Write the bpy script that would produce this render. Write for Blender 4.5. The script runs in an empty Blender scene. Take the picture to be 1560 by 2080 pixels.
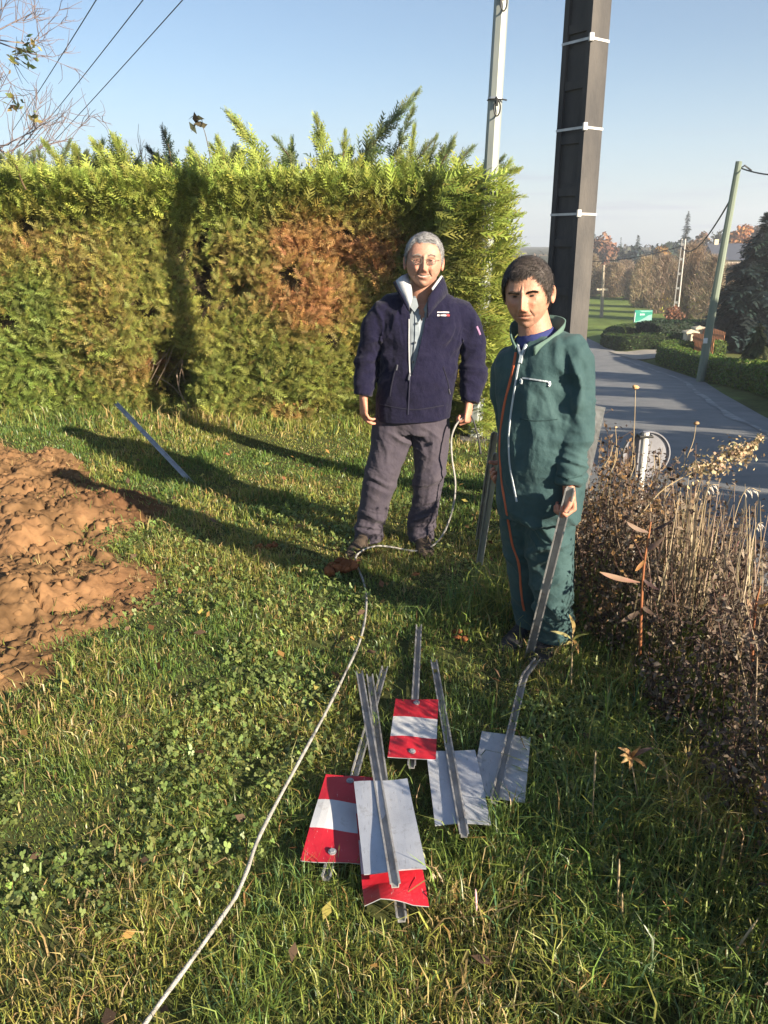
import bpy, bmesh, math, random
import numpy as np
from mathutils import Vector, Matrix, noise
from mathutils.bvhtree import BVHTree

SC = bpy.context.scene
COL = SC.collection
random.seed(7)
RNG = np.random.default_rng(11)
R = math.radians

# ------------------------------------------------------------------ camera, sky, sun, exposure
PITCH = R(18.4)
CAMZ = 1.67
FPX = 1620.0
CP, SP = math.cos(PITCH), math.sin(PITCH)
cam_d = bpy.data.cameras.new('camera')
cam = bpy.data.objects.new('camera', cam_d)
COL.objects.link(cam)
cam.location = (0, 0, CAMZ)
cam.rotation_euler = (math.pi / 2 - PITCH, 0, 0)
cam_d.sensor_fit = 'VERTICAL'
cam_d.sensor_height = 36.0
cam_d.lens = 36.0 * FPX / 2080.0
cam_d.clip_start = 0.05
cam_d.clip_end = 3000
SC.camera = cam

SUN_EL = R(21.0)
LX, LY = -0.735, 0.678                      # where the light travels, on the ground
sun_d = bpy.data.lights.new('sun', 'SUN')
sun_d.energy = 5.0
sun_d.angle = R(0.5)
sun_d.color = (1.0, 0.86, 0.66)
sun = bpy.data.objects.new('sun', sun_d)
COL.objects.link(sun)
ldir = Vector((LX * math.cos(SUN_EL), LY * math.cos(SUN_EL), -math.sin(SUN_EL)))
sun.rotation_euler = ldir.to_track_quat('-Z', 'Y').to_euler()
sun.location = (8, -7, 8)

world = bpy.data.worlds.new('World')
SC.world = world
world.use_nodes = True
wn, wl = world.node_tree.nodes, world.node_tree.links
wn.clear()
w_out = wn.new('ShaderNodeOutputWorld')
w_bg = wn.new('ShaderNodeBackground')
w_sky = wn.new('ShaderNodeTexSky')
w_sky.sky_type = 'NISHITA'
w_sky.sun_disc = False
w_sky.sun_elevation = SUN_EL
w_sky.sun_rotation = math.atan2(-LX, -LY)
w_sky.air_density = 1.0
w_sky.dust_density = 0.3
w_sky.ozone_density = 2.4
w_sky.altitude = 100
w_bg.inputs['Strength'].default_value = 0.0505
# thin flat cloud streaks low over the horizon, all the way round
w_tc = wn.new('ShaderNodeTexCoord')
w_sep = wn.new('ShaderNodeSeparateXYZ')
wl.new(w_tc.outputs['Generated'], w_sep.inputs[0])
w_at = wn.new('ShaderNodeMath'); w_at.operation = 'ARCTAN2'
wl.new(w_sep.outputs['X'], w_at.inputs[0]); wl.new(w_sep.outputs['Y'], w_at.inputs[1])
w_cmb = wn.new('ShaderNodeCombineXYZ')
w_m1 = wn.new('ShaderNodeMath'); w_m1.operation = 'MULTIPLY'; w_m1.inputs[1].default_value = 5.0
w_m2 = wn.new('ShaderNodeMath'); w_m2.operation = 'MULTIPLY'; w_m2.inputs[1].default_value = 75.0
wl.new(w_at.outputs[0], w_m1.inputs[0]); wl.new(w_sep.outputs['Z'], w_m2.inputs[0])
wl.new(w_m1.outputs[0], w_cmb.inputs[0]); wl.new(w_m2.outputs[0], w_cmb.inputs[1])
w_noi = wn.new('ShaderNodeTexNoise'); w_noi.inputs['Scale'].default_value = 1.0; w_noi.inputs['Detail'].default_value = 3
wl.new(w_cmb.outputs[0], w_noi.inputs['Vector'])
w_r = wn.new('ShaderNodeMapRange'); w_r.inputs[1].default_value = 0.53; w_r.inputs[2].default_value = 0.66
wl.new(w_noi.outputs[0], w_r.inputs[0])
w_band = wn.new('ShaderNodeMapRange'); w_band.inputs[1].default_value = 0.13; w_band.inputs[2].default_value = 0.05
wl.new(w_sep.outputs['Z'], w_band.inputs[0])
w_mul = wn.new('ShaderNodeMath'); w_mul.operation = 'MULTIPLY'
wl.new(w_r.outputs[0], w_mul.inputs[0]); wl.new(w_band.outputs[0], w_mul.inputs[1])
w_mul2 = wn.new('ShaderNodeMath'); w_mul2.operation = 'MULTIPLY'; w_mul2.inputs[1].default_value = 0.85
wl.new(w_mul.outputs[0], w_mul2.inputs[0])
w_mix = wn.new('ShaderNodeMixRGB')
w_mix.inputs[2].default_value = (3.3, 3.8, 4.7, 1)
# pale haze towards the horizon, the same all round
w_hz = wn.new('ShaderNodeMapRange'); w_hz.interpolation_type = 'SMOOTHSTEP'
w_hz.inputs[1].default_value = -0.05; w_hz.inputs[2].default_value = 0.21; w_hz.inputs[3].default_value = 0.85; w_hz.inputs[4].default_value = 0.0
wl.new(w_sep.outputs['Z'], w_hz.inputs[0])
w_hm = wn.new('ShaderNodeMixRGB'); w_hm.inputs[2].default_value = (3.8, 4.7, 5.7, 1)
wl.new(w_hz.outputs[0], w_hm.inputs[0]); wl.new(w_sky.outputs[0], w_hm.inputs[1])
wl.new(w_mul2.outputs[0], w_mix.inputs[0]); wl.new(w_hm.outputs[0], w_mix.inputs[1])
wl.new(w_mix.outputs[0], w_bg.inputs['Color'])
wl.new(w_bg.outputs[0], w_out.inputs['Surface'])

SC.view_settings.view_transform = 'Standard'
SC.view_settings.look = 'None'
SC.view_settings.exposure = 1.66
SC.view_settings.gamma = 1.0
SC.view_settings.use_curve_mapping = False
SC.render.engine = 'CYCLES'
SC.cycles.use_denoising = True
SC.cycles.max_bounces = 6
SC.cycles.diffuse_bounces = 3
SC.cycles.transparent_max_bounces = 8
SC.cycles.sample_clamp_indirect = 6.0

# ------------------------------------------------------------------ helpers
def ray(px, py):
    xc = (px - 780.0) / FPX
    yc = (1040.0 - py) / FPX
    return Vector((xc, CP + yc * SP, -SP + yc * CP))

def P(px, py, Y):                            # a point of the photograph at ground distance Y
    d = ray(px, py)
    t = Y / d.y
    return Vector((d.x * t, Y, CAMZ + d.z * t))

def G(px, py, z=0.0):                        # a point of the photograph at height z
    d = ray(px, py)
    t = (z - CAMZ) / d.z
    return Vector((d.x * t, d.y * t, z))

def mpp(p):                                  # metres per photograph pixel at a world point
    p = Vector(p)
    return (p.y * CP - (p.z - CAMZ) * SP) / FPX

def link(o, parent=None):
    COL.objects.link(o)
    if parent is not None:
        o.parent = parent
    return o

def tag(o, label=None, cat=None, group=None, kind=None):
    if label: o['label'] = label
    if cat: o['category'] = cat
    if group: o['group'] = group
    if kind: o['kind'] = kind
    return o

def thing(name, label, cat, loc=(0, 0, 0), group=None):
    o = bpy.data.objects.new(name, None)
    o.empty_display_size = 0.1
    o.location = loc
    link(o)
    return tag(o, label, cat, group)

def put(name, me, m, parent=None, smooth=False, kind=None):
    """link mesh data given in world coordinates as an object; under a parent it keeps its place"""
    if m is not None:
        if isinstance(m, (list, tuple)):
            for k in m: me.materials.append(k)
        else:
            me.materials.append(m)
    if smooth:
        me.polygons.foreach_set('use_smooth', np.ones(len(me.polygons), bool))
    o = bpy.data.objects.new(name, me)
    if parent is not None:
        q = parent; off = Vector((0, 0, 0))
        while q is not None:
            off += Vector(q.location); q = q.parent
        me.transform(Matrix.Translation(-off))
    link(o, parent)
    if kind: o['kind'] = kind
    return o

def arr_mesh(name, V, F, col=None):
    """V (n,3); F list of int arrays (m,k); col (n,3) per vertex"""
    me = bpy.data.meshes.new(name)
    V = np.asarray(V, np.float32)
    if not isinstance(F, (list, tuple)): F = [F]
    F = [np.asarray(f, np.int32) for f in F if len(f)]
    me.vertices.add(len(V)); me.vertices.foreach_set('co', V.ravel())
    loops = np.concatenate([f.ravel() for f in F])
    tot = np.concatenate([np.full(len(f), f.shape[1], np.int32) for f in F])
    st = np.concatenate([[0], np.cumsum(tot)[:-1]]).astype(np.int32)
    me.loops.add(len(loops)); me.loops.foreach_set('vertex_index', loops)
    me.polygons.add(len(tot)); me.polygons.foreach_set('loop_start', st)
    me.update(calc_edges=True)
    if col is not None:
        a = me.attributes.new('col', 'FLOAT_COLOR', 'POINT')
        c = np.ones((len(V), 4), np.float32); c[:, :3] = col
        a.data.foreach_set('color', c.ravel())
    return me

def bm_mesh(bm, name='m'):
    bmesh.ops.recalc_face_normals(bm, faces=bm.faces)
    me = bpy.data.meshes.new(name)
    bm.to_mesh(me); bm.free()
    return me

def bm_box(bm, lo, hi, M=None, bev=0.0):
    lo, hi = Vector(lo), Vector(hi)
    vs = [bm.verts.new((x, y, z)) for x in (lo.x, hi.x) for y in (lo.y, hi.y) for z in (lo.z, hi.z)]
    fs = []
    for q in ((0, 1, 3, 2), (4, 6, 7, 5), (0, 4, 5, 1), (2, 3, 7, 6), (0, 2, 6, 4), (1, 5, 7, 3)):
        fs.append(bm.faces.new([vs[i] for i in q]))
    if bev > 0:
        es = list({e for f in fs for e in f.edges})
        r = bmesh.ops.bevel(bm, geom=es, offset=bev, segments=2, affect='EDGES', profile=0.5)
        vs = list({v for f in r['faces'] for v in f.verts} | {v for v in vs if v.is_valid})
    if M is not None:
        bmesh.ops.transform(bm, matrix=M, verts=[v for v in vs if v.is_valid])
    return vs

def frame_path(pts, ref=(1, 0, 0)):
    pts = [Vector(p) for p in pts]
    out = []
    for i, p in enumerate(pts):
        a = pts[max(i - 1, 0)]; b = pts[min(i + 1, len(pts) - 1)]
        t = (b - a).normalized()
        s = Vector(ref) - t * Vector(ref).dot(t)
        if s.length < 1e-4: s = t.orthogonal()
        s.normalize()
        out.append((p, t, s, t.cross(s)))
    return out

def bm_tube(bm, pts, rad, ref=(1, 0, 0), n=12, sup=2.0, cap=True):
    """lofted tube; rad: numbers or (half width, half depth) pairs"""
    fr = frame_path(pts, ref)
    rings = []
    for i, (p, t, s, d) in enumerate(fr):
        r = rad[i] if isinstance(rad, (list, tuple)) else rad
        a, b = r if isinstance(r, (list, tuple)) else (r, r)
        ring = []
        for k in range(n):
            th = 2 * math.pi * k / n
            c, q = math.cos(th), math.sin(th)
            if sup != 2.0:
                c = math.copysign(abs(c) ** (2 / sup), c); q = math.copysign(abs(q) ** (2 / sup), q)
            ring.append(bm.verts.new(p + s * (a * c) + d * (b * q)))
        rings.append(ring)
    for u, v in zip(rings, rings[1:]):
        for k in range(n):
            bm.faces.new((u[k], u[(k + 1) % n], v[(k + 1) % n], v[k]))
    if cap:
        bm.faces.new(list(reversed(rings[0]))); bm.faces.new(rings[-1])
    return rings

def smooth_path(pts, sub=6):
    """Catmull-Rom through pts"""
    pts = [Vector(p) for p in pts]
    q = [pts[0] * 2 - pts[1]] + pts + [pts[-1] * 2 - pts[-2]]
    out = []
    for i in range(1, len(q) - 2):
        a, b, c, d = q[i - 1], q[i], q[i + 1], q[i + 2]
        for k in range(sub):
            t = k / sub
            out.append(0.5 * ((2 * b) + (c - a) * t + (2 * a - 5 * b + 4 * c - d) * t * t + (3 * b - a - 3 * c + d) * t ** 3))
    out.append(pts[-1])
    return out

def lerp_list(vals, n):
    x = np.linspace(0, len(vals) - 1, n)
    return list(np.interp(x, np.arange(len(vals)), vals))

def sstep(a, b, x):
    t = np.clip((np.asarray(x, float) - a) / (b - a), 0, 1)
    return t * t * (3 - 2 * t)

def vnoise(p, scale=1.0, seed=0.0):
    """cheap smooth value noise for arrays: p (n,2|3) -> (n) in -1..1"""
    p = np.asarray(p, float) * scale + seed * 17.31
    if p.shape[1] == 2: p = np.concatenate([p, np.zeros((len(p), 1))], 1)
    i = np.floor(p).astype(np.int64); f = p - i
    f = f * f * (3 - 2 * f)
    def h(x, y, z):
        n = (x * 374761393 + y * 668265263 + z * 2147483647 * 3 + int(seed * 1013)) & 0xffffffff
        n = ((n ^ (n >> 13)) * 1274126177) & 0xffffffff
        n = (n ^ (n >> 16)) & 0xffffffff
        return n / 2147483648.0 - 1.0
    out = 0
    for dx in (0, 1):
        for dy in (0, 1):
            for dz in (0, 1):
                w = (f[:, 0] if dx else 1 - f[:, 0]) * (f[:, 1] if dy else 1 - f[:, 1]) * (f[:, 2] if dz else 1 - f[:, 2])
                out = out + w * h(i[:, 0] + dx, i[:, 1] + dy, i[:, 2] + dz)
    return out

def fbm(p, scale=1.0, oct=4, seed=0.0):
    o, a, s = 0, 1.0, scale
    for k in range(oct):
        o = o + a * vnoise(p, s, seed + k * 1.7); a *= 0.5; s *= 2.03
    return o

# ------------------------------------------------------------------ materials
def nodes_of(name):
    m = bpy.data.materials.new(name)
    m.use_nodes = True
    n, l = m.node_tree.nodes, m.node_tree.links
    return m, n, l, n['Principled BSDF']

def mat(name, base, rough=0.6, metal=0.0, var=0.15, scale=8.0, bump=0.0, bscale=60.0, base2=None, spec=0.4, stretch=None, sheen=0.0):
    """principled with object-space mottling and a fine bump"""
    m, n, l, b = nodes_of(name)
    tc = n.new('ShaderNodeTexCoord')
    src = tc.outputs['Object']
    if stretch:
        mp = n.new('ShaderNodeMapping'); mp.inputs['Scale'].default_value = stretch
        l.new(src, mp.inputs[0]); src = mp.outputs[0]
    nz = n.new('ShaderNodeTexNoise'); nz.inputs['Scale'].default_value = scale; nz.inputs['Detail'].default_value = 6; nz.inputs['Roughness'].default_value = 0.62
    l.new(src, nz.inputs['Vector'])
    rp = n.new('ShaderNodeValToRGB')
    rp.color_ramp.elements[0].position = 0.32; rp.color_ramp.elements[1].position = 0.68
    if base2 is None:
        c1 = [max(0, c * (1 - var)) for c in base]; c2 = [min(1, c * (1 + var)) for c in base]
    else:
        c1, c2 = base, base2
    rp.color_ramp.elements[0].color = (*c1, 1); rp.color_ramp.elements[1].color = (*c2, 1)
    l.new(nz.outputs[0], rp.inputs[0]); l.new(rp.outputs[0], b.inputs['Base Color'])
    b.inputs['Roughness'].default_value = rough; b.inputs['Metallic'].default_value = metal
    b.inputs['Specular IOR Level'].default_value = spec
    if sheen: b.inputs['Sheen Weight'].default_value = sheen
    if bump > 0:
        n2 = n.new('ShaderNodeTexNoise'); n2.inputs['Scale'].default_value = bscale; n2.inputs['Detail'].default_value = 4
        l.new(src, n2.inputs['Vector'])
        bp = n.new('ShaderNodeBump'); bp.inputs['Strength'].default_value = bump; bp.inputs['Distance'].default_value = 0.01
        l.new(n2.outputs[0], bp.inputs['Height']); l.new(bp.outputs[0], b.inputs['Normal'])
    return m

def leaf_mat(name, trans=0.35, rough=0.55, spec=0.25, gain=1.0):
    """colour from the vertex attribute, some light let through"""
    m, n, l, b = nodes_of(name)
    at = n.new('ShaderNodeAttribute'); at.attribute_name = 'col'
    src = at.outputs['Color']
    l.new(src, b.inputs['Base Color'])
    b.inputs['Roughness'].default_value = rough; b.inputs['Specular IOR Level'].default_value = spec
    tr = n.new('ShaderNodeBsdfTranslucent'); l.new(src, tr.inputs['Color'])
    mx = n.new('ShaderNodeMixShader'); mx.inputs[0].default_value = trans
    l.new(b.outputs[0], mx.inputs[1]); l.new(tr.outputs[0], mx.inputs[2])
    l.new(mx.outputs[0], n['Material Output'].inputs['Surface'])
    return m

def attr_mat(name, rough=0.6, spec=0.35, bump=0.0, bscale=200.0, var=0.12, vscale=40.0, sss=0.0, metal=0.0):
    """colour from the vertex attribute times a mottling"""
    m, n, l, b = nodes_of(name)
    at = n.new('ShaderNodeAttribute'); at.attribute_name = 'col'
    tc = n.new('ShaderNodeTexCoord')
    nz = n.new('ShaderNodeTexNoise'); nz.inputs['Scale'].default_value = vscale; nz.inputs['Detail'].default_value = 5
    l.new(tc.outputs['Object'], nz.inputs['Vector'])
    mr = n.new('ShaderNodeMapRange'); mr.inputs[1].default_value = 0.3; mr.inputs[2].default_value = 0.7
    mr.inputs[3].default_value = 1 - var; mr.inputs[4].default_value = 1 + var
    l.new(nz.outputs[0], mr.inputs[0])
    mu = n.new('ShaderNodeVectorMath'); mu.operation = 'SCALE'
    l.new(at.outputs['Color'], mu.inputs[0]); l.new(mr.outputs[0], mu.inputs['Scale'])
    l.new(mu.outputs[0], b.inputs['Base Color'])
    b.inputs['Roughness'].default_value = rough; b.inputs['Specular IOR Level'].default_value = spec; b.inputs['Metallic'].default_value = metal
    if sss:
        b.inputs['Subsurface Weight'].default_value = sss
        b.inputs['Subsurface Radius'].default_value = (0.012, 0.005, 0.003)
        b.inputs['Subsurface Scale'].default_value = 0.5
    if bump > 0:
        n2 = n.new('ShaderNodeTexNoise'); n2.inputs['Scale'].default_value = bscale; n2.inputs['Detail'].default_value = 4
        l.new(tc.outputs['Object'], n2.inputs['Vector'])
        bp = n.new('ShaderNodeBump'); bp.inputs['Strength'].default_value = bump; bp.inputs['Distance'].default_value = 0.006
        l.new(n2.outputs[0], bp.inputs['Height']); l.new(bp.outputs[0], b.inputs['Normal'])
    return m

def worn(m, col, scale, lo, hi, stretch=(1, 1, 1), amount=1.0):
    """dirt or scratches of their own shape over the base colour"""
    n, l = m.node_tree.nodes, m.node_tree.links; b = n['Principled BSDF']
    src = b.inputs['Base Color'].links[0].from_socket
    tc = n.new('ShaderNodeTexCoord'); mp = n.new('ShaderNodeMapping'); mp.inputs['Scale'].default_value = stretch; l.new(tc.outputs['Object'], mp.inputs[0])
    nz = n.new('ShaderNodeTexNoise'); nz.inputs['Scale'].default_value = scale; nz.inputs['Detail'].default_value = 8; nz.inputs['Roughness'].default_value = .7; l.new(mp.outputs[0], nz.inputs['Vector'])
    mr = n.new('ShaderNodeMapRange'); mr.inputs[1].default_value = lo; mr.inputs[2].default_value = hi; mr.inputs[4].default_value = amount; l.new(nz.outputs[0], mr.inputs[0])
    mx = n.new('ShaderNodeMixRGB'); mx.inputs[2].default_value = (*col, 1); l.new(mr.outputs[0], mx.inputs[0]); l.new(src, mx.inputs[1]); l.new(mx.outputs[0], b.inputs['Base Color'])
    return m

M_LEAF = leaf_mat('leaf', 0.35)
M_GRASS = leaf_mat('grass_blade', 0.45, 0.38, 0.5)
M_DRY = leaf_mat('dry_leaf', 0.25, 0.7, 0.15)
M_TWIG = attr_mat('bark_twig', 0.85, 0.2, 0.3, 80)
M_GALV = mat('galvanised_steel', (0.30, 0.31, 0.33), 0.42, 0.55, scale=14, base2=(0.50, 0.52, 0.55), bump=0.10, bscale=90, stretch=(1, 1, 0.35))
M_PLATEBACK = mat('plate_zinc', (0.48, 0.51, 0.57), 0.38, 0.55, scale=9, base2=(0.60, 0.63, 0.69), bump=0.06, bscale=50)
worn(M_PLATEBACK, (.16, .14, .11), 14, .56, .74, (1, 1, 1), .75); worn(M_PLATEBACK, (.25, .25, .27), 30, .60, .64, (6, .8, 1), .6)
# ------------------------------------------------------------------ terrain
RY = np.array([-10., 0, 5, 10, 15.5, 22, 28, 38.6, 53, 70, 90, 120, 160])
RXR = np.array([12., 7.6, 6.3, 6.6, 7.57, 9.4, 11.2, 11.6, 12.6, 15, 17, 19, 20])     # right edge of the road
RZ = np.array([0.3, -0.15, -0.52, -1.0, -1.55, -2.2, -2.8, -3.3, -3.7, -3.9, -4.0, -3.8, -3.2])
def road_r(y): return np.interp(y, RY, RXR)
def road_l(y): return np.interp(y, RY, RXR) - np.interp(y, [0, 20, 60], [4.6, 4.7, 4.2])
def road_z(y): return np.interp(y, RY, RZ)

MOUND_PX = [(-160, 880), (0, 905), (60, 935), (150, 935), (205, 985), (300, 1000), (335, 1040), (275, 1085), (240, 1090), (205, 1120),
            (300, 1150), (325, 1185), (300, 1230), (235, 1262), (150, 1290), (95, 1320), (100, 1385), (0, 1410), (-160, 1440)]
MOUND = [G(x, y) for x, y in MOUND_PX]
MPOLY = np.array([(p.x, p.y) for p in MOUND])
def poly_dist(pts, poly):
    """signed distance, positive inside"""
    pts = np.asarray(pts, float)
    d = np.full(len(pts), 1e9); ins = np.zeros(len(pts), bool)
    for i in range(len(poly)):
        a, b = poly[i], poly[(i + 1) % len(poly)]
        ab = b - a; t = np.clip(((pts - a) @ ab) / (ab @ ab + 1e-12), 0, 1)
        d = np.minimum(d, np.linalg.norm(pts - (a + t[:, None] * ab), axis=1))
        c = (a[1] > pts[:, 1]) != (b[1] > pts[:, 1])
        with np.errstate(divide='ignore', invalid='ignore'):
            xi = (b[0] - a[0]) * (pts[:, 1] - a[1]) / (b[1] - a[1]) + a[0]
        ins ^= c & (pts[:, 0] < xi)
    return np.where(ins, d, -d)

def lawn_edge(y): return np.interp(y, [-5, 1, 3, 5, 7, 9, 12, 20], [1.9, 1.35, 1.25, 1.6, 1.5, 1.5, 0.5, 0])
def ground_z(x, y):
    x = np.asarray(x, float); y = np.asarray(y, float)
    p = np.stack([x, y], -1).reshape(-1, 2)
    lawn = 0.018 * fbm(p, 1.3, 3, 2.0).reshape(x.shape) + 0.05 * sstep(-1.0, -4.0, x) + 0.06 * sstep(6.0, 9.0, y)
    lz = lawn - 0.09 * np.maximum(y - 10.0, 0) * sstep(10, 14, y)
    lz = np.maximum(lz, road_z(y) - 0.0) if False else lz
    rz = road_z(y)
    rl = road_l(y); e = np.minimum(lawn_edge(y), rl - 0.7)
    w = sstep(0, 1, (x - e) / np.maximum(rl - 0.15 - e, 0.3))
    z = lz * (1 - w) + (rz - 0.03) * w
    rr = road_r(y)
    right = rz - 0.03 + 0.16 * sstep(rr + 0.1, rr + 1.4, x) + np.clip(x - rr - 6, 0, 60) * 0.02
    z = np.where(x > rr, right, z)
    # beyond the lawn the land is the valley floor that the road crosses
    far = sstep(11, 30, y)
    left_land = rz - 0.03 + 0.02 * np.clip(rl - x, 0, 60) * 0.6
    z = np.where(x < rl, z * (1 - far) + left_land * far, z)
    # far hills
    hill = sstep(100, 330, y) * (1.4 + 0.6 * np.sin(x * 0.011 + 0.6) + 1.5 * sstep(60, 160, x))
    return z + hill

def cells(p, scale, seed):
    """cellular crust: (F2 - F1, value per cell) for 2-D points"""
    q = np.asarray(p, float) * scale + seed * 7.7; i0 = np.floor(q).astype(np.int64); f1 = np.full(len(q), 9.0); f2 = np.full(len(q), 9.0); val = np.zeros(len(q))
    def h(a, b, k):
        n = (a * 374761393 + b * 668265263 + k * 974634777 + int(seed * 131)) & 0xffffffff
        n = ((n ^ (n >> 13)) * 1274126177) & 0xffffffff
        return ((n ^ (n >> 16)) & 0xffffff) / float(0xffffff)
    for dx in (-1, 0, 1):
        for dy in (-1, 0, 1):
            a, b = i0[:, 0] + dx, i0[:, 1] + dy
            d = np.hypot(a + h(a, b, 1) - q[:, 0], b + h(a, b, 2) - q[:, 1])
            n1 = d < f1; f2 = np.where(n1, f1, np.minimum(f2, d)); val = np.where(n1, h(a, b, 3), val); f1 = np.where(n1, d, f1)
    return f2 - f1, val
def mound_h(x, y):
    p = np.stack([x, y], -1)
    d = poly_dist(p, MPOLY) + .07 * fbm(p, 3.2, 3, 14.0)
    n = fbm(p, 2.1, 3, 5.0); n2 = fbm(p, 7.0, 3, 8.0)
    w_ = p + .02 * np.stack([fbm(p, 14.0, 3, 2.0), fbm(p, 14.0, 3, 4.0)], 1)
    e1, v1 = cells(w_, 11.0, 1.0); e2, v2 = cells(w_, 27.0, 2.0); e3, v3 = cells(w_, 55.0, 3.0)
    big = (v1 > .55) * np.minimum(e1 * 2.6, 1) * v1; crumb = np.minimum(e2 * 2.2, 1) * v2; fine = np.minimum(e3 * 2.0, 1) * v3
    body = sstep(-0.06, 0.55, d) * 0.085 + sstep(-0.05, 0.10, d) * 0.035
    crack = -0.060 * sstep(0.88, 1.0, 1 - np.abs(fbm(p, 3.1, 3, 12.0) * 1.5)) * sstep(0, 0.15, d)
    h = body + sstep(-0.02, 0.2, d) * (0.045 * n + 0.024 * n2 + crack / .06 * .06) + sstep(-.05, .1, d) * (.026 * big + .022 * crumb + .010 * fine - .02)
    return np.where(d > -0.08, h, -0.05), d

def grid_mesh(name, xs, ys, zf, colf=None):
    X, Y = np.meshgrid(xs, ys)
    Z = zf(X, Y)
    V = np.stack([X, Y, Z], -1).reshape(-1, 3)
    nx, ny = len(xs), len(ys)
    i = np.arange(nx * ny).reshape(ny, nx)
    F = np.stack([i[:-1, :-1], i[:-1, 1:], i[1:, 1:], i[1:, :-1]], -1).reshape(-1, 4)
    return arr_mesh(name, V, [F], None if colf is None else colf(V))

def ground_col(V):
    p = V[:, :2]
    n = fbm(p, 0.9, 4, 1.0); n2 = fbm(p, 0.06, 4, 6.0)
    near = np.array([0.060, 0.068, 0.024]) * (1 + 0.3 * n[:, None])
    far = np.array([0.115, 0.165, 0.040]) * (1 + 0.25 * n[:, None]) + np.array([0.05, 0.035, 0.012]) * np.clip(n2, 0, 1)[:, None]
    verge = np.array([0.10, 0.115, 0.035]) * (1 + 0.3 * n[:, None])
    f = sstep(9, 12, V[:, 1])[:, None]
    c = near * (1 - f) + far * f
    r = (V[:, 0] > road_r(V[:, 1]))[:, None]
    c = np.where(r & (V[:, 1] < 45)[:, None], verge, c)
    wood = sstep(95, 130, V[:, 1])[:, None]
    return c * (1 - wood) + np.array([0.05, 0.05, 0.025]) * wood

M_GROUND = attr_mat('earth_and_turf', 0.95, 0.1, 0.5, 40, 0.25, 6)
xs = np.unique(np.concatenate([np.linspace(-400, -30, 30), np.linspace(-30, -5, 40), np.linspace(-5, 9, 160), np.linspace(9, 40, 60), np.linspace(40, 420, 50)]))
ys = np.unique(np.concatenate([np.linspace(-30, 0, 16), np.linspace(0, 12, 130), np.linspace(12, 60, 90), np.linspace(60, 140, 40), np.linspace(140, 900, 40)]))
g = put('ground', grid_mesh('ground', xs, ys, ground_z, ground_col), M_GROUND, smooth=True)
tag(g, kind='structure')

# road sheet
def strip(name, ys_, xl, xr, n, zoff, m, kind='structure'):
    V = []; F = []
    for i, y in enumerate(ys_):
        for k in range(n + 1):
            x = xl(y) + (xr(y) - xl(y)) * k / n
            crown = 0.03 * (1 - (2 * k / n - 1) ** 2)
            V.append((x, y, float(road_z(y)) + zoff + crown))
    for i in range(len(ys_) - 1):
        for k in range(n):
            a = i * (n + 1) + k
            F.append((a, a + 1, a + n + 2, a + n + 1))
    o = put(name, arr_mesh(name, np.array(V), [np.array(F)]), m, smooth=True)
    tag(o, kind=kind)
    return o
M_ROAD = mat('asphalt', (0.140, 0.144, 0.150), 0.72, scale=1.6, base2=(0.205, 0.206, 0.208), bump=0.35, bscale=180, spec=0.35)
M_LINE = mat('worn_road_paint', (0.13, 0.132, 0.136), 0.8, scale=2.2, base2=(0.34, 0.34, 0.335), bump=0.1)
M_GRAVEL = mat('pale_gravel', (0.26, 0.23, 0.19), 0.9, scale=20, base2=(0.40, 0.37, 0.32), bump=0.6, bscale=150)
yy = list(np.linspace(-8, 30, 60)) + list(np.linspace(31, 158, 60))
strip('road', yy, road_l, road_r, 6, 0.004, M_ROAD)
strip('road_edge_line', list(np.linspace(4, 37, 60)), lambda y: road_r(y) - 0.78 - 0.05 * math.sin(y * 2.1), lambda y: road_r(y) - 0.62 + 0.03 * math.sin(y * 1.3), 1, 0.030, M_LINE)
# gravel apron to the gate, and a side lane on the left
V = []; ap = [(11.3, 36.2), (11.3, 40.6), (14.6, 39.6), (14.6, 37.4)]
def flat_poly(name, pts, zoff, m, sub=8):
    (a, b, c, d) = [Vector((x, y, 0)) for x, y in pts]
    V = []
    for i in range(sub + 1):
        for k in range(sub + 1):
            u, v = i / sub, k / sub
            p = (a * (1 - u) + d * u) * (1 - v) + (b * (1 - u) + c * u) * v
            V.append((p.x, p.y, 0))
    V = np.array(V)
    V[:, 2] = np.maximum(ground_z(V[:, 0], V[:, 1]), road_z(V[:, 1])) + zoff
    F = [(i * (sub + 1) + k, i * (sub + 1) + k + 1, (i + 1) * (sub + 1) + k + 1, (i + 1) * (sub + 1) + k) for i in range(sub) for k in range(sub)]
    o = put(name, arr_mesh(name, V, [np.array(F)]), m); tag(o, kind='structure'); return o
flat_poly('gravel_path', ap, 0.045, M_GRAVEL)
flat_poly('side_road', [(2.0, 36.0), (2.0, 41.0), (7.9, 40.6), (7.9, 37.0)], 0.05, M_ROAD)
# pale gravel strip between weeds and road
strip('gravel_verge_path', list(np.linspace(-4, 14, 40)), lambda y: road_l(y) - 0.55, lambda y: road_l(y) + 0.12 * math.sin(y * 1.7), 2, -0.012, M_GRAVEL)

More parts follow.
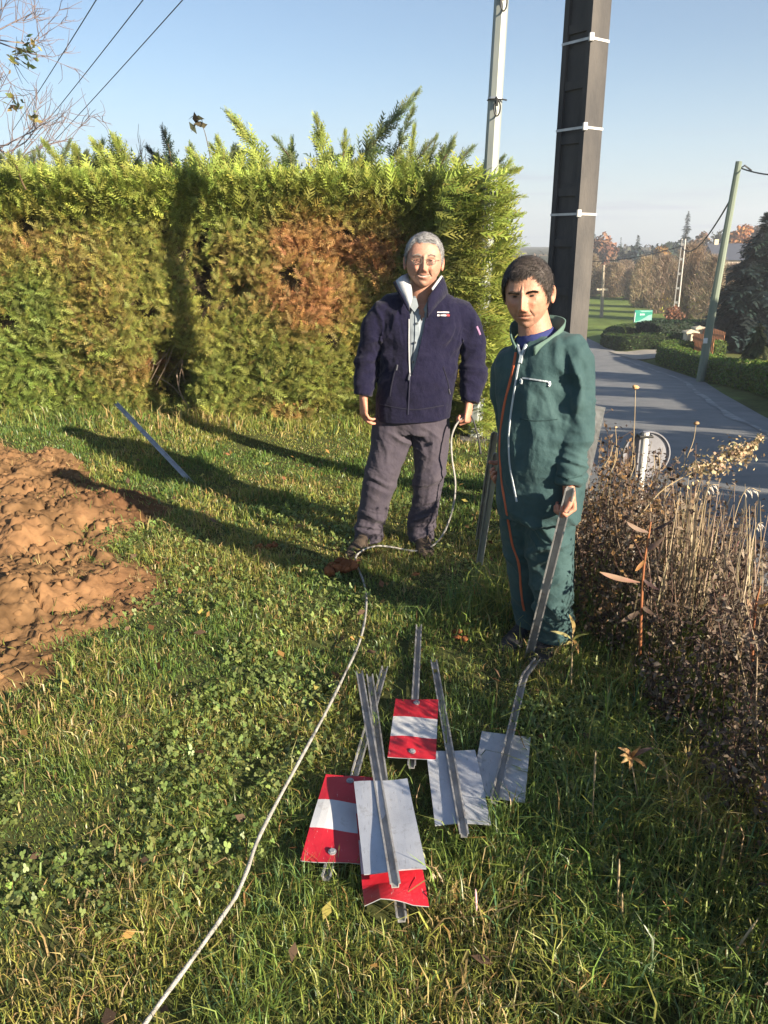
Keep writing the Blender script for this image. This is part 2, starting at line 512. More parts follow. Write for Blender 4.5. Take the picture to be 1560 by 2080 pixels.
# ------------------------------------------------------------------ heap of dug earth
M_EARTH = attr_mat('dug_earth', 0.95, 0.1, 0.6, 55, 0.22, 14)
def mound_mesh():
    xs = np.arange(-3.6, -0.72, 0.0125); ys = np.arange(2.5, 6.4, 0.0125)
    X, Y = np.meshgrid(xs, ys)
    h, d = mound_h(X.ravel(), Y.ravel())
    z = ground_z(X, Y).ravel() + h
    keep = (d > -0.07)
    i = np.arange(X.size).reshape(X.shape)
    F = np.stack([i[:-1, :-1], i[:-1, 1:], i[1:, 1:], i[1:, :-1]], -1).reshape(-1, 4)
    F = F[keep[F].all(1)]
    used = np.unique(F); mp = np.full(X.size, -1); mp[used] = np.arange(len(used))
    V = np.stack([X.ravel(), Y.ravel(), z], -1)[used]
    p = V[:, :2]
    n = fbm(p, 3.0, 4, 4.0)[:, None]
    _, cv1 = cells(p, 27.0, 2.0); n = n + .45 * (cv1[:, None] - .5)
    c = np.array([0.165, 0.095, 0.046]) * (1 + 0.35 * n + 0.25 * fbm(p, 22.0, 3, 9.0)[:, None])
    dq = G(265, 1035); dq2 = G(330, 1200)
    damp = (np.exp(-((V[:, 0] - dq.x) / .38) ** 2 - ((V[:, 1] - dq.y) / .32) ** 2) * .9 + .45 * np.exp(-((V[:, 0] - dq2.x) / .3) ** 2 - ((V[:, 1] - dq2.y) / .25) ** 2) + sstep(0.1, 0.6, n[:, 0]) * 0.3)[:, None]
    damp = np.clip(damp, 0, 1) * .8
    c = c * (1 - damp) + np.array([0.115, 0.052, 0.026]) * (1 + 0.3 * n) * damp
    return arr_mesh('soil_heap', V, [mp[F]], np.clip(c, 0.01, 1))
heap = thing('soil_heap', 'reddish brown heap of freshly dug earth beside the lawn', 'soil heap', (-2.2, 4.4, 0))
put('earth', mound_mesh(), M_EARTH, heap)

def clod_mesh(cent, rad, col, seed=1, sub=2):
    """lumpy stones of earth, joined"""
    b = bmesh.new(); bmesh.ops.create_icosphere(b, subdivisions=sub, radius=1.0)
    bv = np.array([v.co[:] for v in b.verts]); bf = np.array([[v.index for v in f.verts] for f in b.faces]); b.free()
    rg = np.random.default_rng(seed)
    Vs, Fs, Cs = [], [], []
    for k, (c, r) in enumerate(zip(cent, rad)):
        q = bv + 0.0
        q = q * (1 + 0.55 * fbm(bv + k * 3.7, 1.5, 3, k % 13)[:, None]) * np.array([1, rg.uniform(.7, 1.2), rg.uniform(.5, .85)])
        a = rg.uniform(0, 6.28); ca, sa = math.cos(a), math.sin(a)
        q = np.stack([q[:, 0] * ca - q[:, 1] * sa, q[:, 0] * sa + q[:, 1] * ca, q[:, 2]], 1)
        Vs.append(q * r + np.array(c)); Fs.append(bf + k * len(bv))
        Cs.append(np.repeat((np.array(col) * rg.uniform(0.7, 1.3))[None], len(bv), 0))
    return arr_mesh('clods', np.concatenate(Vs), [np.concatenate(Fs)], np.concatenate(Cs))
def scatter_clods(poly, n, rmin, rmax, seed):
    rg = np.random.default_rng(seed); lo, hi = poly.min(0), poly.max(0); out = []; rr = []
    while len(out) < n:
        q = rg.uniform(lo, hi, (n, 2)); d = poly_dist(q, poly)
        q = q[d > -0.42 * rg.random(n) ** 2.2]
        for x, y in q:
            r = rmin + (rmax - rmin) * rg.random() ** 3
            h, _ = mound_h(np.array([x]), np.array([y]))
            out.append((x, y, float(ground_z(np.array([x]), np.array([y]))[0]) + max(float(h[0]), 0) + r * 0.05)); rr.append(r)
    return out[:n], rr[:n]
c_, r_ = scatter_clods(MPOLY, 1300, 0.003, 0.024, 3)
put('clods', clod_mesh(c_, r_, (0.165, 0.094, 0.045), 5, 1), M_EARTH, heap, kind='stuff')
def small_clod(px, py, n, spread, r, label, seed):
    c = G(px, py); rg = np.random.default_rng(seed)
    t = thing('soil_clod', label, 'soil clod', (c.x, c.y, 0), 'loose clods of red earth on the grass')
    cs = [(c.x + rg.normal(0, spread), c.y + rg.normal(0, spread * .7), 0.02 + r * .4 + rg.random() * .02) for _ in range(n)]
    put('lump', clod_mesh(cs, [r * rg.uniform(.5, 1.2) for _ in cs], (0.20, 0.075, 0.032), seed), M_EARTH, t, smooth=True, kind='stuff')
small_clod(706, 1166, 16, 0.045, 0.035, 'rusty red clod of earth in front of the older man\'s shoes', 31)
small_clod(540, 1122, 6, 0.03, 0.022, 'small red clod of earth alone on the shaded grass', 32)
small_clod(925, 1298, 6, 0.04, 0.016, 'dark clod of earth beside the coverall man\'s toe', 33)
small_clod(245, 880, 7, 0.09, 0.022, 'orange patch of earth by the foot of the conifer hedge', 34)
small_clod(345, 880, 7, 0.09, 0.02, 'earth crumbs behind the leaning post at the hedge foot', 35)

# ------------------------------------------------------------------ clipped hedges, gate and pillars across the road
def leaf_cloud(P0, N0, size, cols, seed, tilt=0.8, aspect=1.6):
    """small two-triangle leaves at points P0 facing about N0"""
    rg = np.random.default_rng(seed); n = len(P0)
    N = N0 + rg.normal(0, tilt, (n, 3)); N /= np.linalg.norm(N, axis=1)[:, None] + 1e-9
    T = np.cross(N, rg.normal(0, 1, (n, 3))); T /= np.linalg.norm(T, axis=1)[:, None] + 1e-9
    B = np.cross(N, T)
    s = size * rg.uniform(0.6, 1.35, n)[:, None]
    a = T * s * aspect * .5; b = B * s * .5
    V = np.stack([P0 - a, P0 - a * .1 + b + N * s * .12, P0 + a, P0 - a * .1 - b + N * s * .12], 1).reshape(-1, 3)
    F = np.arange(4 * n).reshape(n, 4)
    C = np.repeat(cols, 4, 0)
    return V, F, C

def jit_cols(base, n, rg, v=0.3, hue=0.15):
    c = np.array(base)[None] * (1 + rg.normal(0, v, (n, 1))) * (1 + rg.normal(0, hue, (n, 3)))
    return np.clip(c, 0.004, 0.9)

def clip_hedge(name, label, line, w, h, base, n_leaf, leaf, seed):
    """hedge that follows a line of ground points, clipped flat"""
    rg = np.random.default_rng(seed)
    pts = smooth_path([Vector((x, y, 0)) for x, y in line], 8)
    t = thing(name, label, 'hedge', (pts[0].x, pts[0].y, float(ground_z(np.array([pts[0].x]), np.array([pts[0].y]))[0])))
    bm = bmesh.new(); rings = []
    prof = [(-.5, 0), (-.52, .35), (-.5, .8), (-.42, .96), (0, 1), (.42, .96), (.5, .8), (.52, .35), (.5, 0)]
    fr = frame_path(pts, (0, 0, 1))
    for (p, tt, s, d) in fr:
        side = Vector((tt.y, -tt.x, 0)).normalized()
        gz = float(ground_z(np.array([p.x]), np.array([p.y]))[0])
        rings.append([bm.verts.new((p.x + side.x * a * w, p.y + side.y * a * w, gz - .02 + b * h)) for a, b in prof])
    for u, v in zip(rings, rings[1:]):
        for k in range(len(prof) - 1): bm.faces.new((u[k], u[k + 1], v[k + 1], v[k]))
    bm.faces.new(rings[0]); bm.faces.new(list(reversed(rings[-1])))
    me = bm_mesh(bm)
    # leaf points on that surface
    me.calc_loop_triangles()
    vs = np.array([v.co[:] for v in me.vertices]); tr = np.array([q.vertices[:] for q in me.loop_triangles])
    a, b, c = vs[tr[:, 0]], vs[tr[:, 1]], vs[tr[:, 2]]
    cr = np.cross(b - a, c - a); ar = np.linalg.norm(cr, axis=1); nn = cr / (ar[:, None] + 1e-9)
    k = rg.choice(len(tr), n_leaf, p=ar / ar.sum()); u = rg.random((n_leaf, 2)); fl = u.sum(1) > 1; u[fl] = 1 - u[fl]
    Q = a[k] + (b[k] - a[k]) * u[:, :1] + (c[k] - a[k]) * u[:, 1:] + nn[k] * rg.uniform(-.03, .07, (n_leaf, 1)) + 0.04 * np.stack([vnoise(a[k] + u[:, :1], 1.3, s_) for s_ in (1, 2, 3)], 1)
    V, F, C = leaf_cloud(Q, nn[k], leaf, jit_cols(base, n_leaf, rg, .3), seed)
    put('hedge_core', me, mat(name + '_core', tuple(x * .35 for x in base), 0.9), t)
    put('foliage', arr_mesh('fol', V, [F], C), M_LEAF, t, kind='stuff')
    return t

hl = [(12.35, 38.0), (11.9, 33.0), (12.05, 28), (10.4, 22), (9.1, 17.5), (8.6, 13.5), (8.6, 9)]
clip_hedge('clipped_hedge', 'low clipped green hedge running along the road edge past the green pole', [(15.2, 36.2), (13.3, 36.3), (12.3, 35.0), (12.0, 32), (11.7, 28), (10.5, 22), (9.35, 17.5), (8.7, 13.5), (8.5, 9)], 0.8, 0.74, (0.105, 0.165, 0.030), 26000, 0.055, 21)
clip_hedge('clipped_hedge', 'low dark clipped hedge on the far side of the gravel apron', [(15.6, 40.4), (13.5, 41.2), (12.3, 42.0), (12.6, 45), (14.5, 48.5), (17.5, 50.5)], 0.9, 0.72, (0.05, 0.085, 0.022), 12000, 0.06, 22)
clip_hedge('clipped_hedge', 'tall dark green hedge behind the stone gate pillars', [(14.8, 46), (17, 47.0), (20, 47.3), (26, 46)], 1.6, 1.02, (0.022, 0.045, 0.020), 9000, 0.08, 23)

M_STONE = mat('cream_render', (0.50, 0.42, 0.30), 0.85, scale=5, base2=(0.62, 0.54, 0.40), bump=0.2, bscale=60)
M_WOODO = mat('orange_stained_wood', (0.30, 0.11, 0.045), 0.6, scale=6, base2=(0.46, 0.20, 0.085), bump=0.2, bscale=40, stretch=(1, 1, .1))
def pillar(x, y, label):
    gz = float(ground_z(np.array([x]), np.array([y]))[0])
    t = thing('gate_pillar', label, 'gate pillar', (x, y, gz), 'rendered gate pillars')
    bm = bmesh.new(); bm_box(bm, (x - .24, y - .24, gz - .05), (x + .24, y + .24, gz + 1.05), bev=.015); put('shaft', bm_mesh(bm), M_STONE, t)
    bm = bmesh.new()
    bm_box(bm, (x - .30, y - .30, gz + 1.05), (x + .30, y + .30, gz + 1.13), bev=.012)
    vs = [bm.verts.new((x + a * .29, y + b * .29, gz + 1.132)) for a, b in ((-1, -1), (1, -1), (1, 1), (-1, 1))]; ap_ = bm.verts.new((x, y, gz + 1.23))
    for i in range(4): bm.faces.new((vs[i], vs[(i + 1) % 4], ap_))
    bm.faces.new(vs)
    put('cap', bm_mesh(bm), M_STONE, t)
PB = P(1400, 700, 36.6); pillar(PB.x, 36.6, 'cream gate pillar nearer the road beside the wooden gate')
PB2 = P(1417, 700, 39.8); pillar(PB2.x, 39.8, 'cream gate pillar standing behind the first at the wooden gate')
def plank_gate(pa, pb, n, h, label, tilt=0):
    a, b = Vector(pa), Vector(pb)
    gz = max(float(ground_z(np.array([a.x]), np.array([a.y]))[0]), a.z)
    t = thing('wooden_gate', label, 'gate', (a.x, a.y, gz))
    d = (b - a).normalized(); nrm = Vector((d.y, -d.x, 0)); L = (b - a).length
    M0 = Matrix(((d.x, nrm.x, 0, a.x), (d.y, nrm.y, 0, a.y), (0, 0, 1, gz + .06), (0, 0, 0, 1)))
    w = L / n
    bm = bmesh.new(); bm_box(bm, (-w * .43, -.012, 0), (w * .43, .012, h), bev=.004)
    me = bm_mesh(bm); me.materials.append(M_WOODO)
    for i in range(n):
        hh = 1 + 0.07 * math.sin(math.pi * (i + .5) / n)
        o = bpy.data.objects.new('board', me); o.matrix_world = M0 @ Matrix.Translation((w * (i + .5), 0, 0)) @ Matrix.Diagonal((1, 1, hh, 1))
        o.location = o.location - t.location; link(o, t)
    for z0 in (.22, h - .25):
        bm = bmesh.new(); bm_box(bm, (0, .016, z0), (L, .05, z0 + .1), M0, .004); put('rail', bm_mesh(bm), M_WOODO, t)
a_ = P(1412, 715, 33.2); b_ = P(1462, 715, 33.6)
plank_gate((P(1406, 700, 36.3).x, 36.3, P(1406, 718, 36.3).z), (P(1450, 700, 33.6).x, 33.6, 0), 14, .86, 'orange brown plank gate leaf standing open nearer the road')
plank_gate((P(1424, 700, 39.6).x, 39.6, P(1424, 718, 39.6).z), (P(1470, 700, 37.6).x, 37.6, 0), 14, 1.05, 'taller sunlit orange plank gate leaf farther back')
# ------------------------------------------------------------------ conifer hedge
def spray_template(nside=5, L=1.0, w=0.046, sub=False):
    """flat feathery spray along +X in the XY plane: stem strip and tapering side shoots with little forks"""
    V, F, T = [], [], []
    def strip(a, b, wa, wb, lift):
        a, b = np.array(a, float), np.array(b, float); d = b - a; nrm = np.array([-d[1], d[0], 0]); nrm /= np.linalg.norm(nrm) + 1e-9
        k = len(V)
        V.extend([a - nrm * wa, a + nrm * wa, b + nrm * wb, b - nrm * wb]); F.append((k, k + 1, k + 2, k + 3))
        T.extend([np.linalg.norm(a[:2]) / L, np.linalg.norm(a[:2]) / L, np.linalg.norm(b[:2]) / L, np.linalg.norm(b[:2]) / L])
    strip((0, 0, 0), (L, 0, -0.06), w * .45, w * .25, 0)
    for i in range(nside):
        t = 0.10 + 0.84 * i / (nside - 1)
        for s in (-1, 1):
            l = L * 0.46 * (1 - 0.70 * t) * (0.85 + 0.3 * random.random()); an = s * R(38 + 12 * random.random())
            x0 = L * (t + 0.03 * s); z0 = -0.06 * t * t
            e = (x0 + l * math.cos(an), l * math.sin(an), z0 + 0.05 * random.uniform(-1, 1))
            strip((x0, 0, z0), e, w * .85, w * .25, 0)
            if sub and l > .2:
                for q in (.45, .75):
                    m = (x0 + l * q * math.cos(an), l * q * math.sin(an), z0)
                    a2 = an - s * R(40); l2 = l * .38
                    strip(m, (m[0] + l2 * math.cos(a2), m[1] + l2 * math.sin(a2), z0 + .02), w * .5, w * .2, 0)
    return np.array(V), np.array(F), np.array(T)
SPRAYS = [spray_template() for _ in range(4)]
SPRAY_S = [spray_template(6, 1.0, 0.06, True) for _ in range(3)]

def place(temps, pos, direc, nrm, size, cols, seed=0, tipgain=1.25, droop=0.0):
    """templates (X along direc, Z along nrm) at many places, joined"""
    rg = np.random.default_rng(seed); n = len(pos)
    D = direc / (np.linalg.norm(direc, axis=1)[:, None] + 1e-9)
    N = nrm - D * (nrm * D).sum(1)[:, None]; N /= np.linalg.norm(N, axis=1)[:, None] + 1e-9
    B = np.cross(N, D)
    ti = rg.integers(0, len(temps), n)
    Vs, Fs, Cs = [], [], []; off = 0
    for k, (tv, tf, tt) in enumerate(temps):
        s = np.where(ti == k)[0]
        if not len(s): continue
        sz = size[s][:, None, None]
        z = tv[None, :, 2:3] - droop * tv[None, :, 0:1] ** 2
        W = pos[s][:, None, :] + sz * (tv[None, :, 0:1] * D[s][:, None, :] + tv[None, :, 1:2] * B[s][:, None, :] + z * N[s][:, None, :])
        Vs.append(W.reshape(-1, 3))
        f = tf[None] + (np.arange(len(s)) * len(tv))[:, None, None] + off
        Fs.append(f.reshape(-1, tf.shape[1])); off += len(s) * len(tv)
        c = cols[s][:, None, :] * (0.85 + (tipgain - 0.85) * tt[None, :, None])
        Cs.append(c.reshape(-1, 3))
    return np.concatenate(Vs), np.concatenate(Fs), np.concatenate(Cs)

HX0, HX1 = -5.4, 0.98
HTOP = 2.26
def h_front(x, z):
    """the hedge's front face"""
    x = np.asarray(x, float); z = np.asarray(z, float)
    p = np.stack([x, z], -1).reshape(-1, 2)
    b = 0.10 * fbm(p, 1.1, 3, 9.0).reshape(x.shape)
    y = 7.78 - 0.24 * sstep(0, .9, z) + b + 0.06 * sstep(1.2, 1.8, z) - 0.15 * sstep(1.92, 2.2, z)
    y = y + 0.9 * np.exp(-((x + 2.08 - .18 * (z - .4)) / 0.17) ** 2 - ((z - 0.42) / 0.27) ** 2)         # dark hollow where two trees meet
    y = y + 0.10 * np.exp(-((x + 2.2) / 0.09) ** 2) * sstep(2.3, 0.8, z)
    y = y + 0.18 * np.exp(-((x + 1.7) / .07) ** 2 - ((z - 1.55) / .22) ** 2) + 0.25 * np.exp(-((x + 1.35) / .10) ** 2 - ((z - 1.3) / .10) ** 2)
    y = y + 0.22 * np.exp(-((x + .35) / .16) ** 2 - ((z - 1.5) / .12) ** 2)
    return y
def hedge_cols(X, Y, Z, rg, inner=None):
    n = len(X)
    p = np.stack([X, Z], 1)
    f = fbm(p, 1.6, 4, 3.3)
    green = np.array([0.190, 0.215, 0.052]); olive = np.array([0.240, 0.232, 0.056]); brown = np.array([0.330, 0.172, 0.072]); lime = np.array([0.245, 0.290, 0.060])
    def patch(px, py, rx, ry):
        q = P(px, py, 7.6); sx = rx * mpp(q)
        return np.exp(-((X - q.x) / sx) ** 2 - ((Z - q.z) / (ry * mpp(q))) ** 2)
    dead = 0.75 * patch(610, 480, 150, 80) + .35 * patch(640, 600, 170, 120) + 1.25 * patch(745, 465, 62, 55) + 0.9 * patch(640, 475, 75, 32) + 0.75 * patch(785, 545, 26, 60) + 0.42 * patch(400, 520, 100, 80) + 0.38 * patch(90, 500, 120, 45) \
        + 0.8 * patch(590, 838, 35, 14) + 0.7 * patch(745, 830, 30, 30) + 0.9 * patch(300, 750, 22, 25) + 0.5 * patch(560, 620, 160, 60) + .5 * patch(925, 770, 20, 45)
    dead = np.clip(dead + 0.42 * f + rg.normal(0, .20, n) - 0.14, 0, 1)
    dead = dead - .15 * sstep(-2.4, -3.6, X) * sstep(1.6, 1.2, Z)
    ol = np.clip(0.55 - .14 * sstep(-2.2, -3.4, X) + 0.5 * fbm(p, 2.3, 3, 7.7) - 0.6 * sstep(1.05, .3, Z), 0, 1)
    c = green * (1 - ol[:, None]) + olive * ol[:, None]
    top = np.clip(sstep(1.60, 2.2, Z + .14 * fbm(p, 3.1, 3, 17.0)) + sstep(.55, .9, X) * .8, 0, 1)[:, None]
    c = c * (1 - top) + lime * top
    dead = dead * (1 - .9 * top[:, 0])
    c = c * (1 - dead[:, None]) + brown * dead[:, None]
    c = c * (1 + rg.normal(0, .22, (n, 1))) * (1 + rg.normal(0, .07, (n, 3)))
    return np.clip(c, 0.006, .6)

hedge = thing('conifer_hedge', 'tall clipped conifer hedge with brown dead patches behind the older man', 'hedge', (-2, 8.2, 0))
def hedge_core():
    xs = np.linspace(HX0, HX1 - .1, 120); zs = np.linspace(-.05, HTOP - .22, 44)
    X, Z = np.meshgrid(xs, zs)
    Yf = h_front(X, Z) + 0.20
    V = np.stack([X, Yf, Z], -1).reshape(-1, 3); i = np.arange(X.size).reshape(X.shape)
    F = [np.stack([i[:-1, :-1], i[:-1, 1:], i[1:, 1:], i[1:, :-1]], -1).reshape(-1, 4)]
    # back, top and ends as one closed skin
    k = len(V); Vb = np.stack([X, np.full(X.shape, 9.5), Z], -1).reshape(-1, 3)
    V = np.concatenate([V, Vb]); j = i + k
    F.append(np.stack([j[:-1, :-1], j[1:, :-1], j[1:, 1:], j[:-1, 1:]], -1).reshape(-1, 4))
    F.append(np.stack([i[-1, :-1], i[-1, 1:], j[-1, 1:], j[-1, :-1]], -1)); F.append(np.stack([i[:-1, -1], j[:-1, -1], j[1:, -1], i[1:, -1]], -1)); F.append(np.stack([i[:-1, 0], i[1:, 0], j[1:, 0], j[:-1, 0]], -1))
    return arr_mesh('core', V, F)
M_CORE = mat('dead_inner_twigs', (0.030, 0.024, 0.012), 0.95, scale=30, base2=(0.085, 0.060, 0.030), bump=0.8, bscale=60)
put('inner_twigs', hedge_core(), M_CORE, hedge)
def hedge_sprays():
    rg = np.random.default_rng(5)
    POS, DIR, NRM, SZ, CL = [], [], [], [], []
    def add(x, y, z, d, nr, s, c=None):
        POS.append(np.stack([x, y, z], 1)); DIR.append(d); NRM.append(nr); SZ.append(s)
        CL.append(hedge_cols(x, y, z, rg) if c is None else c)
    # face, three layers
    for lay, (n, dep, s0) in enumerate(((32000, 0.0, .088), (12000, .10, .10), (7000, -.04, .10))):
        x = rg.uniform(HX0, HX1, n); z = rg.uniform(-.02, HTOP, n) ** 1.0
        f = fbm(np.stack([x, z], 1), 2.6, 3, 14.0)
        k = f > -0.85 + (0.7 if lay == 2 else 0.0); x, z = x[k], z[k]; m = len(x)
        y = h_front(x, z) + dep + rg.normal(0, .035, m)
        sweep = 0.5 * vnoise(np.stack([x, z], 1), .9, 4.0)
        d = np.stack([sweep + rg.normal(.12, .45, m), -0.75 + rg.normal(0, .25, m), 0.32 + rg.normal(0, .45, m) + .5 * sstep(1.7, 2.2, z) - .3 * sstep(.9, .2, z)], 1)
        nr = np.stack([rg.normal(0, .5, m), rg.normal(-.35, .4, m), 0.8 + rg.normal(0, .4, m)], 1)
        fl = rg.random(m) < .62          # most sprays lie against the clipped face
        dfl = np.stack([sweep + rg.normal(.15, .7, m), -.22 + rg.normal(0, .2, m), .55 + rg.normal(0, .6, m)], 1); nfl = np.stack([rg.normal(.15, .35, m), -1 + rg.normal(0, .2, m), rg.normal(.25, .35, m)], 1)
        d = np.where(fl[:, None], dfl, d); nr = np.where(fl[:, None], nfl, nr)
        add(x, y, z, d, nr, s0 * rg.uniform(.6, 1.35, m))
    # crown of upright new growth
    n = 7000
    x = rg.uniform(HX0, HX1, n); y = rg.uniform(7.35, 9.3, n); z = HTOP - .16 + 0.10 * vnoise(np.stack([x, y], 1), 1.3, 3) + .06 * vnoise(np.stack([x, y], 1), 4.1, 6) + 0.07 * rg.normal(0, 1, n)
    d = np.stack([rg.normal(.05, .35, n), rg.normal(-.22, .3, n), np.full(n, 1.0)], 1)
    nr = np.stack([rg.normal(0, .6, n), rg.normal(-.8, .5, n), rg.normal(.1, .3, n)], 1)
    add(x, y, z, d, nr, .145 * rg.uniform(.6, 1.35, n))
    n = 2600       # fringe that leans out over the clipped face
    x = rg.uniform(HX0, HX1, n); z = rg.uniform(1.88, 2.2, n); y = h_front(x, z) - .03
    d = np.stack([rg.normal(.1, .3, n), -.65 + rg.normal(0, .2, n), .75 + rg.normal(0, .3, n)], 1); nr = np.stack([rg.normal(0, .5, n), rg.normal(-.6, .4, n), .5 + rg.normal(0, .3, n)], 1)
    add(x, y, z, d, nr, .13 * rg.uniform(.7, 1.3, n))
    # right end, long soft fronds towards the poles
    n = 4600
    z = rg.uniform(.05, 2.2, n); y = rg.uniform(6.85, 9.0, n) + .1
    bul = 0.16 * np.sin(np.clip(z / 2.3, 0, 1) * math.pi) ** .7
    x = .74 + bul + .05 * rg.normal(0, 1, n) - .10 * np.abs(y - 7.4) + .10 * vnoise(np.stack([y, z], 1), 2.2, 8)
    d = np.stack([.9 + rg.normal(0, .25, n), rg.normal(-.25, .35, n), .28 + rg.normal(0, .28, n)], 1)
    nr = np.stack([rg.normal(-.2, .3, n), rg.normal(-.4, .4, n), .9 + rg.normal(0, .2, n)], 1)
    add(x, y, z, d, nr, .17 * rg.uniform(.6, 1.4, n))
    n = 1500
    z = rg.uniform(.45, 2.2, n); x = rg.uniform(.40, .90, n); y = rg.uniform(6.62, 7.5, n) + .45 * (.9 - x)
    d = np.stack([.75 + rg.normal(0, .3, n), -.45 + rg.normal(0, .3, n), .28 + rg.normal(0, .3, n)], 1)
    nr = np.stack([rg.normal(-.2, .3, n), rg.normal(-.4, .4, n), .9 + rg.normal(0, .2, n)], 1)
    add(x, y, z, d, nr, .20 * rg.uniform(.6, 1.3, n))
    return [np.concatenate(q) for q in (POS, DIR, NRM, SZ, CL)]
pos_, dir_, nrm_, sz_, cl_ = hedge_sprays()
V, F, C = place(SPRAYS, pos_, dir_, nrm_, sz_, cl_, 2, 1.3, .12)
put('foliage', arr_mesh('foliage', V, [F], C), M_LEAF, hedge, kind='stuff')

# long feathery leaders that stand out of the top
def shoot(tip, base, n, s0, col, seed, spread=.72):
    rg = np.random.default_rng(seed)
    b, t = np.array(base), np.array(tip); ax = t - b; L = np.linalg.norm(ax); ax = ax / L
    bend = np.array([0.04, -.05, .05]) * L
    u = rg.uniform(.05, 1, n); pos = b + ax * (u * L)[:, None] + np.outer(np.sin(u * 3.1), bend)
    sd = rg.normal(0, 1, (n, 3)); sd -= np.outer(sd @ ax, ax); sd /= np.linalg.norm(sd, axis=1)[:, None]
    d = ax * (0.75 + .8 * u)[:, None] + sd * (spread * (1.25 - .8 * u))[:, None]
    return pos, d, rg.normal(0, 1, (n, 3)) + np.array([0, -.8, .2]), s0 * (1.25 - .75 * u) * rg.uniform(.7, 1.2, n), jit_cols(col, n, rg, .2, .06)
LIME = (0.26, 0.30, 0.075); GREY = (0.17, 0.21, 0.095); DARK = (0.035, 0.055, 0.040)
shoots = [((845, 192), (720, 335), 42, .19, GREY), ((838, 222), (790, 340), 30, .16, GREY), ((463, 232), (540, 350), 40, .19, LIME), ((640, 240), (655, 350), 34, .17, LIME),
          ((560, 285), (600, 350), 20, .14, GREY), ((330, 262), (350, 345), 26, .13, DARK), ((300, 300), (325, 350), 18, .12, DARK), ((88, 290), (140, 365), 22, .15, LIME), ((232, 282), (255, 350), 34, .17, LIME),
          ((190, 290), (225, 350), 24, .15, LIME), ((920, 282), (890, 345), 20, .14, GREY), ((960, 300), (915, 345), 16, .12, GREY), ((880, 285), (830, 345), 16, .13, GREY),
          ((1050, 346), (975, 378), 22, .15, LIME), ((1055, 438), (985, 455), 18, .15, LIME), ((1062, 400), (990, 420), 10, .12, LIME), ((1052, 640), (955, 650), 14, .16, (.26, .25, .035)), ((1040, 560), (965, 590), 16, .17, LIME), ((430, 300), (460, 350), 22, .15, LIME), ((385, 310), (410, 350), 18, .14, LIME),
          ((700, 275), (690, 345), 22, .14, LIME), ((20, 320), (45, 370), 22, .14, LIME), ((150, 300), (165, 350), 20, .14, LIME), ((1060, 500), (980, 520), 14, .15, LIME)]
parts_ = []
for i, (a, b, n, s, c) in enumerate(shoots):
    Yd = 7.75 if b[1] < 370 and b[0] < 960 else 7.15
    parts_.append((P(*a, Yd), P(*b, Yd + .05), int(n * 2.2), s * .80, c, 40 + i))
rgs = np.random.default_rng(19)
for i in range(58):
    px = rgs.uniform(-60, 1010); hh = rgs.choice([18, 28, 42, 62], p=[.35, .35, .2, .1]) * rgs.uniform(.8, 1.2) * (1.25 if 440 < px < 900 else .8)
    dx = rgs.normal(8, 18) + (20 if px > 600 else 0); Yd = rgs.uniform(7.7, 8.5); y0_ = 352 - (rgs.random() * 14)
    parts_.append((P(px + dx, y0_ - hh, Yd), P(px, y0_ + 22, Yd + .05), int(16 + hh * .7), .115, LIME if rgs.random() < .7 else GREY, 140 + i))
twb = bmesh.new()
Q = [shoot(*q) for q in parts_]
V, F, C = place(SPRAYS, *[np.concatenate([q[k] for q in Q]) for k in range(5)], 3, 1.25, .05)
put('leading_shoots', arr_mesh('shoots', V, [F], C), M_LEAF, hedge, kind='stuff')
for (a, b, *_r) in parts_:
    bm_tube(twb, [b - (a - b) * .3, b, (a + b) / 2 + Vector((.02, -.02, .02)), a], [.008, .007, .005, .002], n=5)
put('shoot_stems', bm_mesh(twb), mat('shoot_bark', (0.10, 0.065, 0.035), .9), hedge, kind='stuff')
# bare grey twigs that show in the clipped face
def face_twigs():
    rg = np.random.default_rng(9); bm = bmesh.new()
    spots = [(730, 440, 700, 475), (620, 440, 690, 470), (650, 520, 720, 500), (500, 480, 640, 455), (690, 400, 740, 470), (760, 430, 740, 500), (330, 690, 300, 760), (350, 600, 390, 720), (380, 650, 340, 760), (360, 760, 380, 820), (480, 540, 560, 520), (590, 660, 640, 640), (800, 480, 770, 560)]
    for (x0, y0, x1, y1) in spots:
        for k in range(4):
            a = P(x0 + rg.normal(0, 18), y0 + rg.normal(0, 18), 7.78 + rg.random() * .12); b = P(x1 + rg.normal(0, 18), y1 + rg.normal(0, 18), 7.66)
            m = (a + b) / 2 + Vector(rg.normal(0, .04, 3)); bm_tube(bm, smooth_path([a, m, b], 3), lerp_list([.007, .004, .0015], 7), n=5)
    return bm_mesh(bm)
put('bare_twigs', face_twigs(), mat('grey_twig', (0.16, 0.11, 0.075), .9, base2=(.26, .20, .15)), hedge, kind='stuff')

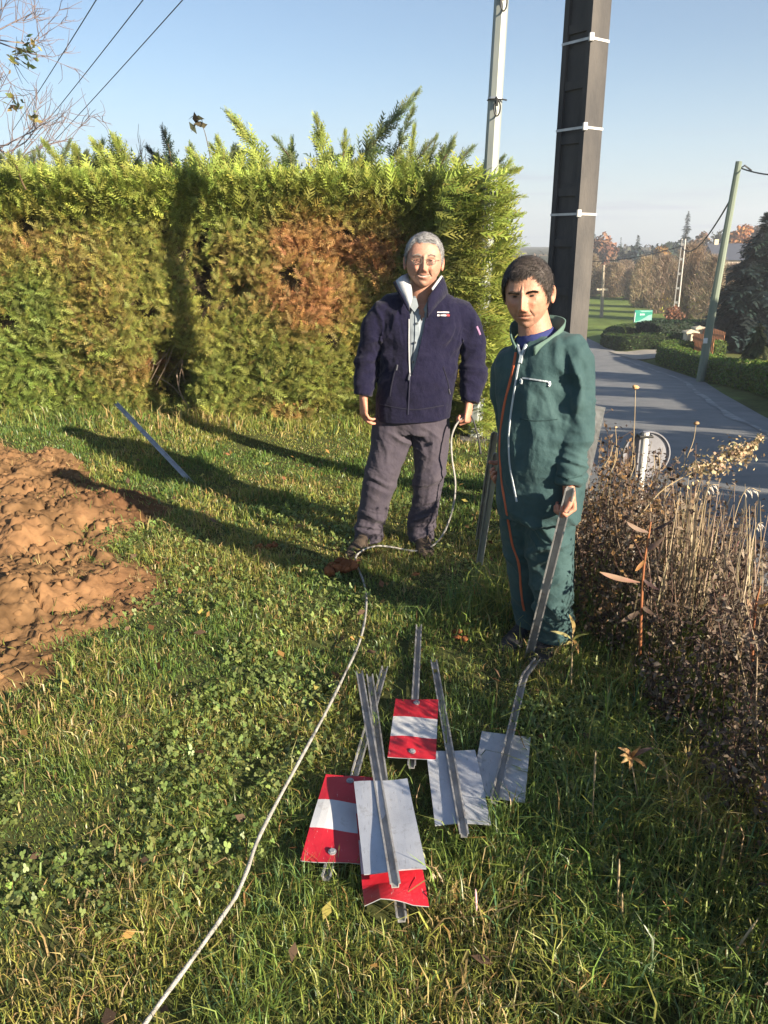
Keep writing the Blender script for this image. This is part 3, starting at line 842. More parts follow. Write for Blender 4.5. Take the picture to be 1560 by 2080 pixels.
# ------------------------------------------------------------------ trees
def bare_tree(root, height, spread, seed, col, levels=4, fan=4, lean=(0, 0, 1), r0=None, twig=0.006, leafcol=None, leaves=0, leaf=.05, limbs=None, up=.35, ratio=.62):
    """trunk and forking limbs as tapered prisms; returns meshes (trunk, crown twigs, leaves)"""
    rg = np.random.default_rng(seed)
    r0 = r0 or height * .018
    segs = [[], []]
    tips = []
    def grow(p, d, L, r, lev):
        n = 3 if lev else 4
        pts = [p]; rad = [r]
        for i in range(n):
            d = d + rg.normal(0, .21 if lev else .05, 3) + np.array([0, 0, .05 if lev else .12]); d = d / np.linalg.norm(d)
            p = p + d * L / n; pts.append(p); rad.append(max(r * (1 - .55 * (i + 1) / n), twig * .5))
        segs[0 if lev == 0 else 1].append((pts, rad))
        if lev >= levels:
            tips.append((pts[-1], d)); return
        k = fan + (2 if lev == 0 else 0)
        for i in range(k):
            u = rg.uniform(.35 if lev else .30, 1.0); j = min(int(u * n), n - 1); q = pts[j] + (pts[j + 1] - pts[j]) * (u * n - j)
            s = rg.normal(0, 1, 3); s -= d * (s @ d); s /= np.linalg.norm(s) + 1e-9
            dd = d * rg.uniform(.3, .8) + s * spread * rg.uniform(.6, 1.1) + np.array([0, 0, up * rg.uniform(.3, 1.)]); dd /= np.linalg.norm(dd)
            grow(q, dd, L * ratio * rg.uniform(.75, 1.15), max(rad[j] * .55, twig), lev + 1)
    root = np.array(root, float)
    if limbs:
        for (a, b, r) in limbs:
            a, b = np.array(a, float), np.array(b, float); d = b - a; L = np.linalg.norm(d); grow(a, d / L, L, r, 1)
        segs[0].append(([root, root + np.array([0, 0, height * .5]), root + np.array([.1, 0, height])], [r0, r0 * .8, r0 * .4]))
    else:
        l = np.array(lean, float); grow(root, l / np.linalg.norm(l), height * .5, r0, 0)
    def build(sg, ns):
        Vs, Fs, off = [], [], 0
        for pts, rad in sg:
            pts = np.array(pts); m = len(pts)
            t = pts[-1] - pts[0]; t = t / (np.linalg.norm(t) + 1e-9); s = np.cross(t, [.3, .9, .2]); s /= np.linalg.norm(s) + 1e-9; b = np.cross(t, s)
            for k in range(ns):
                pass
            th = np.arange(ns) * 2 * math.pi / ns
            ring = np.cos(th)[:, None] * s + np.sin(th)[:, None] * b
            V_ = pts[:, None, :] + np.array(rad)[:, None, None] * ring[None]
            Vs.append(V_.reshape(-1, 3))
            i = np.arange(m * ns).reshape(m, ns); j = np.roll(i, -1, 1)
            Fs.append(np.stack([i[:-1], j[:-1], j[1:], i[1:]], -1).reshape(-1, 4) + off); off += m * ns
        V_ = np.concatenate(Vs); c = np.array(col) * (1 + .25 * fbm(V_, 3.0, 2, 1.0)[:, None])
        return arr_mesh('t', V_, [np.concatenate(Fs)], np.clip(c, .01, 1))
    out = [build(segs[0], 7), build(segs[1], 3)]
    if leaves:
        k = rg.integers(0, len(tips), leaves); P0 = np.array([tips[i][0] for i in k]) + rg.normal(0, leaf * 2.5, (leaves, 3))
        V_, F_, C_ = leaf_cloud(P0, rg.normal(0, 1, (leaves, 3)), leaf, jit_cols(leafcol, leaves, rg, .25, .1), seed, .5, 1.7)
        out.append(arr_mesh('l', V_, [F_], C_))
    return out
def tree(name, label, cat, root, meshes, group=None, crown='crown'):
    t = thing(name, label, cat, tuple(root), group)
    put('trunk', meshes[0], M_TWIG, t, smooth=True)
    put(crown, meshes[1], M_TWIG, t)
    if len(meshes) > 2: put('leaves', meshes[2], M_DRY, t)
    return t

# the near bare tree whose boughs come in from the left
lim = [(P(-190, 260, 9.6), P(5, 150, 9.2), .045), (P(-190, 330, 9.9), P(40, 245, 9.4), .045), (P(-190, 150, 9.6), P(-50, 70, 9.2), .03), (P(-180, 400, 10), P(0, 300, 9.7), .04), (P(-150, 420, 10.2), P(60, 305, 10.0), .035)]
rt = (P(-200, 500, 9.9).x, 9.9, 0.0)
ms = bare_tree(rt, 5.5, .75, 61, (0.20, 0.155, 0.150), levels=4, fan=5, twig=.0042, limbs=lim, leafcol=(.30, .23, .10), leaves=0, up=.15, ratio=.60)
tl = tree('bare_tree', 'bare grey tree reaching in over the left end of the conifer hedge', 'tree', rt, ms)
rgl = np.random.default_rng(3)
lp = [P(62, 92, 9.2), P(50, 108, 9.2), P(58, 105, 9.1), P(28, 212, 9.4), P(30, 205, 9.3), P(30, 125, 9.2), P(80, 238, 9.4)] 
lpts = np.concatenate([np.array(p)[None] + rgl.normal(0, .05, (n_, 3)) for p, n_ in zip(lp, (16, 14, 14, 12, 8, 8, 5))])
V, F, C = leaf_cloud(lpts, rgl.normal(0, 1, lpts.shape), .040, jit_cols((.32, .30, .11), len(lpts), rgl, .3, .15), 4, .6, 2.2)
put('last_leaves', arr_mesh('ll', V, [F], C), M_DRY, tl)
# tan leafed scrub tree behind the hedge's left end
q = P(55, 300, 10.6)
ms = bare_tree((q.x, 10.6, 0), 2.9, .7, 62, (0.22, .16, .13), levels=4, fan=4, twig=.005, leafcol=(.34, .22, .13), leaves=900, leaf=.05)
tree('scrub_tree', 'small tan leafed tree peeping over the left end of the hedge', 'tree', (q.x, 10.6, 0), ms)
q = P(225, 290, 10.4)
ms = bare_tree((q.x, 10.4, 0), 2.95, .5, 63, (0.20, .15, .12), levels=4, fan=5, twig=.004, up=.6)
tree('scrub_tree', 'leafless twiggy shrub tip standing up behind the hedge', 'tree', (q.x, 10.4, 0), ms)
q = P(845, 330, 11.5)
ms = bare_tree((q.x, 11.5, 0), 3.0, .8, 64, (0.20, .12, .08), levels=4, fan=4, twig=.005, leafcol=(.36, .17, .055), leaves=2600, leaf=.05, r0=.05)
tree('orange_leafed_tree', 'orange leafed tree top showing above the hedge near the slim pole', 'tree', (q.x, 11.5, 0), ms)
# thin leafy sapling sticking up out of the hedge
q0, q1 = P(428, 330, 7.9), P(400, 245, 7.9)
st = thing('sapling', 'thin sapling with a few curled leaves sticking out of the hedge top', 'sapling', (q0.x, 7.9, 1.6))
bm = bmesh.new(); bm_tube(bm, smooth_path([q0 - Vector((0, 0, .5)), q0, P(420, 285, 7.9), P(412, 258, 7.9), q1], 4), lerp_list([.006, .005, .004, .003, .002], 17), n=5)
put('stem', bm_mesh(bm), mat('sapling_bark', (.10, .08, .06), .9), st)
lp = np.array([P(x, y, 7.9) for x, y in ((390, 238), (398, 242), (404, 240), (410, 246), (396, 256), (392, 260), (406, 252), (415, 255), (402, 248))])
V, F, C = leaf_cloud(lp, rgl.normal(0, 1, lp.shape), .045, jit_cols((.05, .05, .03), len(lp), rgl, .2, .1), 5, .3, 2.4)
put('leaves', arr_mesh('sl', V, [F], C), M_DRY, st)

# ------------------------------------------------------------------ far trees
def gz(x, y): return float(ground_z(np.array([x]), np.array([y]))[0])
def conifer(label, px, ytop, ybase, Y, wpx, col, seed, name='conifer_tree', n=900, droop=.25, group=None, power=.8, size=None):
    a = P(px, ytop, Y); b = P(px, ybase, Y); g0 = gz(a.x, Y)
    base = Vector((a.x, Y, min(g0, b.z))); H = a.z - base.z; Rr = wpx * mpp(a) / 2
    rg = np.random.default_rng(seed)
    u = rg.random(n) ** .75; th = rg.uniform(0, 2 * math.pi, n)
    rr = Rr * (1 - u) ** power * (0.25 + .75 * rg.random(n) ** .5) * (1 + .28 * np.sin(u * 37 + seed) )
    pos = np.stack([a.x + .25 * rr * np.cos(th), Y + .25 * rr * np.sin(th), base.z + H * (.06 + .93 * u)], 1)
    d = np.stack([np.cos(th), np.sin(th), -droop + rg.normal(0, .15, n) + .9 * sstep(.85, 1, u)], 1)
    t = thing(name, label, 'tree', tuple(base), group)
    V, F, C = place(SPRAY_S, pos, d, np.stack([rg.normal(0, .3, n), rg.normal(0, .3, n), np.ones(n)], 1), np.maximum(rr, Rr * .12) * 1.0, jit_cols(col, n, rg, .3, .08), seed, 1.2, .1)
    # thicken: shoots are wider on far trees
    put('crown', arr_mesh('c', V, [F], C), M_LEAF, t, kind='stuff')
    bm = bmesh.new(); bm_tube(bm, [base - Vector((0, 0, .3)), base + Vector((0, 0, H * .5)), base + Vector((0, 0, H * .97))], [H * .022, H * .013, .02], n=7)
    put('trunk', bm_mesh(bm), mat('conifer_bark', (.06, .045, .035), .9), t)
    return t
def round_tree(label, px, ytop, ybase, Y, wpx, col, seed, n=1500, leaf=None, twigc=(0.17, 0.125, .085), name='broadleaf_tree', group=None, bare=False):
    a = P(px, ytop, Y); b = P(px, ybase, Y); g0 = gz(a.x, Y); base = Vector((a.x, Y, min(g0, b.z))); H = a.z - base.z; W = wpx * mpp(a) / 2
    rg = np.random.default_rng(seed)
    t = thing(name, label, 'tree', tuple(base), group)
    # crown of clumps round an uneven outline
    k = 34
    v = rg.normal(0, 1, (k, 3)); v /= np.linalg.norm(v, axis=1)[:, None]
    cc = np.array([a.x, Y, base.z + H * .60]) + v * np.array([W * .72, W * .72, H * .33]) * rg.uniform(.35, 1, (k, 1)); cr = W * rg.uniform(.22, .42, k)
    i = rg.integers(0, k, n); w = rg.normal(0, 1, (n, 3)); w /= np.linalg.norm(w, axis=1)[:, None]
    Q = cc[i] + w * cr[i][:, None] * rg.uniform(.5, 1.05, (n, 1))
    V, F, C = leaf_cloud(Q, w, leaf or W * .16, jit_cols(col, n, rg, .28, .08), seed, .7, 1.5)
    put('crown', arr_mesh('c', V, [F], C), M_DRY, t, kind='stuff')
    bm = bmesh.new(); bm_tube(bm, [base - Vector((0, 0, .3)), base + Vector((W * .04, 0, H * .3)), base + Vector((0, 0, H * .6))], [H * .028, H * .022, H * .010], n=7)
    for j in range(8):
        q = Vector(cc[j]); s = base + Vector((0, 0, H * rg.uniform(.25, .5))); bm_tube(bm, [s, (s + q) / 2 + Vector((0, 0, H * .04)), q], [H * .010, H * .007, H * .003], n=5)
    put('trunk', bm_mesh(bm), mat('bark', twigc, .9), t)
    return t
def winter_tree(label, px, ytop, ybase, Y, seed, col, spread=.62, levels=5, fan=5, group=None, tw=None, leaves=0, leafcol=None, leaf=.1, name='bare_tree', up=.5):
    a = P(px, ytop, Y); g0 = gz(a.x, Y); b = P(px, ybase, Y); z0 = min(g0, b.z); H = a.z - z0
    ms = bare_tree((a.x, Y, z0), H * .98, spread, seed, col, levels, fan, twig=tw or .00030 * Y, r0=H * .02, leaves=leaves, leafcol=leafcol, leaf=leaf, up=up)
    return tree(name, label, 'tree', (a.x, Y, z0), ms, group)

BR = (0.30, 0.235, 0.165)
def thicket_tree(label, px, ytop, ybase, Y, wpx, col, seed, n=2600, group=None, name='bare_tree', lean=.5):
    """leafless tree of many fine upright twigs that fan out from low down"""
    a = P(px, ytop, Y); g0 = gz(a.x, Y); b = P(px, ybase, Y); z0 = min(g0, b.z); H = a.z - z0; W = wpx * mpp(a) / 2
    rg = np.random.default_rng(seed); t = thing(name, label, 'tree', (a.x, Y, z0), group)
    u = rg.random(n) ** .8; th = rg.uniform(0, 2 * math.pi, n); r = np.sqrt(rg.random(n))
    prof = np.sin(np.clip(.10 + .86 * u, 0, 1) * math.pi) ** .55 * (.75 + .25 * np.sin(th * 3 + seed))
    c = np.stack([a.x + W * prof * r * np.cos(th), Y + W * .8 * prof * r * np.sin(th), z0 + H * (.05 + .90 * u)], 1)
    d = np.stack([np.cos(th) * r * .8, np.sin(th) * r * .8, np.full(n, .9)], 1) + rg.normal(0, lean, (n, 3)); d /= np.linalg.norm(d, axis=1)[:, None]
    L = H * rg.uniform(.04, .13, (n, 1)); s = np.cross(d, rg.normal(0, 1, (n, 3))); s /= np.linalg.norm(s, axis=1)[:, None]; w = .00027 * Y * rg.uniform(.5, 1.3, (n, 1))
    V = np.stack([c - d * L * .5 - s * w, c - d * L * .5 + s * w, c + d * L * .5 + s * w * .3, c + d * L * .5 - s * w * .3], 1).reshape(-1, 3)
    put('crown', arr_mesh('tw', V, [np.arange(4 * n).reshape(n, 4)], np.repeat(jit_cols(col, n, rg, .28, .06), 4, 0)), M_DRY, t, kind='stuff')
    bm = bmesh.new(); base = Vector((a.x, Y, z0 - .3)); bm_tube(bm, [base, base + Vector((.1, 0, H * .45)), base + Vector((0, 0, H * .8))], [H * .018, H * .012, H * .003], n=6)
    for k in range(14):
        i = rg.integers(0, n); q = Vector(c[i]); s0 = base + Vector((0, 0, .3 + H * rg.uniform(.08, .4))); bm_tube(bm, [s0, s0.lerp(q, .5) + Vector((0, 0, -H * .03)), q], [H * .007, H * .005, H * .002], n=4)
    put('trunk', bm_mesh(bm), mat('winter_bark', (.24, .19, .13), .9), t)
    return t
belt = [(1200, 512, 612, 96, 90, 'pale leafless tree beside the thin field pole'), (1250, 530, 616, 94, 80, 'leafless tree left of the green board'), (1292, 540, 622, 90, 80, 'low leafless tree above the green board'), (1316, 515, 640, 78, 100, 'leafless tree rising behind the green board'),
        (1352, 512, 650, 70, 86, 'leafless tree just left of the lattice pole'), (1412, 488, 664, 62, 120, 'tall pale leafless tree just right of the lattice pole'), (1456, 512, 664, 60, 100, 'leafless tree behind the slanting green pole'), (1225, 548, 612, 100, 70, 'low leafless tree in front of the dark field conifer'), (1490, 530, 665, 72, 100, 'leafless tree against the dark spruce'), (1382, 525, 650, 86, 90, 'leafless tree behind the lattice pole'), (1270, 525, 612, 108, 80, 'leafless tree deep in the field belt'), (1172, 530, 610, 104, 60, 'leafless tree half hidden by the concrete pole'), (1120, 540, 612, 110, 80, 'leafless tree left of the concrete pole'), (1070, 545, 615, 112, 80, 'leafless tree behind the coverall man\'s hair')]
for i, (px, yt, yb, Y, w, lab) in enumerate(belt):
    thicket_tree(lab, px, yt, yb, Y, w, tuple(c * (0.85 + .08 * (i % 4)) * q for c, q in zip(BR, (1, 1 - .03 * (i % 3), 1 - .08 * (i % 2)))), 200 + i, 5200, 'leafless trees along the field')
rgy = np.random.default_rng(12)
for k, (px, py, Y) in enumerate(((1348, 622, 69), (1412, 640, 61), (1430, 600, 61))):
    c = P(px, py, Y); pts = np.array(c)[None] + rgy.normal(0, .5, (40, 3)) * np.array([1, 1, 1.6]); V, F, C = leaf_cloud(pts, rgy.normal(0, 1, (40, 3)), .16, jit_cols((.45, .38, .06), 40, rgy, .2, .08), 5 + k)
    o = put('yellow_leaves', arr_mesh('yl', V, [F], C), M_DRY); tag(o, ['last yellow leaves low on the tree left of the lattice pole', 'last yellow leaves low on the tree right of the lattice pole', 'last yellow leaves halfway up the tall pale tree'][k], 'leaves', kind='stuff')

# trees further up the hill
conifer('grey green spruce topping the hill beside the concrete pole', 1203, 448, 560, 190, 44, (.05, .075, .055), 301, n=700)
conifer('dark hill conifer just left of the rust round tree', 1188, 480, 560, 185, 34, (.035, .05, .04), 302, n=500)
round_tree('rust brown round tree on the hill right of the concrete pole', 1222, 476, 570, 165, 78, (.24, .125, .075), 303, 1800)
conifer('small green conifer in the middle of the skyline', 1262, 482, 570, 200, 30, (.055, .085, .045), 304, n=500)
round_tree('green rounded tree below the small skyline conifer', 1258, 497, 575, 180, 40, (.06, .075, .035), 305, 800)
conifer('broad blue green cedar on the skyline', 1297, 478, 570, 190, 52, (.045, .07, .055), 306, n=700)
round_tree('dark blue green clump of trees under the cedar', 1285, 512, 575, 150, 90, (.025, .042, .048), 307, 1500, name='dark_tree')
conifer('dark purplish conifer standing at the field edge', 1243, 514, 610, 100, 34, (.05, .052, .048), 308, n=500, droop=.5)
for k, (px, yt, w) in enumerate(((1330, 493, 50), (1352, 486, 46), (1375, 475, 50), (1348, 499, 60))):
    round_tree(['flat topped dark pine, leftmost of the skyline pines', 'second dark skyline pine from the cedar', 'tall dark pine beside the spire conifer', 'low dark pine below the skyline pines'][k], px, yt, 575, 175 + 6 * k, w, (.035, .06, .035), 310 + k, 900, name='pine_tree')
conifer('tall narrow spire conifer above the lattice pole', 1399, 428, 560, 170, 26, (.035, .055, .042), 320, n=900, power=.45, droop=.1)
round_tree('yellow orange round tree in front of the skyline pines', 1341, 500, 580, 135, 58, (.36, .20, .055), 321, 1500)
round_tree('dull brown tree right of the spire conifer', 1428, 464, 580, 150, 56, (.21, .135, .085), 322, 1200)
round_tree('dark green tree on the hill behind the slanting pole', 1466, 460, 560, 160, 50, (.06, .065, .045), 323, 1000, name='dark_tree')
round_tree('bright orange autumn tree beside the slate roofed house', 1510, 452, 545, 145, 62, (.36, .165, .065), 324, 1800)
round_tree('brown tree at the edge of the view above the house', 1556, 442, 540, 155, 60, (.21, .14, .10), 325, 1200)
round_tree('dark brown tree behind the orange autumn tree', 1480, 470, 555, 170, 40, (.13, .09, .06), 326, 900)
for k in range(16):     # the wooded hill that closes the view behind and beside the poles
    px = 860 + 46 * k
    round_tree(['low distant olive wood tree', 'low distant grey wood tree', 'low distant brown wood tree'][k % 3] + ' on the horizon hill ' + ['behind the older man', 'behind the hedge end', 'behind the slim pole', 'right of the slim pole', 'between the two poles', 'left of the concrete pole', 'behind the concrete pole', 'right of the concrete pole', 'below the rust tree', 'under the small skyline conifer', 'under the cedar', 'under the skyline pines', 'under the spire conifer', 'behind the slanting pole', 'under the stone house', 'behind the dark spruce'][k],
               px, (506 if k < 7 else 500 - 4 * (k - 7)) + (k * 7) % 12, 580, 260, 84, [(.12, .11, .07), (.13, .115, .09), (.17, .12, .08)][k % 3], 340 + k, 700)
# dark spruce and a weeping one in the garden at the right
conifer('large dark blue spruce at the edge of the view', 1566, 432, 700, 40, 196, (.028, .048, .044), 330, n=2600, droop=.35, power=.62)
conifer('small weeping yellowish conifer in front of the dark spruce', 1545, 655, 762, 27, 86, (.10, .105, .045), 331, n=420, droop=.8, power=.55)
round_tree('low dark bush between the gate and the dark spruce', 1478, 664, 700, 45, 50, (.03, .055, .022), 332, 1200, name='dark_bush')
round_tree('reddish twiggy bush at the foot of the lattice pole', 1372, 622, 662, 57, 46, (.24, .12, .075), 333, 900, name='red_bush')
M_CONC = mat('weathered_concrete', (0.040, 0.040, 0.043), .88, scale=4.5, base2=(0.096, 0.088, 0.082), bump=.35, bscale=70, stretch=(1, 1, .4))
# ------------------------------------------------------------------ poles and wires
def octa_pole(name, label, base, top, r0, r1, m, n=8, group=None):
    t = thing(name, label, 'utility pole', tuple(base), group)
    bm = bmesh.new()
    b, tp = Vector(base), Vector(top)
    bm_tube(bm, [b - Vector((0, 0, .3)), b + (tp - b) * .33, b + (tp - b) * .66, tp], [r0, r0 + (r1 - r0) * .33, r0 + (r1 - r0) * .66, r1], n=n)
    put('shaft', bm_mesh(bm), m, t)
    return t
M_POLE = mat('grey_green_galvanised', (0.22, 0.245, 0.235), 0.5, 0.1, scale=5, base2=(0.31, 0.335, 0.315), bump=0.12, bscale=40, stretch=(1, 1, .25))
b0 = G(963, 896); top = P(1026, -120, 6.95); ax = (top - b0).normalized()
lp_ = octa_pole('telephone_pole', 'slim grey green faceted pole at the right end of the conifer hedge', b0, b0 + ax * 7.6, .066, .042, M_POLE)
def hook(pt, ax):
    bm = bmesh.new()
    pts = [pt + Vector((-.062, -.02, .03)), pt + Vector((-.05, -.062, .03)), pt + Vector((0, -.075, .03)), pt + Vector((.05, -.06, .03)), pt + Vector((.085, -.03, .03))]
    bm_tube(bm, smooth_path(pts, 4), .006, n=6)
    ring = [pt + Vector((.008 + .024 * math.cos(a), -.082 - .006 * math.sin(a * 2), -.035 + .055 * math.sin(a))) for a in np.linspace(0, 2 * math.pi, 17)]
    bm_tube(bm, ring, .0065, n=6, ref=(0, 1, 0))
    bm_tube(bm, [pt + Vector((0, -.07, .045)), pt + Vector((.004, -.085, .02)), pt + Vector((.006, -.082, -.02))], .010, n=6)
    return bm_mesh(bm)
M_IRON = mat('dark_iron', (.05, .05, .05), .5, .6)
for py, px in ((212, 1011), (0, 1022)):
    s = b0 + ax * ((P(px, py, 6.95).z - b0.z) / ax.z)
    put('cable_hook', hook(s, ax), M_IRON, lp_)
    bm = bmesh.new(); bm_tube(bm, [s + ax * .04, s + ax * .055], .060, n=8); put('strap', bm_mesh(bm), M_GALV, lp_)
bm = bmesh.new(); bm_box(bm, (b0.x - .15, b0.y - .13, -.06), (b0.x + .16, b0.y + .16, .05), bev=.02); put('footing', bm_mesh(bm), M_CONC, lp_)

# concrete ladder-faced pole
def concrete_pole(name, label, base, H, wL, wR, taper, th, rung, recess, m, straps=(), group=None, open_=False):
    base = Vector(base)
    t = thing(name, label, 'utility pole', tuple(base), group)
    nR = Vector((math.sin(th), -math.cos(th), 0)); nL = Vector((-math.cos(th), -math.sin(th), 0))
    # local axes: u along the wide (left) face, v into the pole
    u = nR; v = -nL
    def pt(a, b, z): 
        k = 1 - taper * z
        return base + u * (a * wL * k) + v * (b * wR * k) + Vector((0, 0, z))
    bm = bmesh.new()
    def prism(a0, a1, b0_, b1_, z0, z1):
        vs = [bm.verts.new(pt(a, b, z)) for z in (z0, z1) for a, b in ((a0, b0_), (a1, b0_), (a1, b1_), (a0, b1_))]
        for q in ((0, 1, 2, 3), (4, 7, 6, 5), (0, 4, 5, 1), (1, 5, 6, 2), (2, 6, 7, 3), (3, 7, 4, 0)): bm.faces.new([vs[i] for i in q])
    e = .16
    prism(-.5, -.5 + e, -.5, .5, -.4, H); prism(.5 - e, .5, -.5, .5, -.4, H)
    if not open_: prism(-.5 + e, .5 - e, -.5 + recess, .5, -.4, H)
    z = .35
    while z < H:
        prism(-.5 + e, .5 - e, -.5 + .05, (.5 if open_ else -.5 + recess), z, z + rung * .16); z += rung
    bmesh.ops.remove_doubles(bm, verts=bm.verts, dist=1e-5)
    put('shaft', bm_mesh(bm), m, t)
    for zs in straps:
        b2 = bmesh.new()
        o = .5
        ring = []
        for zz in (zs, zs + .013):
            k = 1
            ring.append([b2.verts.new(base + u * (a * (wL * (1 - taper * zz) + .006)) + v * (b * (wR * (1 - taper * zz) + .006)) + Vector((0, 0, zz))) for a, b in ((-.5, -.5), (.5, -.5), (.5, .5), (-.5, .5))])
        for i in range(4): b2.faces.new((ring[0][i], ring[0][(i + 1) % 4], ring[1][(i + 1) % 4], ring[1][i]))
        bk = pt(.5, -.5, zs + .009) + u * .004
        bm_box(b2, bk + Vector((-.012, -.012, -.02)), bk + Vector((.012, .012, .02)), bev=.004)
        put('steel_strap', bm_mesh(b2), M_STRAP, t)
    return t
M_STRAP = mat('bright_strap', (.42, .41, .40), .5, .3, scale=20, base2=(.62, .61, .60))
CPX, CPY = 1.075, 4.83
def cz(px, py): return P(px, py, CPY).z
concrete_pole('concrete_pole', 'dark concrete pole with ladder recesses behind the man in green', (CPX, CPY, -.02), 9.0, .215, .158, .035, R(36), .268, .13, M_CONC, [cz(1160, 82), cz(1150, 259), cz(1140, 431), cz(1170, -95)])
# the far ladder pole and the thin field pole
q = P(1371, 648, 60); tq = P(1386, 485, 60)
concrete_pole('lattice_pole', 'pale open ladder concrete pole standing over the far bushes', (q.x, 60, gz(q.x, 60)), tq.z - gz(q.x, 60), .36, .26, .045, R(60), 1.0, .5, mat('pale_concrete', (.42, .39, .36), .85, base2=(.55, .52, .49), bump=.2), open_=True)
q = P(1221, 655, 66); tq = P(1226, 538, 66)
t = octa_pole('field_pole', 'thin wooden pole with a small crossarm standing in the field', (q.x, 66, gz(q.x, 66)), (tq.x, 66, tq.z), .15, .10, mat('grey_wood', (.24, .20, .15), .9, base2=(.36, .31, .24)), 7)
c = P(1223, 588, 66); bm = bmesh.new(); bm_box(bm, c + Vector((-.45, -.12, -.07)), c + Vector((.45, -.02, .07)), bev=.01); put('crossarm', bm_mesh(bm), M_STONE, t)
# green slanting pole at the roadside
M_GREENP = mat('green_treated_pole', (0.125, 0.160, 0.120), .7, scale=3, base2=(0.21, 0.245, 0.19), bump=.25, bscale=30, stretch=(1, 1, .08))
q = P(1422, 772, 27.6); tq = P(1501, 328, 27.6); qb = Vector((q.x, 27.6, gz(q.x, 27.6)))
gp = octa_pole('slanting_pole', 'slanting green wooden pole standing in the clipped hedge by the road', qb, tq, .150, .100, M_GREENP, 10)
c = P(1432, 692, 27.4); bm = bmesh.new(); bm_box(bm, c + Vector((-.06, -.03, -.09)), c + Vector((.08, .0, .09)), bev=.01); put('number_plate', bm_mesh(bm), mat('white_tag', (.7, .7, .68), .5), gp)
bm = bmesh.new(); bm_tube(bm, [tq + Vector((0, 0, -.25)), tq + Vector((.18, -.05, -.12)), tq + Vector((.4, -.1, -.28))], .03, n=6); put('bracket', bm_mesh(bm), M_IRON, gp)
M_WIRE = mat('black_cable', (.03, .03, .032), .6)
def wire(label, a, b, sag, r, group=None, name='overhead_wire', n=24):
    a, b = Vector(a), Vector(b)
    pts = [a.lerp(b, k / n) - Vector((0, 0, sag * 4 * (k / n) * (1 - k / n))) for k in range(n + 1)]
    bm = bmesh.new(); bm_tube(bm, pts, r, ref=(0, 0, 1), n=5)
    o = put(name, bm_mesh(bm), M_WIRE); tag(o, label, 'wire', group); return o
tt = P(1488, 398, 27.6)
wire('black cable looping from the slanting pole down to the lattice pole', tt, P(1384, 500, 60), .9, .03)
wire('black cable leaving the slanting pole top towards the edge of the view', tq + Vector((.1, 0, -.2)), P(1640, 352, 24), .12, .022)
wire('thin cable from the lattice pole across the hill towards the concrete pole', P(1384, 500, 60), P(1120, 525, 75), .6, .03)
for i, (xa, ya, xb, yb, lab) in enumerate(((185, 0, 62, 205, 'leftmost of the three power lines in the sky'), (278, 0, 100, 235, 'middle of the three power lines in the sky'), (357, 0, 128, 262, 'power line farthest from the bare tree of the three in the sky'))):
    a = P(xa, ya, 15.0); b = P(xb, yb, 24.0)
    d = (a - b); wire(lab, a + d * 1.6, b - d * .6, .10, .009, None, 'power_line')
# far house and the green board
M_SLATE = mat('slate_roof', (.055, .062, .085), .6, scale=8, bump=.2); M_HWALL = mat('stone_house_wall', (.38, .31, .25), .9, scale=3, bump=.2)
def house(px, ytop, ybase, Y, w, d, hw, hr, label, wall=M_HWALL, roof=M_SLATE):
    c = P(px, ytop, Y); z1 = c.z; zr = z1 - hr; z0 = zr - hw
    t = thing('stone_house', label, 'house', (c.x, Y, z0))
    bm = bmesh.new(); bm_box(bm, (c.x - w / 2, Y, z0 - 3), (c.x + w / 2, Y + d, zr)); put('wall', bm_mesh(bm), wall, t)
    bm = bmesh.new()
    a = [(c.x - w / 2 - .3, Y - .4, zr - .1), (c.x + w / 2 + .3, Y - .4, zr - .1), (c.x + w / 2 + .3, Y + d / 2, z1), (c.x - w / 2 - .3, Y + d / 2, z1), (c.x - w / 2 - .3, Y + d + .4, zr - .1), (c.x + w / 2 + .3, Y + d + .4, zr - .1)]
    v = [bm.verts.new(q) for q in a]
    for f in ((0, 1, 2, 3), (3, 2, 5, 4), (0, 3, 4), (1, 5, 2), (0, 4, 5, 1)): bm.faces.new([v[i] for i in f])
    rf = put('roof', bm_mesh(bm), roof, t)
    bm = bmesh.new(); bm_box(bm, (c.x - w * .42, Y + d / 2 - .3, z1 - .6), (c.x - w * .42 + .6, Y + d / 2 + .3, z1 + .55)); put('chimney', bm_mesh(bm), M_STONE, rf)
    for k in range(3):
        x = c.x - w * .3 + k * w * .3
        bm = bmesh.new(); bm_box(bm, (x - .5, Y - .05, zr - 2.0), (x + .5, Y + .1, zr - .6)); f = put('window', bm_mesh(bm), M_STRAP, t)
        bm = bmesh.new(); bm_box(bm, (x - .4, Y - .08, zr - 1.9), (x + .4, Y - .052, zr - .7)); put('pane', bm_mesh(bm), mat('dark_pane', (.05, .06, .08), .1), f)
house(1520, 494, 525, 120, 8.5, 7, 2.4, 2.2, 'stone house with a dark slate roof among the trees on the hill')
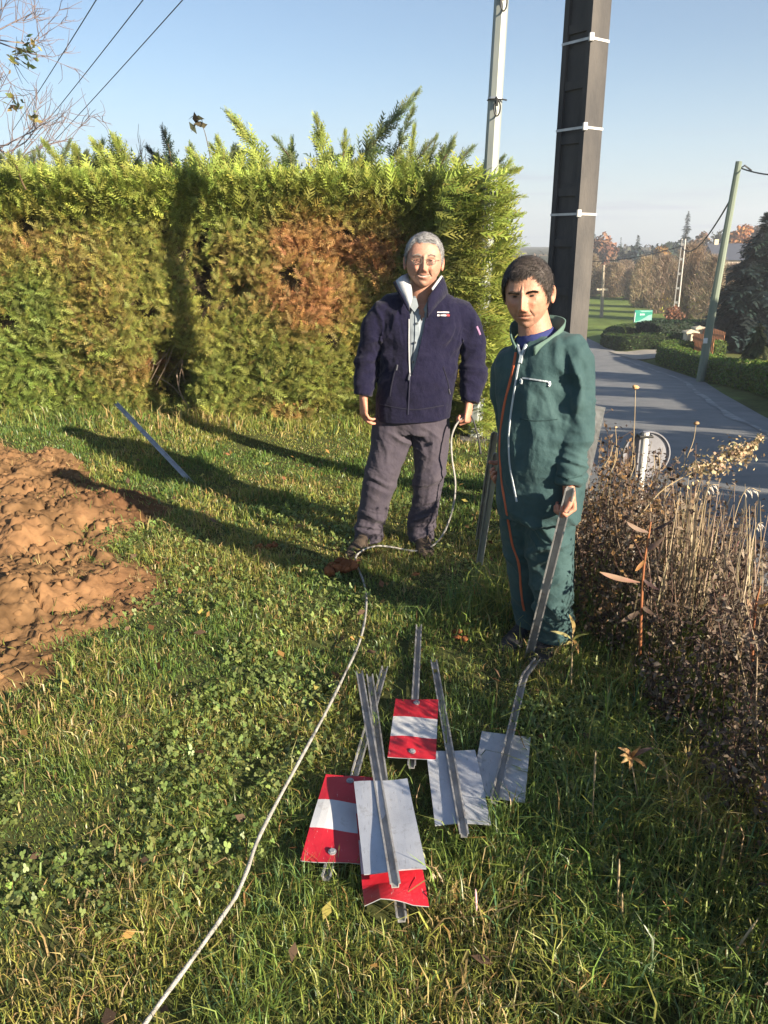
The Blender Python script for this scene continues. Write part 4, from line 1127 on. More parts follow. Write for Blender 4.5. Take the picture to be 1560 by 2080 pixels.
# small white houses glimpsed under the trees
M_WHITEW = mat('white_house_wall', (.62, .58, .52), .8)
house(1206, 588, 605, 105, 5, 5, 1.0, .7, 'small pale house glimpsed below the trees across the field', M_WHITEW)
bd0 = P(1288, 655, 52); bd1 = P(1326, 630, 52)
t = thing('billboard', 'green advertising board on two posts at the field corner', 'billboard', (bd0.x, 52, gz(bd0.x, 52)))
bm = bmesh.new(); bm_box(bm, (bd0.x, 52, bd0.z), (bd1.x, 52.06, bd1.z), bev=.01)
put('board', bm_mesh(bm), mat('green_panel', (.02, .22, .16), .45, base2=(.03, .30, .22), scale=1.5), t)
M_WT = mat('white_print', (.62, .70, .68), .5); M_LT = mat('pale_green_print', (.22, .42, .38), .5)
Wb = bd1.x - bd0.x; Hb = bd1.z - bd0.z
def bprint(nm, pts, m, yo):
    bm = bmesh.new(); bm.faces.new([bm.verts.new((bd0.x + a * Wb, 52 - yo, bd0.z + b * Hb)) for a, b in pts]); put(nm, bm_mesh(bm), m, t)
bprint('printed_sweep', [(.02, .04), (.98, .04), (.98, .66), (.80, .60), (.55, .36), (.30, .16)], M_LT, .004)
bprint('printed_band', [(.25, .96), (.98, .96), (.98, .90), (.40, .84)], M_LT, .004)
for k, (a, w_) in enumerate(((.30, .07), (.38, .05), (.44, .06), (.51, .05))): bprint('letter_mark', [(a, .58), (a + w_ * .8, .58), (a + w_ * .8, .72), (a, .72)], M_WT, .008)
bprint('white_edge', [(.0, .05), (.035, .05), (.035, .8), (.0, .8)], M_WT, .008)
for x in (bd0.x + .03, bd1.x - .03):
    bm = bmesh.new(); bm_box(bm, (x - .04, 52.065, gz(x, 52) - .2), (x + .04, 52.14, bd1.z)); put('post', bm_mesh(bm), M_GALV, t)
# slim white marker posts in the verge beyond the hedge end
for k, (px, py, h, Y, lab) in enumerate(((1008, 672, 36, 30, 'slim white marker post beyond the hedge end'), (996, 628, 22, 44, 'left of two short fence stakes beyond the hedge end'), (1005, 625, 22, 44, 'right of two short fence stakes beyond the hedge end'))):
    a = P(px, py + h / 2, Y); b = P(px + 1, py - h / 2, Y); bm = bmesh.new(); bm_tube(bm, [a - Vector((0, 0, .4)), b], .035 + .02 * (k > 0), n=6)
    o = put('marker_post', bm_mesh(bm), M_WHITEW); tag(o, lab, 'post')

# round sign seen from behind
M_SIGNB = mat('painted_sign_back', (.19, .19, .21), .5, .3, scale=6, base2=(.30, .30, .33), bump=.05)
sc_ = P(1312, 922, 4.75); Rr = .5 * 96 * mpp(sc_)
s = thing('round_sign', 'back of a low round road sign on a pale post in the weeds', 'road sign', (sc_.x, sc_.y, gz(sc_.x, sc_.y)))
bm = bmesh.new()
ring = []
for (r, y) in ((0.0, -.004), (Rr * .93, -.004), (Rr * .95, -.018), (Rr, -.018), (Rr, .006), (0.0, .006)):
    ring.append([bm.verts.new((sc_.x + r * math.cos(a), sc_.y + y, sc_.z + r * math.sin(a))) for a in np.linspace(0, 2 * math.pi, 40, endpoint=False)] if r > 0 else [bm.verts.new((sc_.x, sc_.y + y, sc_.z))])
for u, v in zip(ring, ring[1:]):
    n = max(len(u), len(v))
    for i in range(n):
        j = (i + 1) % n
        if len(u) == 1: bm.faces.new((u[0], v[j], v[i]))
        elif len(v) == 1: bm.faces.new((u[i], u[j], v[0]))
        else: bm.faces.new((u[i], u[j], v[j], v[i]))
put('disc', bm_mesh(bm), M_SIGNB, s)
px_ = P(1307, 922, 4.70); pr = .5 * 15 * mpp(px_)
bm = bmesh.new(); bm_tube(bm, [Vector((px_.x, 4.70, gz(px_.x, 4.7) - .1)), Vector((px_.x, 4.70, sc_.z + Rr * 1.02))], pr, n=14); put('post', bm_mesh(bm), mat('pale_post', (.58, .57, .53), .5, .15, base2=(.68, .67, .63)), s)
bm = bmesh.new()
bm_box(bm, (px_.x - pr * 1.9, 4.70 - pr - .006, sc_.z + Rr * .80), (px_.x + pr * 1.9, 4.745, sc_.z + Rr * .90), bev=.004); put('clamp', bm_mesh(bm), M_IRON, s)
bm = bmesh.new(); bm_tube(bm, [Vector((px_.x, 4.70, sc_.z + Rr * 1.015)), Vector((px_.x, 4.70, sc_.z + Rr * 1.05))], [pr * 1.06, pr * .85], n=14); put('post_cap', bm_mesh(bm), M_SIGNB, s)
# ------------------------------------------------------------------ people
def remesh(bm, voxel, smooth=3, fac=.5):
    """union of overlapping closed shells as one even skin"""
    bmesh.ops.recalc_face_normals(bm, faces=bm.faces)
    me = bpy.data.meshes.new('tmp'); bm.to_mesh(me); bm.free()
    o = bpy.data.objects.new('tmp', me); COL.objects.link(o)
    md = o.modifiers.new('r', 'REMESH'); md.mode = 'VOXEL'; md.voxel_size = voxel
    if smooth:
        ms = o.modifiers.new('s', 'SMOOTH'); ms.iterations = smooth; ms.factor = fac
    dg = bpy.context.evaluated_depsgraph_get(); dg.update()
    out = bpy.data.meshes.new_from_object(o.evaluated_get(dg), depsgraph=dg)
    bpy.data.objects.remove(o); bpy.data.meshes.remove(me)
    out.materials.clear()
    return out
def co_of(me):
    a = np.empty(len(me.vertices) * 3, np.float32); me.vertices.foreach_get('co', a); return a.reshape(-1, 3).astype(float)
def no_of(me):
    a = np.empty(len(me.vertices) * 3, np.float32); me.vertices.foreach_get('normal', a); return a.reshape(-1, 3).astype(float)
def set_co(me, a):
    me.vertices.foreach_set('co', np.asarray(a, np.float32).ravel()); me.update()
def set_col(me, c):
    a = me.attributes.get('col') or me.attributes.new('col', 'FLOAT_COLOR', 'POINT')
    q = np.ones((len(me.vertices), 4), np.float32); q[:, :3] = c; a.data.foreach_set('color', q.ravel())
def join_meshes(ms):
    bm = bmesh.new()
    for m in ms: bm.from_mesh(m)
    out = bpy.data.meshes.new('joined'); bm.to_mesh(out); bm.free(); return out

def wrinkle(me, spec, base=.002, seed=0.0):
    """cloth folds: spec = [(centre, radius, direction across the folds, frequency, height)]"""
    V = co_of(me); N = no_of(me)
    h = base * fbm(V, 9.0, 3, seed) * 1.2
    for k, (c, r, d, fq, a) in enumerate(spec):
        q = V - np.array(c); w = np.exp(-(q / np.array(r if hasattr(r, '__len__') else (r, r, r))) ** 2 @ np.ones(3))
        d = np.array(d, float); d /= np.linalg.norm(d)
        a1 = np.cross(d, [0.3, .9, .1]); a1 /= np.linalg.norm(a1); a2 = np.cross(d, a1)
        Q = np.stack([V @ d * fq * 1.15, V @ a1 * fq * .30, V @ a2 * fq * .30], 1) + .55 * np.stack([vnoise(V, 6.0, seed + k), vnoise(V, 6.0, seed + k + 3), 0 * V[:, 0]], 1)
        s = 1 - 2.6 * np.abs(vnoise(Q, 1.0, seed + k + 7)) ** .85; s = s + .6 * (1 - 2.6 * np.abs(vnoise(Q, 1.9, seed + k + 11)) ** .85) + .3 * (1 - 2.4 * np.abs(vnoise(Q, 3.7, seed + k + 13)))
        h = h + a * 1.35 * w * s
    set_co(me, V + N * h[:, None])

def head_mesh(seed=0, smile=0.0, slim=1.0, frown=0.0):
    b = bmesh.new(); bmesh.ops.create_icosphere(b, subdivisions=6, radius=1.0)
    n = np.array([v.co[:] for v in b.verts]); F = np.array([[v.index for v in f.verts] for f in b.faces]); b.free()
    x, y, z = n[:, 0], n[:, 1], n[:, 2]
    front = y > 0
    X = x * .077 * slim
    Y = np.where(front, np.sign(y) * np.abs(y) ** .80 * .092, y * .102)
    Z = np.where(z > 0, np.abs(z) ** .86 * .120, z * .118)
    X = X * (1 + .10 * np.clip(z, 0, 1) ** 1.5)
    s = np.clip(-z, 0, 1)
    X = X * (1 - .09 * s ** 1.5 - .20 * s ** 4)
    X = X * (1 + .045 * np.exp(-((z + .40) / .30) ** 2) * (1 if smile else .4))
    X = X * (1 + .03 * np.exp(-((z - .25) / .4) ** 2))
    Y = np.where(~front & (z < 0), Y * (1 - .42 * s), Y)
    fr = sstep(.05, .35, y)
    Y = Y + fr * (.016 * s ** 1.5 - .004 * np.clip(z, 0, 1))
    Zm = Z - smile * .0085 * np.clip(np.abs(X) / .026, 0, 1.3) ** 2 * np.exp(-((Z + .066) / .018) ** 2)
    def g(x0, z0, sx, sz, a, both=True):
        ZZ = Zm if (z0 < -.058 and z0 > -.080) else Z
        r = np.exp(-((X - x0) / sx) ** 2 - ((ZZ - z0) / sz) ** 2)
        if both and x0: r = r + np.exp(-((X + x0) / sx) ** 2 - ((Z - z0) / sz) ** 2)
        return a * r
    def seg(x0, z0, x1, z1, w, a):
        out = 0
        for sg in (1, -1):
            ax_, az, bx, bz = x0 * sg, z0, x1 * sg, z1
            t = np.clip(((X - ax_) * (bx - ax_) + (Z - az) * (bz - az)) / ((bx - ax_) ** 2 + (bz - az) ** 2), 0, 1)
            d2 = (X - ax_ - t * (bx - ax_)) ** 2 + (Z - az - t * (bz - az)) ** 2
            out = out + a * np.exp(-d2 / w ** 2)
        return out
    nb = np.interp(Z, [-.058, -.050, -.040, -.030, -.01, .008, .022, .034], [0, .010, .027, .0255, .018, .011, .006, 0])
    nw = np.interp(Z, [-.055, -.04, -.02, .01, .03], [.0135, .0125, .0105, .0085, .012])
    D = nb * np.exp(-(np.abs(X) / nw) ** 2.2)
    D = D + g(.0135, -.0435, .0065, .0075, .0095)
    D = D + g(.030, .004, .0165, .0115, -.0105) + g(.030, .0055, .0115, .0060, .0050)      # sockets, lids
    D = D + g(.030, .022, .021, .0065, .0058) + g(0, .022, .010, .008, .003)                 # brows
    D = D + g(.043, -.020, .018, .016, .0055) + g(.040, -.043, .015, .016, .0050 * (0.4 + smile))
    D = D + g(0, -.0610, .021, .0042, .0042) + g(0, -.0745, .018, .0048, .0055) + g(0, -.0675, .026, .0024, -.0050 - .002 * smile)
    D = D + g(0, -.0875, .018, .005, -.0035) + g(0, -.106, .017, .013, .0085)
    D = D + seg(.017, -.038, .032 + .004 * smile, -.068, .0036, -.0040 - .0030 * smile)
    D = D + frown * (g(.006, .026, .0022, .012, -.004) + g(0, .030, .004, .008, .0015)) + seg(.018, -.008, .042, -.016, .004, -.0016)
    D = D + g(0, .050, .045, .0026, -.0016) + g(0, .060, .045, .0026, -.0016) + g(0, .041, .035, .0024, -.0012)
    for q in (-.004, .002, .008): D = D + seg(.046, .004 + q * .6, .060, .004 + q * 1.8, .0016, -.0016)      # crow's feet
    D = D + seg(.020, -.005, .040, -.009, .0030, -.0022) + seg(.030, -.074, .028, -.096, .004, -.0016) + seg(.050, -.02, .046, -.06, .006, -.0014)
    D = D + smile * (g(.040, -.034, .014, .010, .0055) + g(.034, -.0035, .014, .004, .0022))
    Y = Y + D * fr
    Y = Y - .006 * s ** 2 * fr
    V = np.stack([X, Y, Z], 1)
    # ears
    eb = bmesh.new(); bmesh.ops.create_icosphere(eb, subdivisions=3, radius=1.0)
    en = np.array([v.co[:] for v in eb.verts]); ef = np.array([[v.index for v in f.verts] for f in eb.faces]); eb.free()
    Vs, Fs, off = [V], [F], len(V)
    for sg in (1, -1):
        r = np.sqrt(en[:, 1] ** 2 + en[:, 2] ** 2)
        ex = en[:, 0] * .006 + .006 * sstep(.55, .85, r) - .006 * sstep(.6, .2, r) * (en[:, 0] > 0)
        ey = en[:, 1] * .0185 * (1 + .25 * en[:, 2]); ez = en[:, 2] * .033
        a = R(26)
        px_ = ex * math.cos(a) - ey * math.sin(a); py_ = ex * math.sin(a) + ey * math.cos(a)
        q = np.stack([sg * (px_ + .080 * slim), py_ - .012 - .12 * ez * 0, ez - .006], 1)
        Vs.append(q); Fs.append((ef if sg > 0 else ef[:, ::-1]) + off); off += len(q)
    return np.concatenate(Vs), np.concatenate(Fs), len(V)

def skin_cols(V, nface, base, smile=0.0, stubble=0.0):
    X, Y, Z = V[:, 0], V[:, 1], V[:, 2]
    c = np.repeat(np.array(base)[None], len(V), 0)
    def mixin(w, col):
        nonlocal c
        w = np.clip(w, 0, 1)[:, None]; c = c * (1 - w) + np.array(col) * w
    f = (Y > .03) & (np.arange(len(V)) < nface)
    Zm = Z - smile * .0085 * np.clip(np.abs(X) / .026, 0, 1.3) ** 2 * np.exp(-((Z + .066) / .018) ** 2)
    g = lambda x0, z0, sx, sz: (np.exp(-((np.abs(X) - abs(x0)) / sx) ** 2 - (((Zm if -.080 < z0 < -.058 else Z) - z0) / sz) ** 2)) * f
    c = c * (1 + .09 * fbm(V, 55.0, 3, 2.0) + .05 * fbm(V, 18.0, 2, 5.0))[:, None]
    red = (base[0] * 1.0, base[1] * .66, base[2] * .60)
    mixin(.55 * g(.042, -.025, .022, .018), red); mixin(.6 * g(0, -.040, .016, .014), red)
    mixin(np.where(np.arange(len(V)) >= nface, .5, 0), red)
    if stubble: mixin(stubble * f * sstep(-.045, -.065, Z) * (1 - .6 * g(0, -.068, .02, .008)), (base[0] * .52, base[1] * .55, base[2] * .62))
    lip = (base[0] * .78, base[1] * .47, base[2] * .45)
    mixin(.8 * g(0, -.0610, .021, .0038), lip); mixin(.8 * g(0, -.0750, .018, .0042), lip)
    if smile:
        mixin(1.25 * g(0, -.0672, .0215, .0040), (.56, .51, .45)); mixin(1.0 * g(0, -.0712, .020, .0016), (.10, .03, .03)); mixin(1.0 * g(.0235, -.0655, .004, .004), (.10, .04, .035)); mixin(.7 * g(0, -.0628, .022, .0012), (.14, .06, .05))
    else:
        mixin(.95 * g(0, -.0675, .024, .0016), (.10, .04, .035))
    # eye slits, lashes and lid creases, the crease shade painted into the skin
    mixin(.35 * g(.030, -.004, .013, .006), (base[0] * .72, base[1] * .58, base[2] * .58)); mixin(.95 * g(.030, .0045, .0118 if smile else .0128, .0019 if smile else .0042), (.026, .016, .013)); mixin(.35 * g(.030, .0085, .012, .0014), (base[0] * .5, base[1] * .42, base[2] * .4))
    mixin(.9 * g(.0075, -.050, .0034, .0022), (.10, .045, .035))
    return c

def hand_mesh(wrist, d, n, side, curl=(55, 75, 45), size=1.0, spread=.02, thumb=None, fist=False):
    """hand from a wrist: d towards the knuckles, n the way the fingers close; side +-1 puts the thumb"""
    w = Vector(wrist); d = Vector(d).normalized(); n = Vector(n); n = (n - d * n.dot(d)).normalized(); s = d.cross(n).normalized() * side
    S = size
    bm = bmesh.new()
    bm_tube(bm, [w - d * .05 * S, w, w + d * .03 * S, w + d * .065 * S, w + d * .088 * S, w + d * .097 * S], [(.029 * S, .021 * S), (.028 * S, .020 * S), (.036 * S, .0185 * S), (.0425 * S, .0165 * S), (.042 * S, .0145 * S), (.037 * S, .010 * S)], ref=s, n=16)
    ln = [.92, 1.0, .95, .76]; rd = [.0092, .0096, .0090, .0080]
    for i in range(4):
        off = (.0315 - .021 * i) * S
        fan = (.09 - .06 * i) * (0.2 if fist else 1)
        p = w + d * ((.086, .091, .088, .080)[i]) * S + s * off - n * .002 * S
        dd = (d + s * fan).normalized()
        pts = [p - dd * .025 * S, p]; rr = [rd[i] * S * 1.02, rd[i] * S * 1.08]
        ang = 0
        for j, (L, c) in enumerate(zip((.044, .027, .022), curl)):
            cj = c + (4 * math.sin(i * 2.1 + j))
            ang += R(cj)
            dj = (dd * math.cos(ang) + n * math.sin(ang)).normalized()
            a = pts[-1]
            pts += [a + dj * L * ln[i] * S * .5, a + dj * L * ln[i] * S]
            k = (.98, .96, .86)[j]; rr += [rd[i] * S * k * .96, rd[i] * S * (k if j < 2 else .72)]
        bm_tube(bm, pts, rr, ref=s, n=10)
    # thumb from the side of the palm
    tp = thumb or ((.55, .75, .15), (.25, .95, .35))
    b = w + d * .022 * S + s * .026 * S
    pts = [b - s * .01 * S]; rr = [.013 * S]; pts.append(b + (d * .5 + s * .55 + n * .25).normalized() * .030 * S); rr.append(.0125 * S)
    p = pts[-1]
    for (a1, a2, a3), L, r in zip(tp, (.034, .028), (.0108, .0088)):
        dj = (s * a3 + d * a1 + n * a2).normalized(); pts += [p + dj * L * .5 * S, p + dj * L * S]; rr += [r * 1.02 * S, r * .92 * S]; p = pts[-1]
    bm_tube(bm, pts, rr, ref=n, n=10)
    return remesh(bm, .0028, 2, .4)

def basis(face_dir, up=(0, 0, 1), roll=0.0):
    f = Vector(face_dir).normalized(); u = Vector(up); u = (u - f * u.dot(f)).normalized()
    x = f.cross(u)
    M = Matrix((x, f, u)).transposed()
    return M @ Matrix.Rotation(roll, 3, 'Y')

def hair_parts(V, nface, M, c, scl, hl, thick, col, seed, nstr, slen, flow, vol=.35):
    """cap shell that follows the scalp plus many short ribbons; hl(theta deg)-> lowest z of the hair"""
    rg = np.random.default_rng(seed)
    v = V[:nface]
    th = np.degrees(np.arctan2(np.abs(v[:, 0]), v[:, 1]))
    low = np.interp(th, hl[0], hl[1]) + .004 * vnoise(v, 90.0, seed)
    m = v[:, 2] - low
    return m

def build_hair(V, F, nface, place_, hl, thick, col, seed, nstr, slen, flow, wd=.0035, cover=None):
    rg = np.random.default_rng(seed)
    v = V[:nface]; f = F[(F < nface).all(1)]
    th = np.degrees(np.arctan2(np.abs(v[:, 0]), v[:, 1]))
    low = np.interp(th, hl[0], hl[1]) + .004 * vnoise(v, 70.0, seed)
    m = v[:, 2] - low
    fn = np.cross(v[f[:, 1]] - v[f[:, 0]], v[f[:, 2]] - v[f[:, 0]])
    vn = np.zeros_like(v)
    for k in range(3): np.add.at(vn, f[:, k], fn)
    vn /= np.linalg.norm(vn, axis=1)[:, None] + 1e-12
    if (vn * v).sum() < 0: vn = -vn
    t = thick * (.30 + .70 * sstep(-.04, .09, v[:, 2])) * sstep(-.004, .016, m)
    cap = v + vn * (t + .0016 * fbm(v * np.array([1, 1, 1.0]), 38.0, 3, seed) * sstep(0, .02, m) + .001)[:, None]
    keep = (m > -.004)[f].all(1)
    fc = f[keep]; used = np.unique(fc); mp = np.full(len(v), -1); mp[used] = np.arange(len(used))
    capV = cap[used]; capF = mp[fc]
    cc = np.repeat(np.array(col)[None], len(used), 0) * (1 + .35 * fbm(v[used] * np.array([1, 1, .5]), 60.0, 2, seed)[:, None])
    # ribbons
    cand = np.where(m > .0)[0]
    k = rg.choice(cand, nstr); p0 = v[k] + vn[k] * (t[k] * .55)[:, None]; nn = vn[k]
    fl = flow(p0) + rg.normal(0, .28, (nstr, 3)); fl -= nn * (fl * nn).sum(1)[:, None]; fl /= np.linalg.norm(fl, axis=1)[:, None] + 1e-9
    L = slen * rg.uniform(.6, 1.2, nstr)[:, None]
    p1 = p0 + fl * L * .5 + nn * L * .20; p2 = p0 + fl * L + nn * L * .17 * rg.uniform(-.4, 1.7, (nstr, 1))
    b = np.cross(fl, nn); w = wd * rg.uniform(.6, 1.2, (nstr, 1))
    RV = np.stack([p0 - b * w * .5, p0 + b * w * .5, p1 - b * w * .45, p1 + b * w * .45, p2], 1).reshape(-1, 3)
    i = np.arange(nstr)[:, None] * 5
    q4 = i + np.array([[0, 1, 3, 2]]); q3 = i + np.array([[2, 3, 4]])
    rc = np.repeat(jit_cols(col, nstr, rg, .42, .03), 5, 0)
    allV = np.concatenate([capV, RV]); n0 = len(capV)
    return arr_mesh('hair', place_(allV), [capF, q4 + n0, q3 + n0], np.clip(np.concatenate([cc, rc]), .004, .9))

M_SKIN = attr_mat('skin', .50, .35, .30, 260, .10, 80, sss=.10)
M_HAIR = attr_mat('hair_strands', .55, .35, 0, 200, .15, 60)
def brow_mesh(V, nface, place_, col, seed, zc=.0235, drop=.0, n=150, ln=.011, sides=(1, -1)):
    rg = np.random.default_rng(seed); tree_ = V[:nface]; fr = tree_[tree_[:, 1] > .04]
    Vs, Fs = [], []
    for sg in sides:
        for k in range(n):
            u = rg.random(); x = sg * (.012 + .036 * u); z = zc + drop * (1 - u) + .006 * math.sin(u * 2.6) - .004 * u + rg.normal(0, .0016)
            j = np.argmin((fr[:, 0] - x) ** 2 + (fr[:, 2] - z) ** 2); p = np.array([x, fr[j, 1] + .0008, z])
            d = np.array([sg * 1, -.2, .25 * (1 - u) - .1]) + rg.normal(0, .2, 3); d /= np.linalg.norm(d)
            w = np.array([0, .2, 1]) * .0011
            i0 = len(Vs); Vs += [p - w, p + w, p + d * ln * rg.uniform(.6, 1.1) + np.array([0, .0025, 0])]; Fs.append((i0, i0 + 1, i0 + 2))
    return arr_mesh('brow', place_(np.array(Vs)), [np.array(Fs)], jit_cols(col, len(Vs), rg, .2, .03))
def eye_meshes(V, nface, place_, look, open_=.0032):
    out = []
    fr = V[:nface]; fr = fr[fr[:, 1] > .04]
    for sg in (1, -1):
        x0, z0 = sg * .030, .0045
        j = np.argmin((fr[:, 0] - x0) ** 2 + (fr[:, 2] - z0) ** 2); y0 = fr[j, 1]
        b = bmesh.new(); bmesh.ops.create_icosphere(b, subdivisions=3, radius=1.0)
        n = np.array([v.co[:] for v in b.verts]); f = np.array([[v.index for v in q.verts] for q in b.faces]); b.free()
        W = n * np.array([.0098, .0042, open_]) + np.array([x0, y0 - .0008, z0])
        c = np.where((((n[:, 0] * .0098 - look * .0098) ** 2 + (n[:, 2] * open_) ** 2) < .0078 ** 2)[:, None], np.array([.022, .014, .010]), np.array([.13, .11, .10]))
        out.append(arr_mesh('eye', place_(W), [f], c))
    return out
M_EYE = attr_mat('eyeball', .45, .2, 0, 100, .02, 40)

def ribbon_on(bvh, pts, w, view, m, name, parent, off=.003, thick=.004, wav=0.0, n_sub=6):
    """strip laid on a surface: points are cast along the viewing direction onto it"""
    pts = smooth_path(pts, n_sub)
    L = []
    for i, p in enumerate(pts):
        v = Vector(view(p)).normalized()
        h = bvh.ray_cast(p - v * .6, v, 1.4)
        if h[0] is None:
            h = bvh.find_nearest(p)
        L.append((h[0], h[1] if h[1].dot(v) < 0 else -h[1]))
    bm = bmesh.new(); rings = []
    for i, (p, nn) in enumerate(L):
        a = L[max(i - 1, 0)][0]; b = L[min(i + 1, len(L) - 1)][0]; t = (b - a).normalized(); nn = (nn - t * nn.dot(t)).normalized(); s = t.cross(nn)
        ww = w * (1 + wav * math.sin(i * 1.3))
        rings.append([bm.verts.new(p + s * ww * .5 + nn * off * .2), bm.verts.new(p + s * ww * .38 + nn * (off + thick)), bm.verts.new(p - s * ww * .38 + nn * (off + thick)), bm.verts.new(p - s * ww * .5 + nn * off * .2)])
    for u, v in zip(rings, rings[1:]):
        for k in range(3): bm.faces.new((u[k], u[k + 1], v[k + 1], v[k]))
    bm.faces.new(rings[0]); bm.faces.new(list(reversed(rings[-1])))
    return put(name, bm_mesh(bm), m, parent, smooth=False)
def bvh_of(me): return BVHTree.FromPolygons([v.co for v in me.vertices], [p.vertices[:] for p in me.polygons])
cam_view = lambda p: Vector(p) - Vector((0, 0, CAMZ))
def cut_ends(me, planes):
    """clean openings at cuffs and hems: drop everything beyond each plane (near its point only)"""
    bm = bmesh.new(); bm.from_mesh(me)
    for (p, nrm, rad) in planes:
        p, nrm = Vector(p), Vector(nrm).normalized()
        vs = [v for v in bm.verts if (v.co - p).length < rad]; s = set(vs)
        es = [e for e in bm.edges if e.verts[0] in s and e.verts[1] in s]; fs = [f for f in bm.faces if all(v in s for v in f.verts)]
        bmesh.ops.bisect_plane(bm, geom=vs + es + fs, plane_co=p, plane_no=nrm, clear_outer=True)
    me2 = bpy.data.meshes.new('cut'); bm.to_mesh(me2); bm.free(); return me2
def solid(o, t):
    md = o.modifiers.new('thickness', 'SOLIDIFY'); md.thickness = t; md.offset = -1
def shoe(bm, heel, toe_dir, L=.29, w=.052, h=.075):
    heel = Vector(heel); d = Vector(toe_dir); d.z = 0; d.normalize(); s = Vector((d.y, -d.x, 0))
    xs_ = [-.01, .0, .06, .12, .18, .23, .27, .29]; ws = [.6, .74, .76, .78, .95, 1.0, .8, .35]; hs = [.85, 1.15, 1.25, 1.1, .8, .62, .5, .3]
    fr = []
    for x, a, b in zip(xs_, ws, hs):
        c = heel + d * (x * L / .29)
        r = []
        for k in range(14):
            th = 2 * math.pi * k / 14; cx, cz_ = math.cos(th), math.sin(th)
            zz = max(cz_, -.9); r.append(bm.verts.new(c + s * (w * a * math.copysign(abs(cx) ** .7, cx)) + Vector((0, 0, h * b * (zz * .5 + .45)))))
        fr.append(r)
    for u, v in zip(fr, fr[1:]):
        for k in range(14): bm.faces.new((u[k], u[(k + 1) % 14], v[(k + 1) % 14], v[k]))
    bm.faces.new(list(reversed(fr[0]))); bm.faces.new(fr[-1])

def pxring(spec, dflt_ref=(1, 0, 0)):
    """[(px, py, Y, half width px, half depth m)] -> points, radii"""
    pts, rad = [], []
    for (x, y, Y, w, dp) in spec:
        p = P(x, y, Y); pts.append(p); rad.append((w * mpp(p), dp if dp else w * mpp(p)))
    return pts, rad

# ============================================================ the older man in the navy jacket
Y0 = 4.40
pm = thing('person', 'grey haired man in an open navy fleece jacket and glasses holding the cable end', 'person', (P(838, 1112, Y0).x, Y0, 0))
hc = P(861, 532, Y0 - .05)                 # head centre
hs = 1.105
HB = basis((-.03, -1, .06), roll=R(-2))
def place_h(HB_, hc_, hs_):
    Mx = np.array(HB_)
    return lambda v: (np.asarray(v) * hs_) @ Mx.T + np.array(hc_)
pl_h = place_h(HB, hc, hs)
V, F, nf = head_mesh(0, smile=1.0, slim=1.04)
hv = arr_mesh('head', pl_h(V), [F], skin_cols(V, nf, (.40, .218, .156), smile=1.0))
def skin_body(rings_list, base):
    bm = bmesh.new()
    for pts, rad in rings_list: bm_tube(bm, pts, rad, n=16)
    me = remesh(bm, .010, 3); set_col(me, np.repeat(np.array(base)[None], len(me.vertices), 0)); return me
nb = [pxring([(862, 540, Y0 - .01, 26, .065), (860, 575, Y0, 27, .066), (858, 605, Y0 + .01, 30, .068), (858, 640, Y0 + .02, 36, .075)]),
      pxring([(858, 626, Y0 + .02, 56, .094), (858, 665, Y0 + .01, 72, .112), (852, 740, Y0, 66, .11), (845, 810, Y0, 62, .11), (838, 850, Y0, 60, .11), (838, 875, Y0, 52, .10)]),
      pxring([(800, 650, Y0 + .01, 20, 0), (750, 700, Y0, 17, 0), (741, 760, Y0 - .02, 14, 0), (738, 805, Y0 - .05, 10.5, 0)]),
      pxring([(920, 650, Y0 + .01, 20, 0), (962, 705, Y0, 17, 0), (966, 760, Y0 - .03, 14, 0), (955, 818, Y0 - .08, 10.5, 0)]),
      pxring([(808, 860, Y0, 32, 0), (780, 955, Y0 - .01, 23, 0), (752, 1060, Y0, 16, 0), (745, 1098, Y0, 14, 0)]),
      pxring([(868, 860, Y0, 32, 0), (872, 955, Y0 - .01, 23, 0), (858, 1060, Y0, 16, 0), (854, 1098, Y0, 14, 0)])]
sk = (.44, .225, .155)
bodym = skin_body(nb, sk)
wl_ = P(738, 806, Y0 - .05); wr_ = P(953, 820, Y0 - .08)
hl_m = hand_mesh(wl_, (.03, -.12, -1), (.85, .35, .05), -1, curl=(28, 38, 26), size=1.06, thumb=((.75, .4, .25), (.85, .45, .1)))
hr_m = hand_mesh(wr_, (-.10, -.18, -1), (-.72, .30, -.05), 1, curl=(62, 82, 50), size=1.06, fist=True)
for h_ in (hl_m, hr_m): set_col(h_, np.array(sk)[None] * (1 + .10 * fbm(co_of(h_), 60, 2, 3)[:, None]) * np.array([1.06, .94, .92]))
put('body', join_meshes([bodym, hv, hl_m, hr_m]), M_SKIN, pm, smooth=True)
# hair
hlG = ([0, 20, 36, 46, 56, 66, 78, 92, 108, 140, 180], [.080, .082, .086, .070, .048, .012, -.014, .020, -.02, -.060, -.068])
gflow = lambda p: np.stack([-.75 + 0 * p[:, 0], -.55 + .0 * p[:, 1], -.25 - 4 * np.clip(.05 - p[:, 2], 0, .2)], 1)
put('hair', build_hair(V, F, nf, pl_h, hlG, .0105, (.215, .212, .215), 71, 14000, .026, gflow, .0020), M_HAIR, pm)
for sg_ in (1, -1): put('eyebrow', brow_mesh(V, nf, pl_h, (.22, .19, .17), 72, n=110, ln=.009, sides=(sg_,)), M_HAIR, pm)
for e in eye_meshes(V, nf, pl_h, 0.0, .0018): put('eye', e, M_EYE, pm, smooth=True)
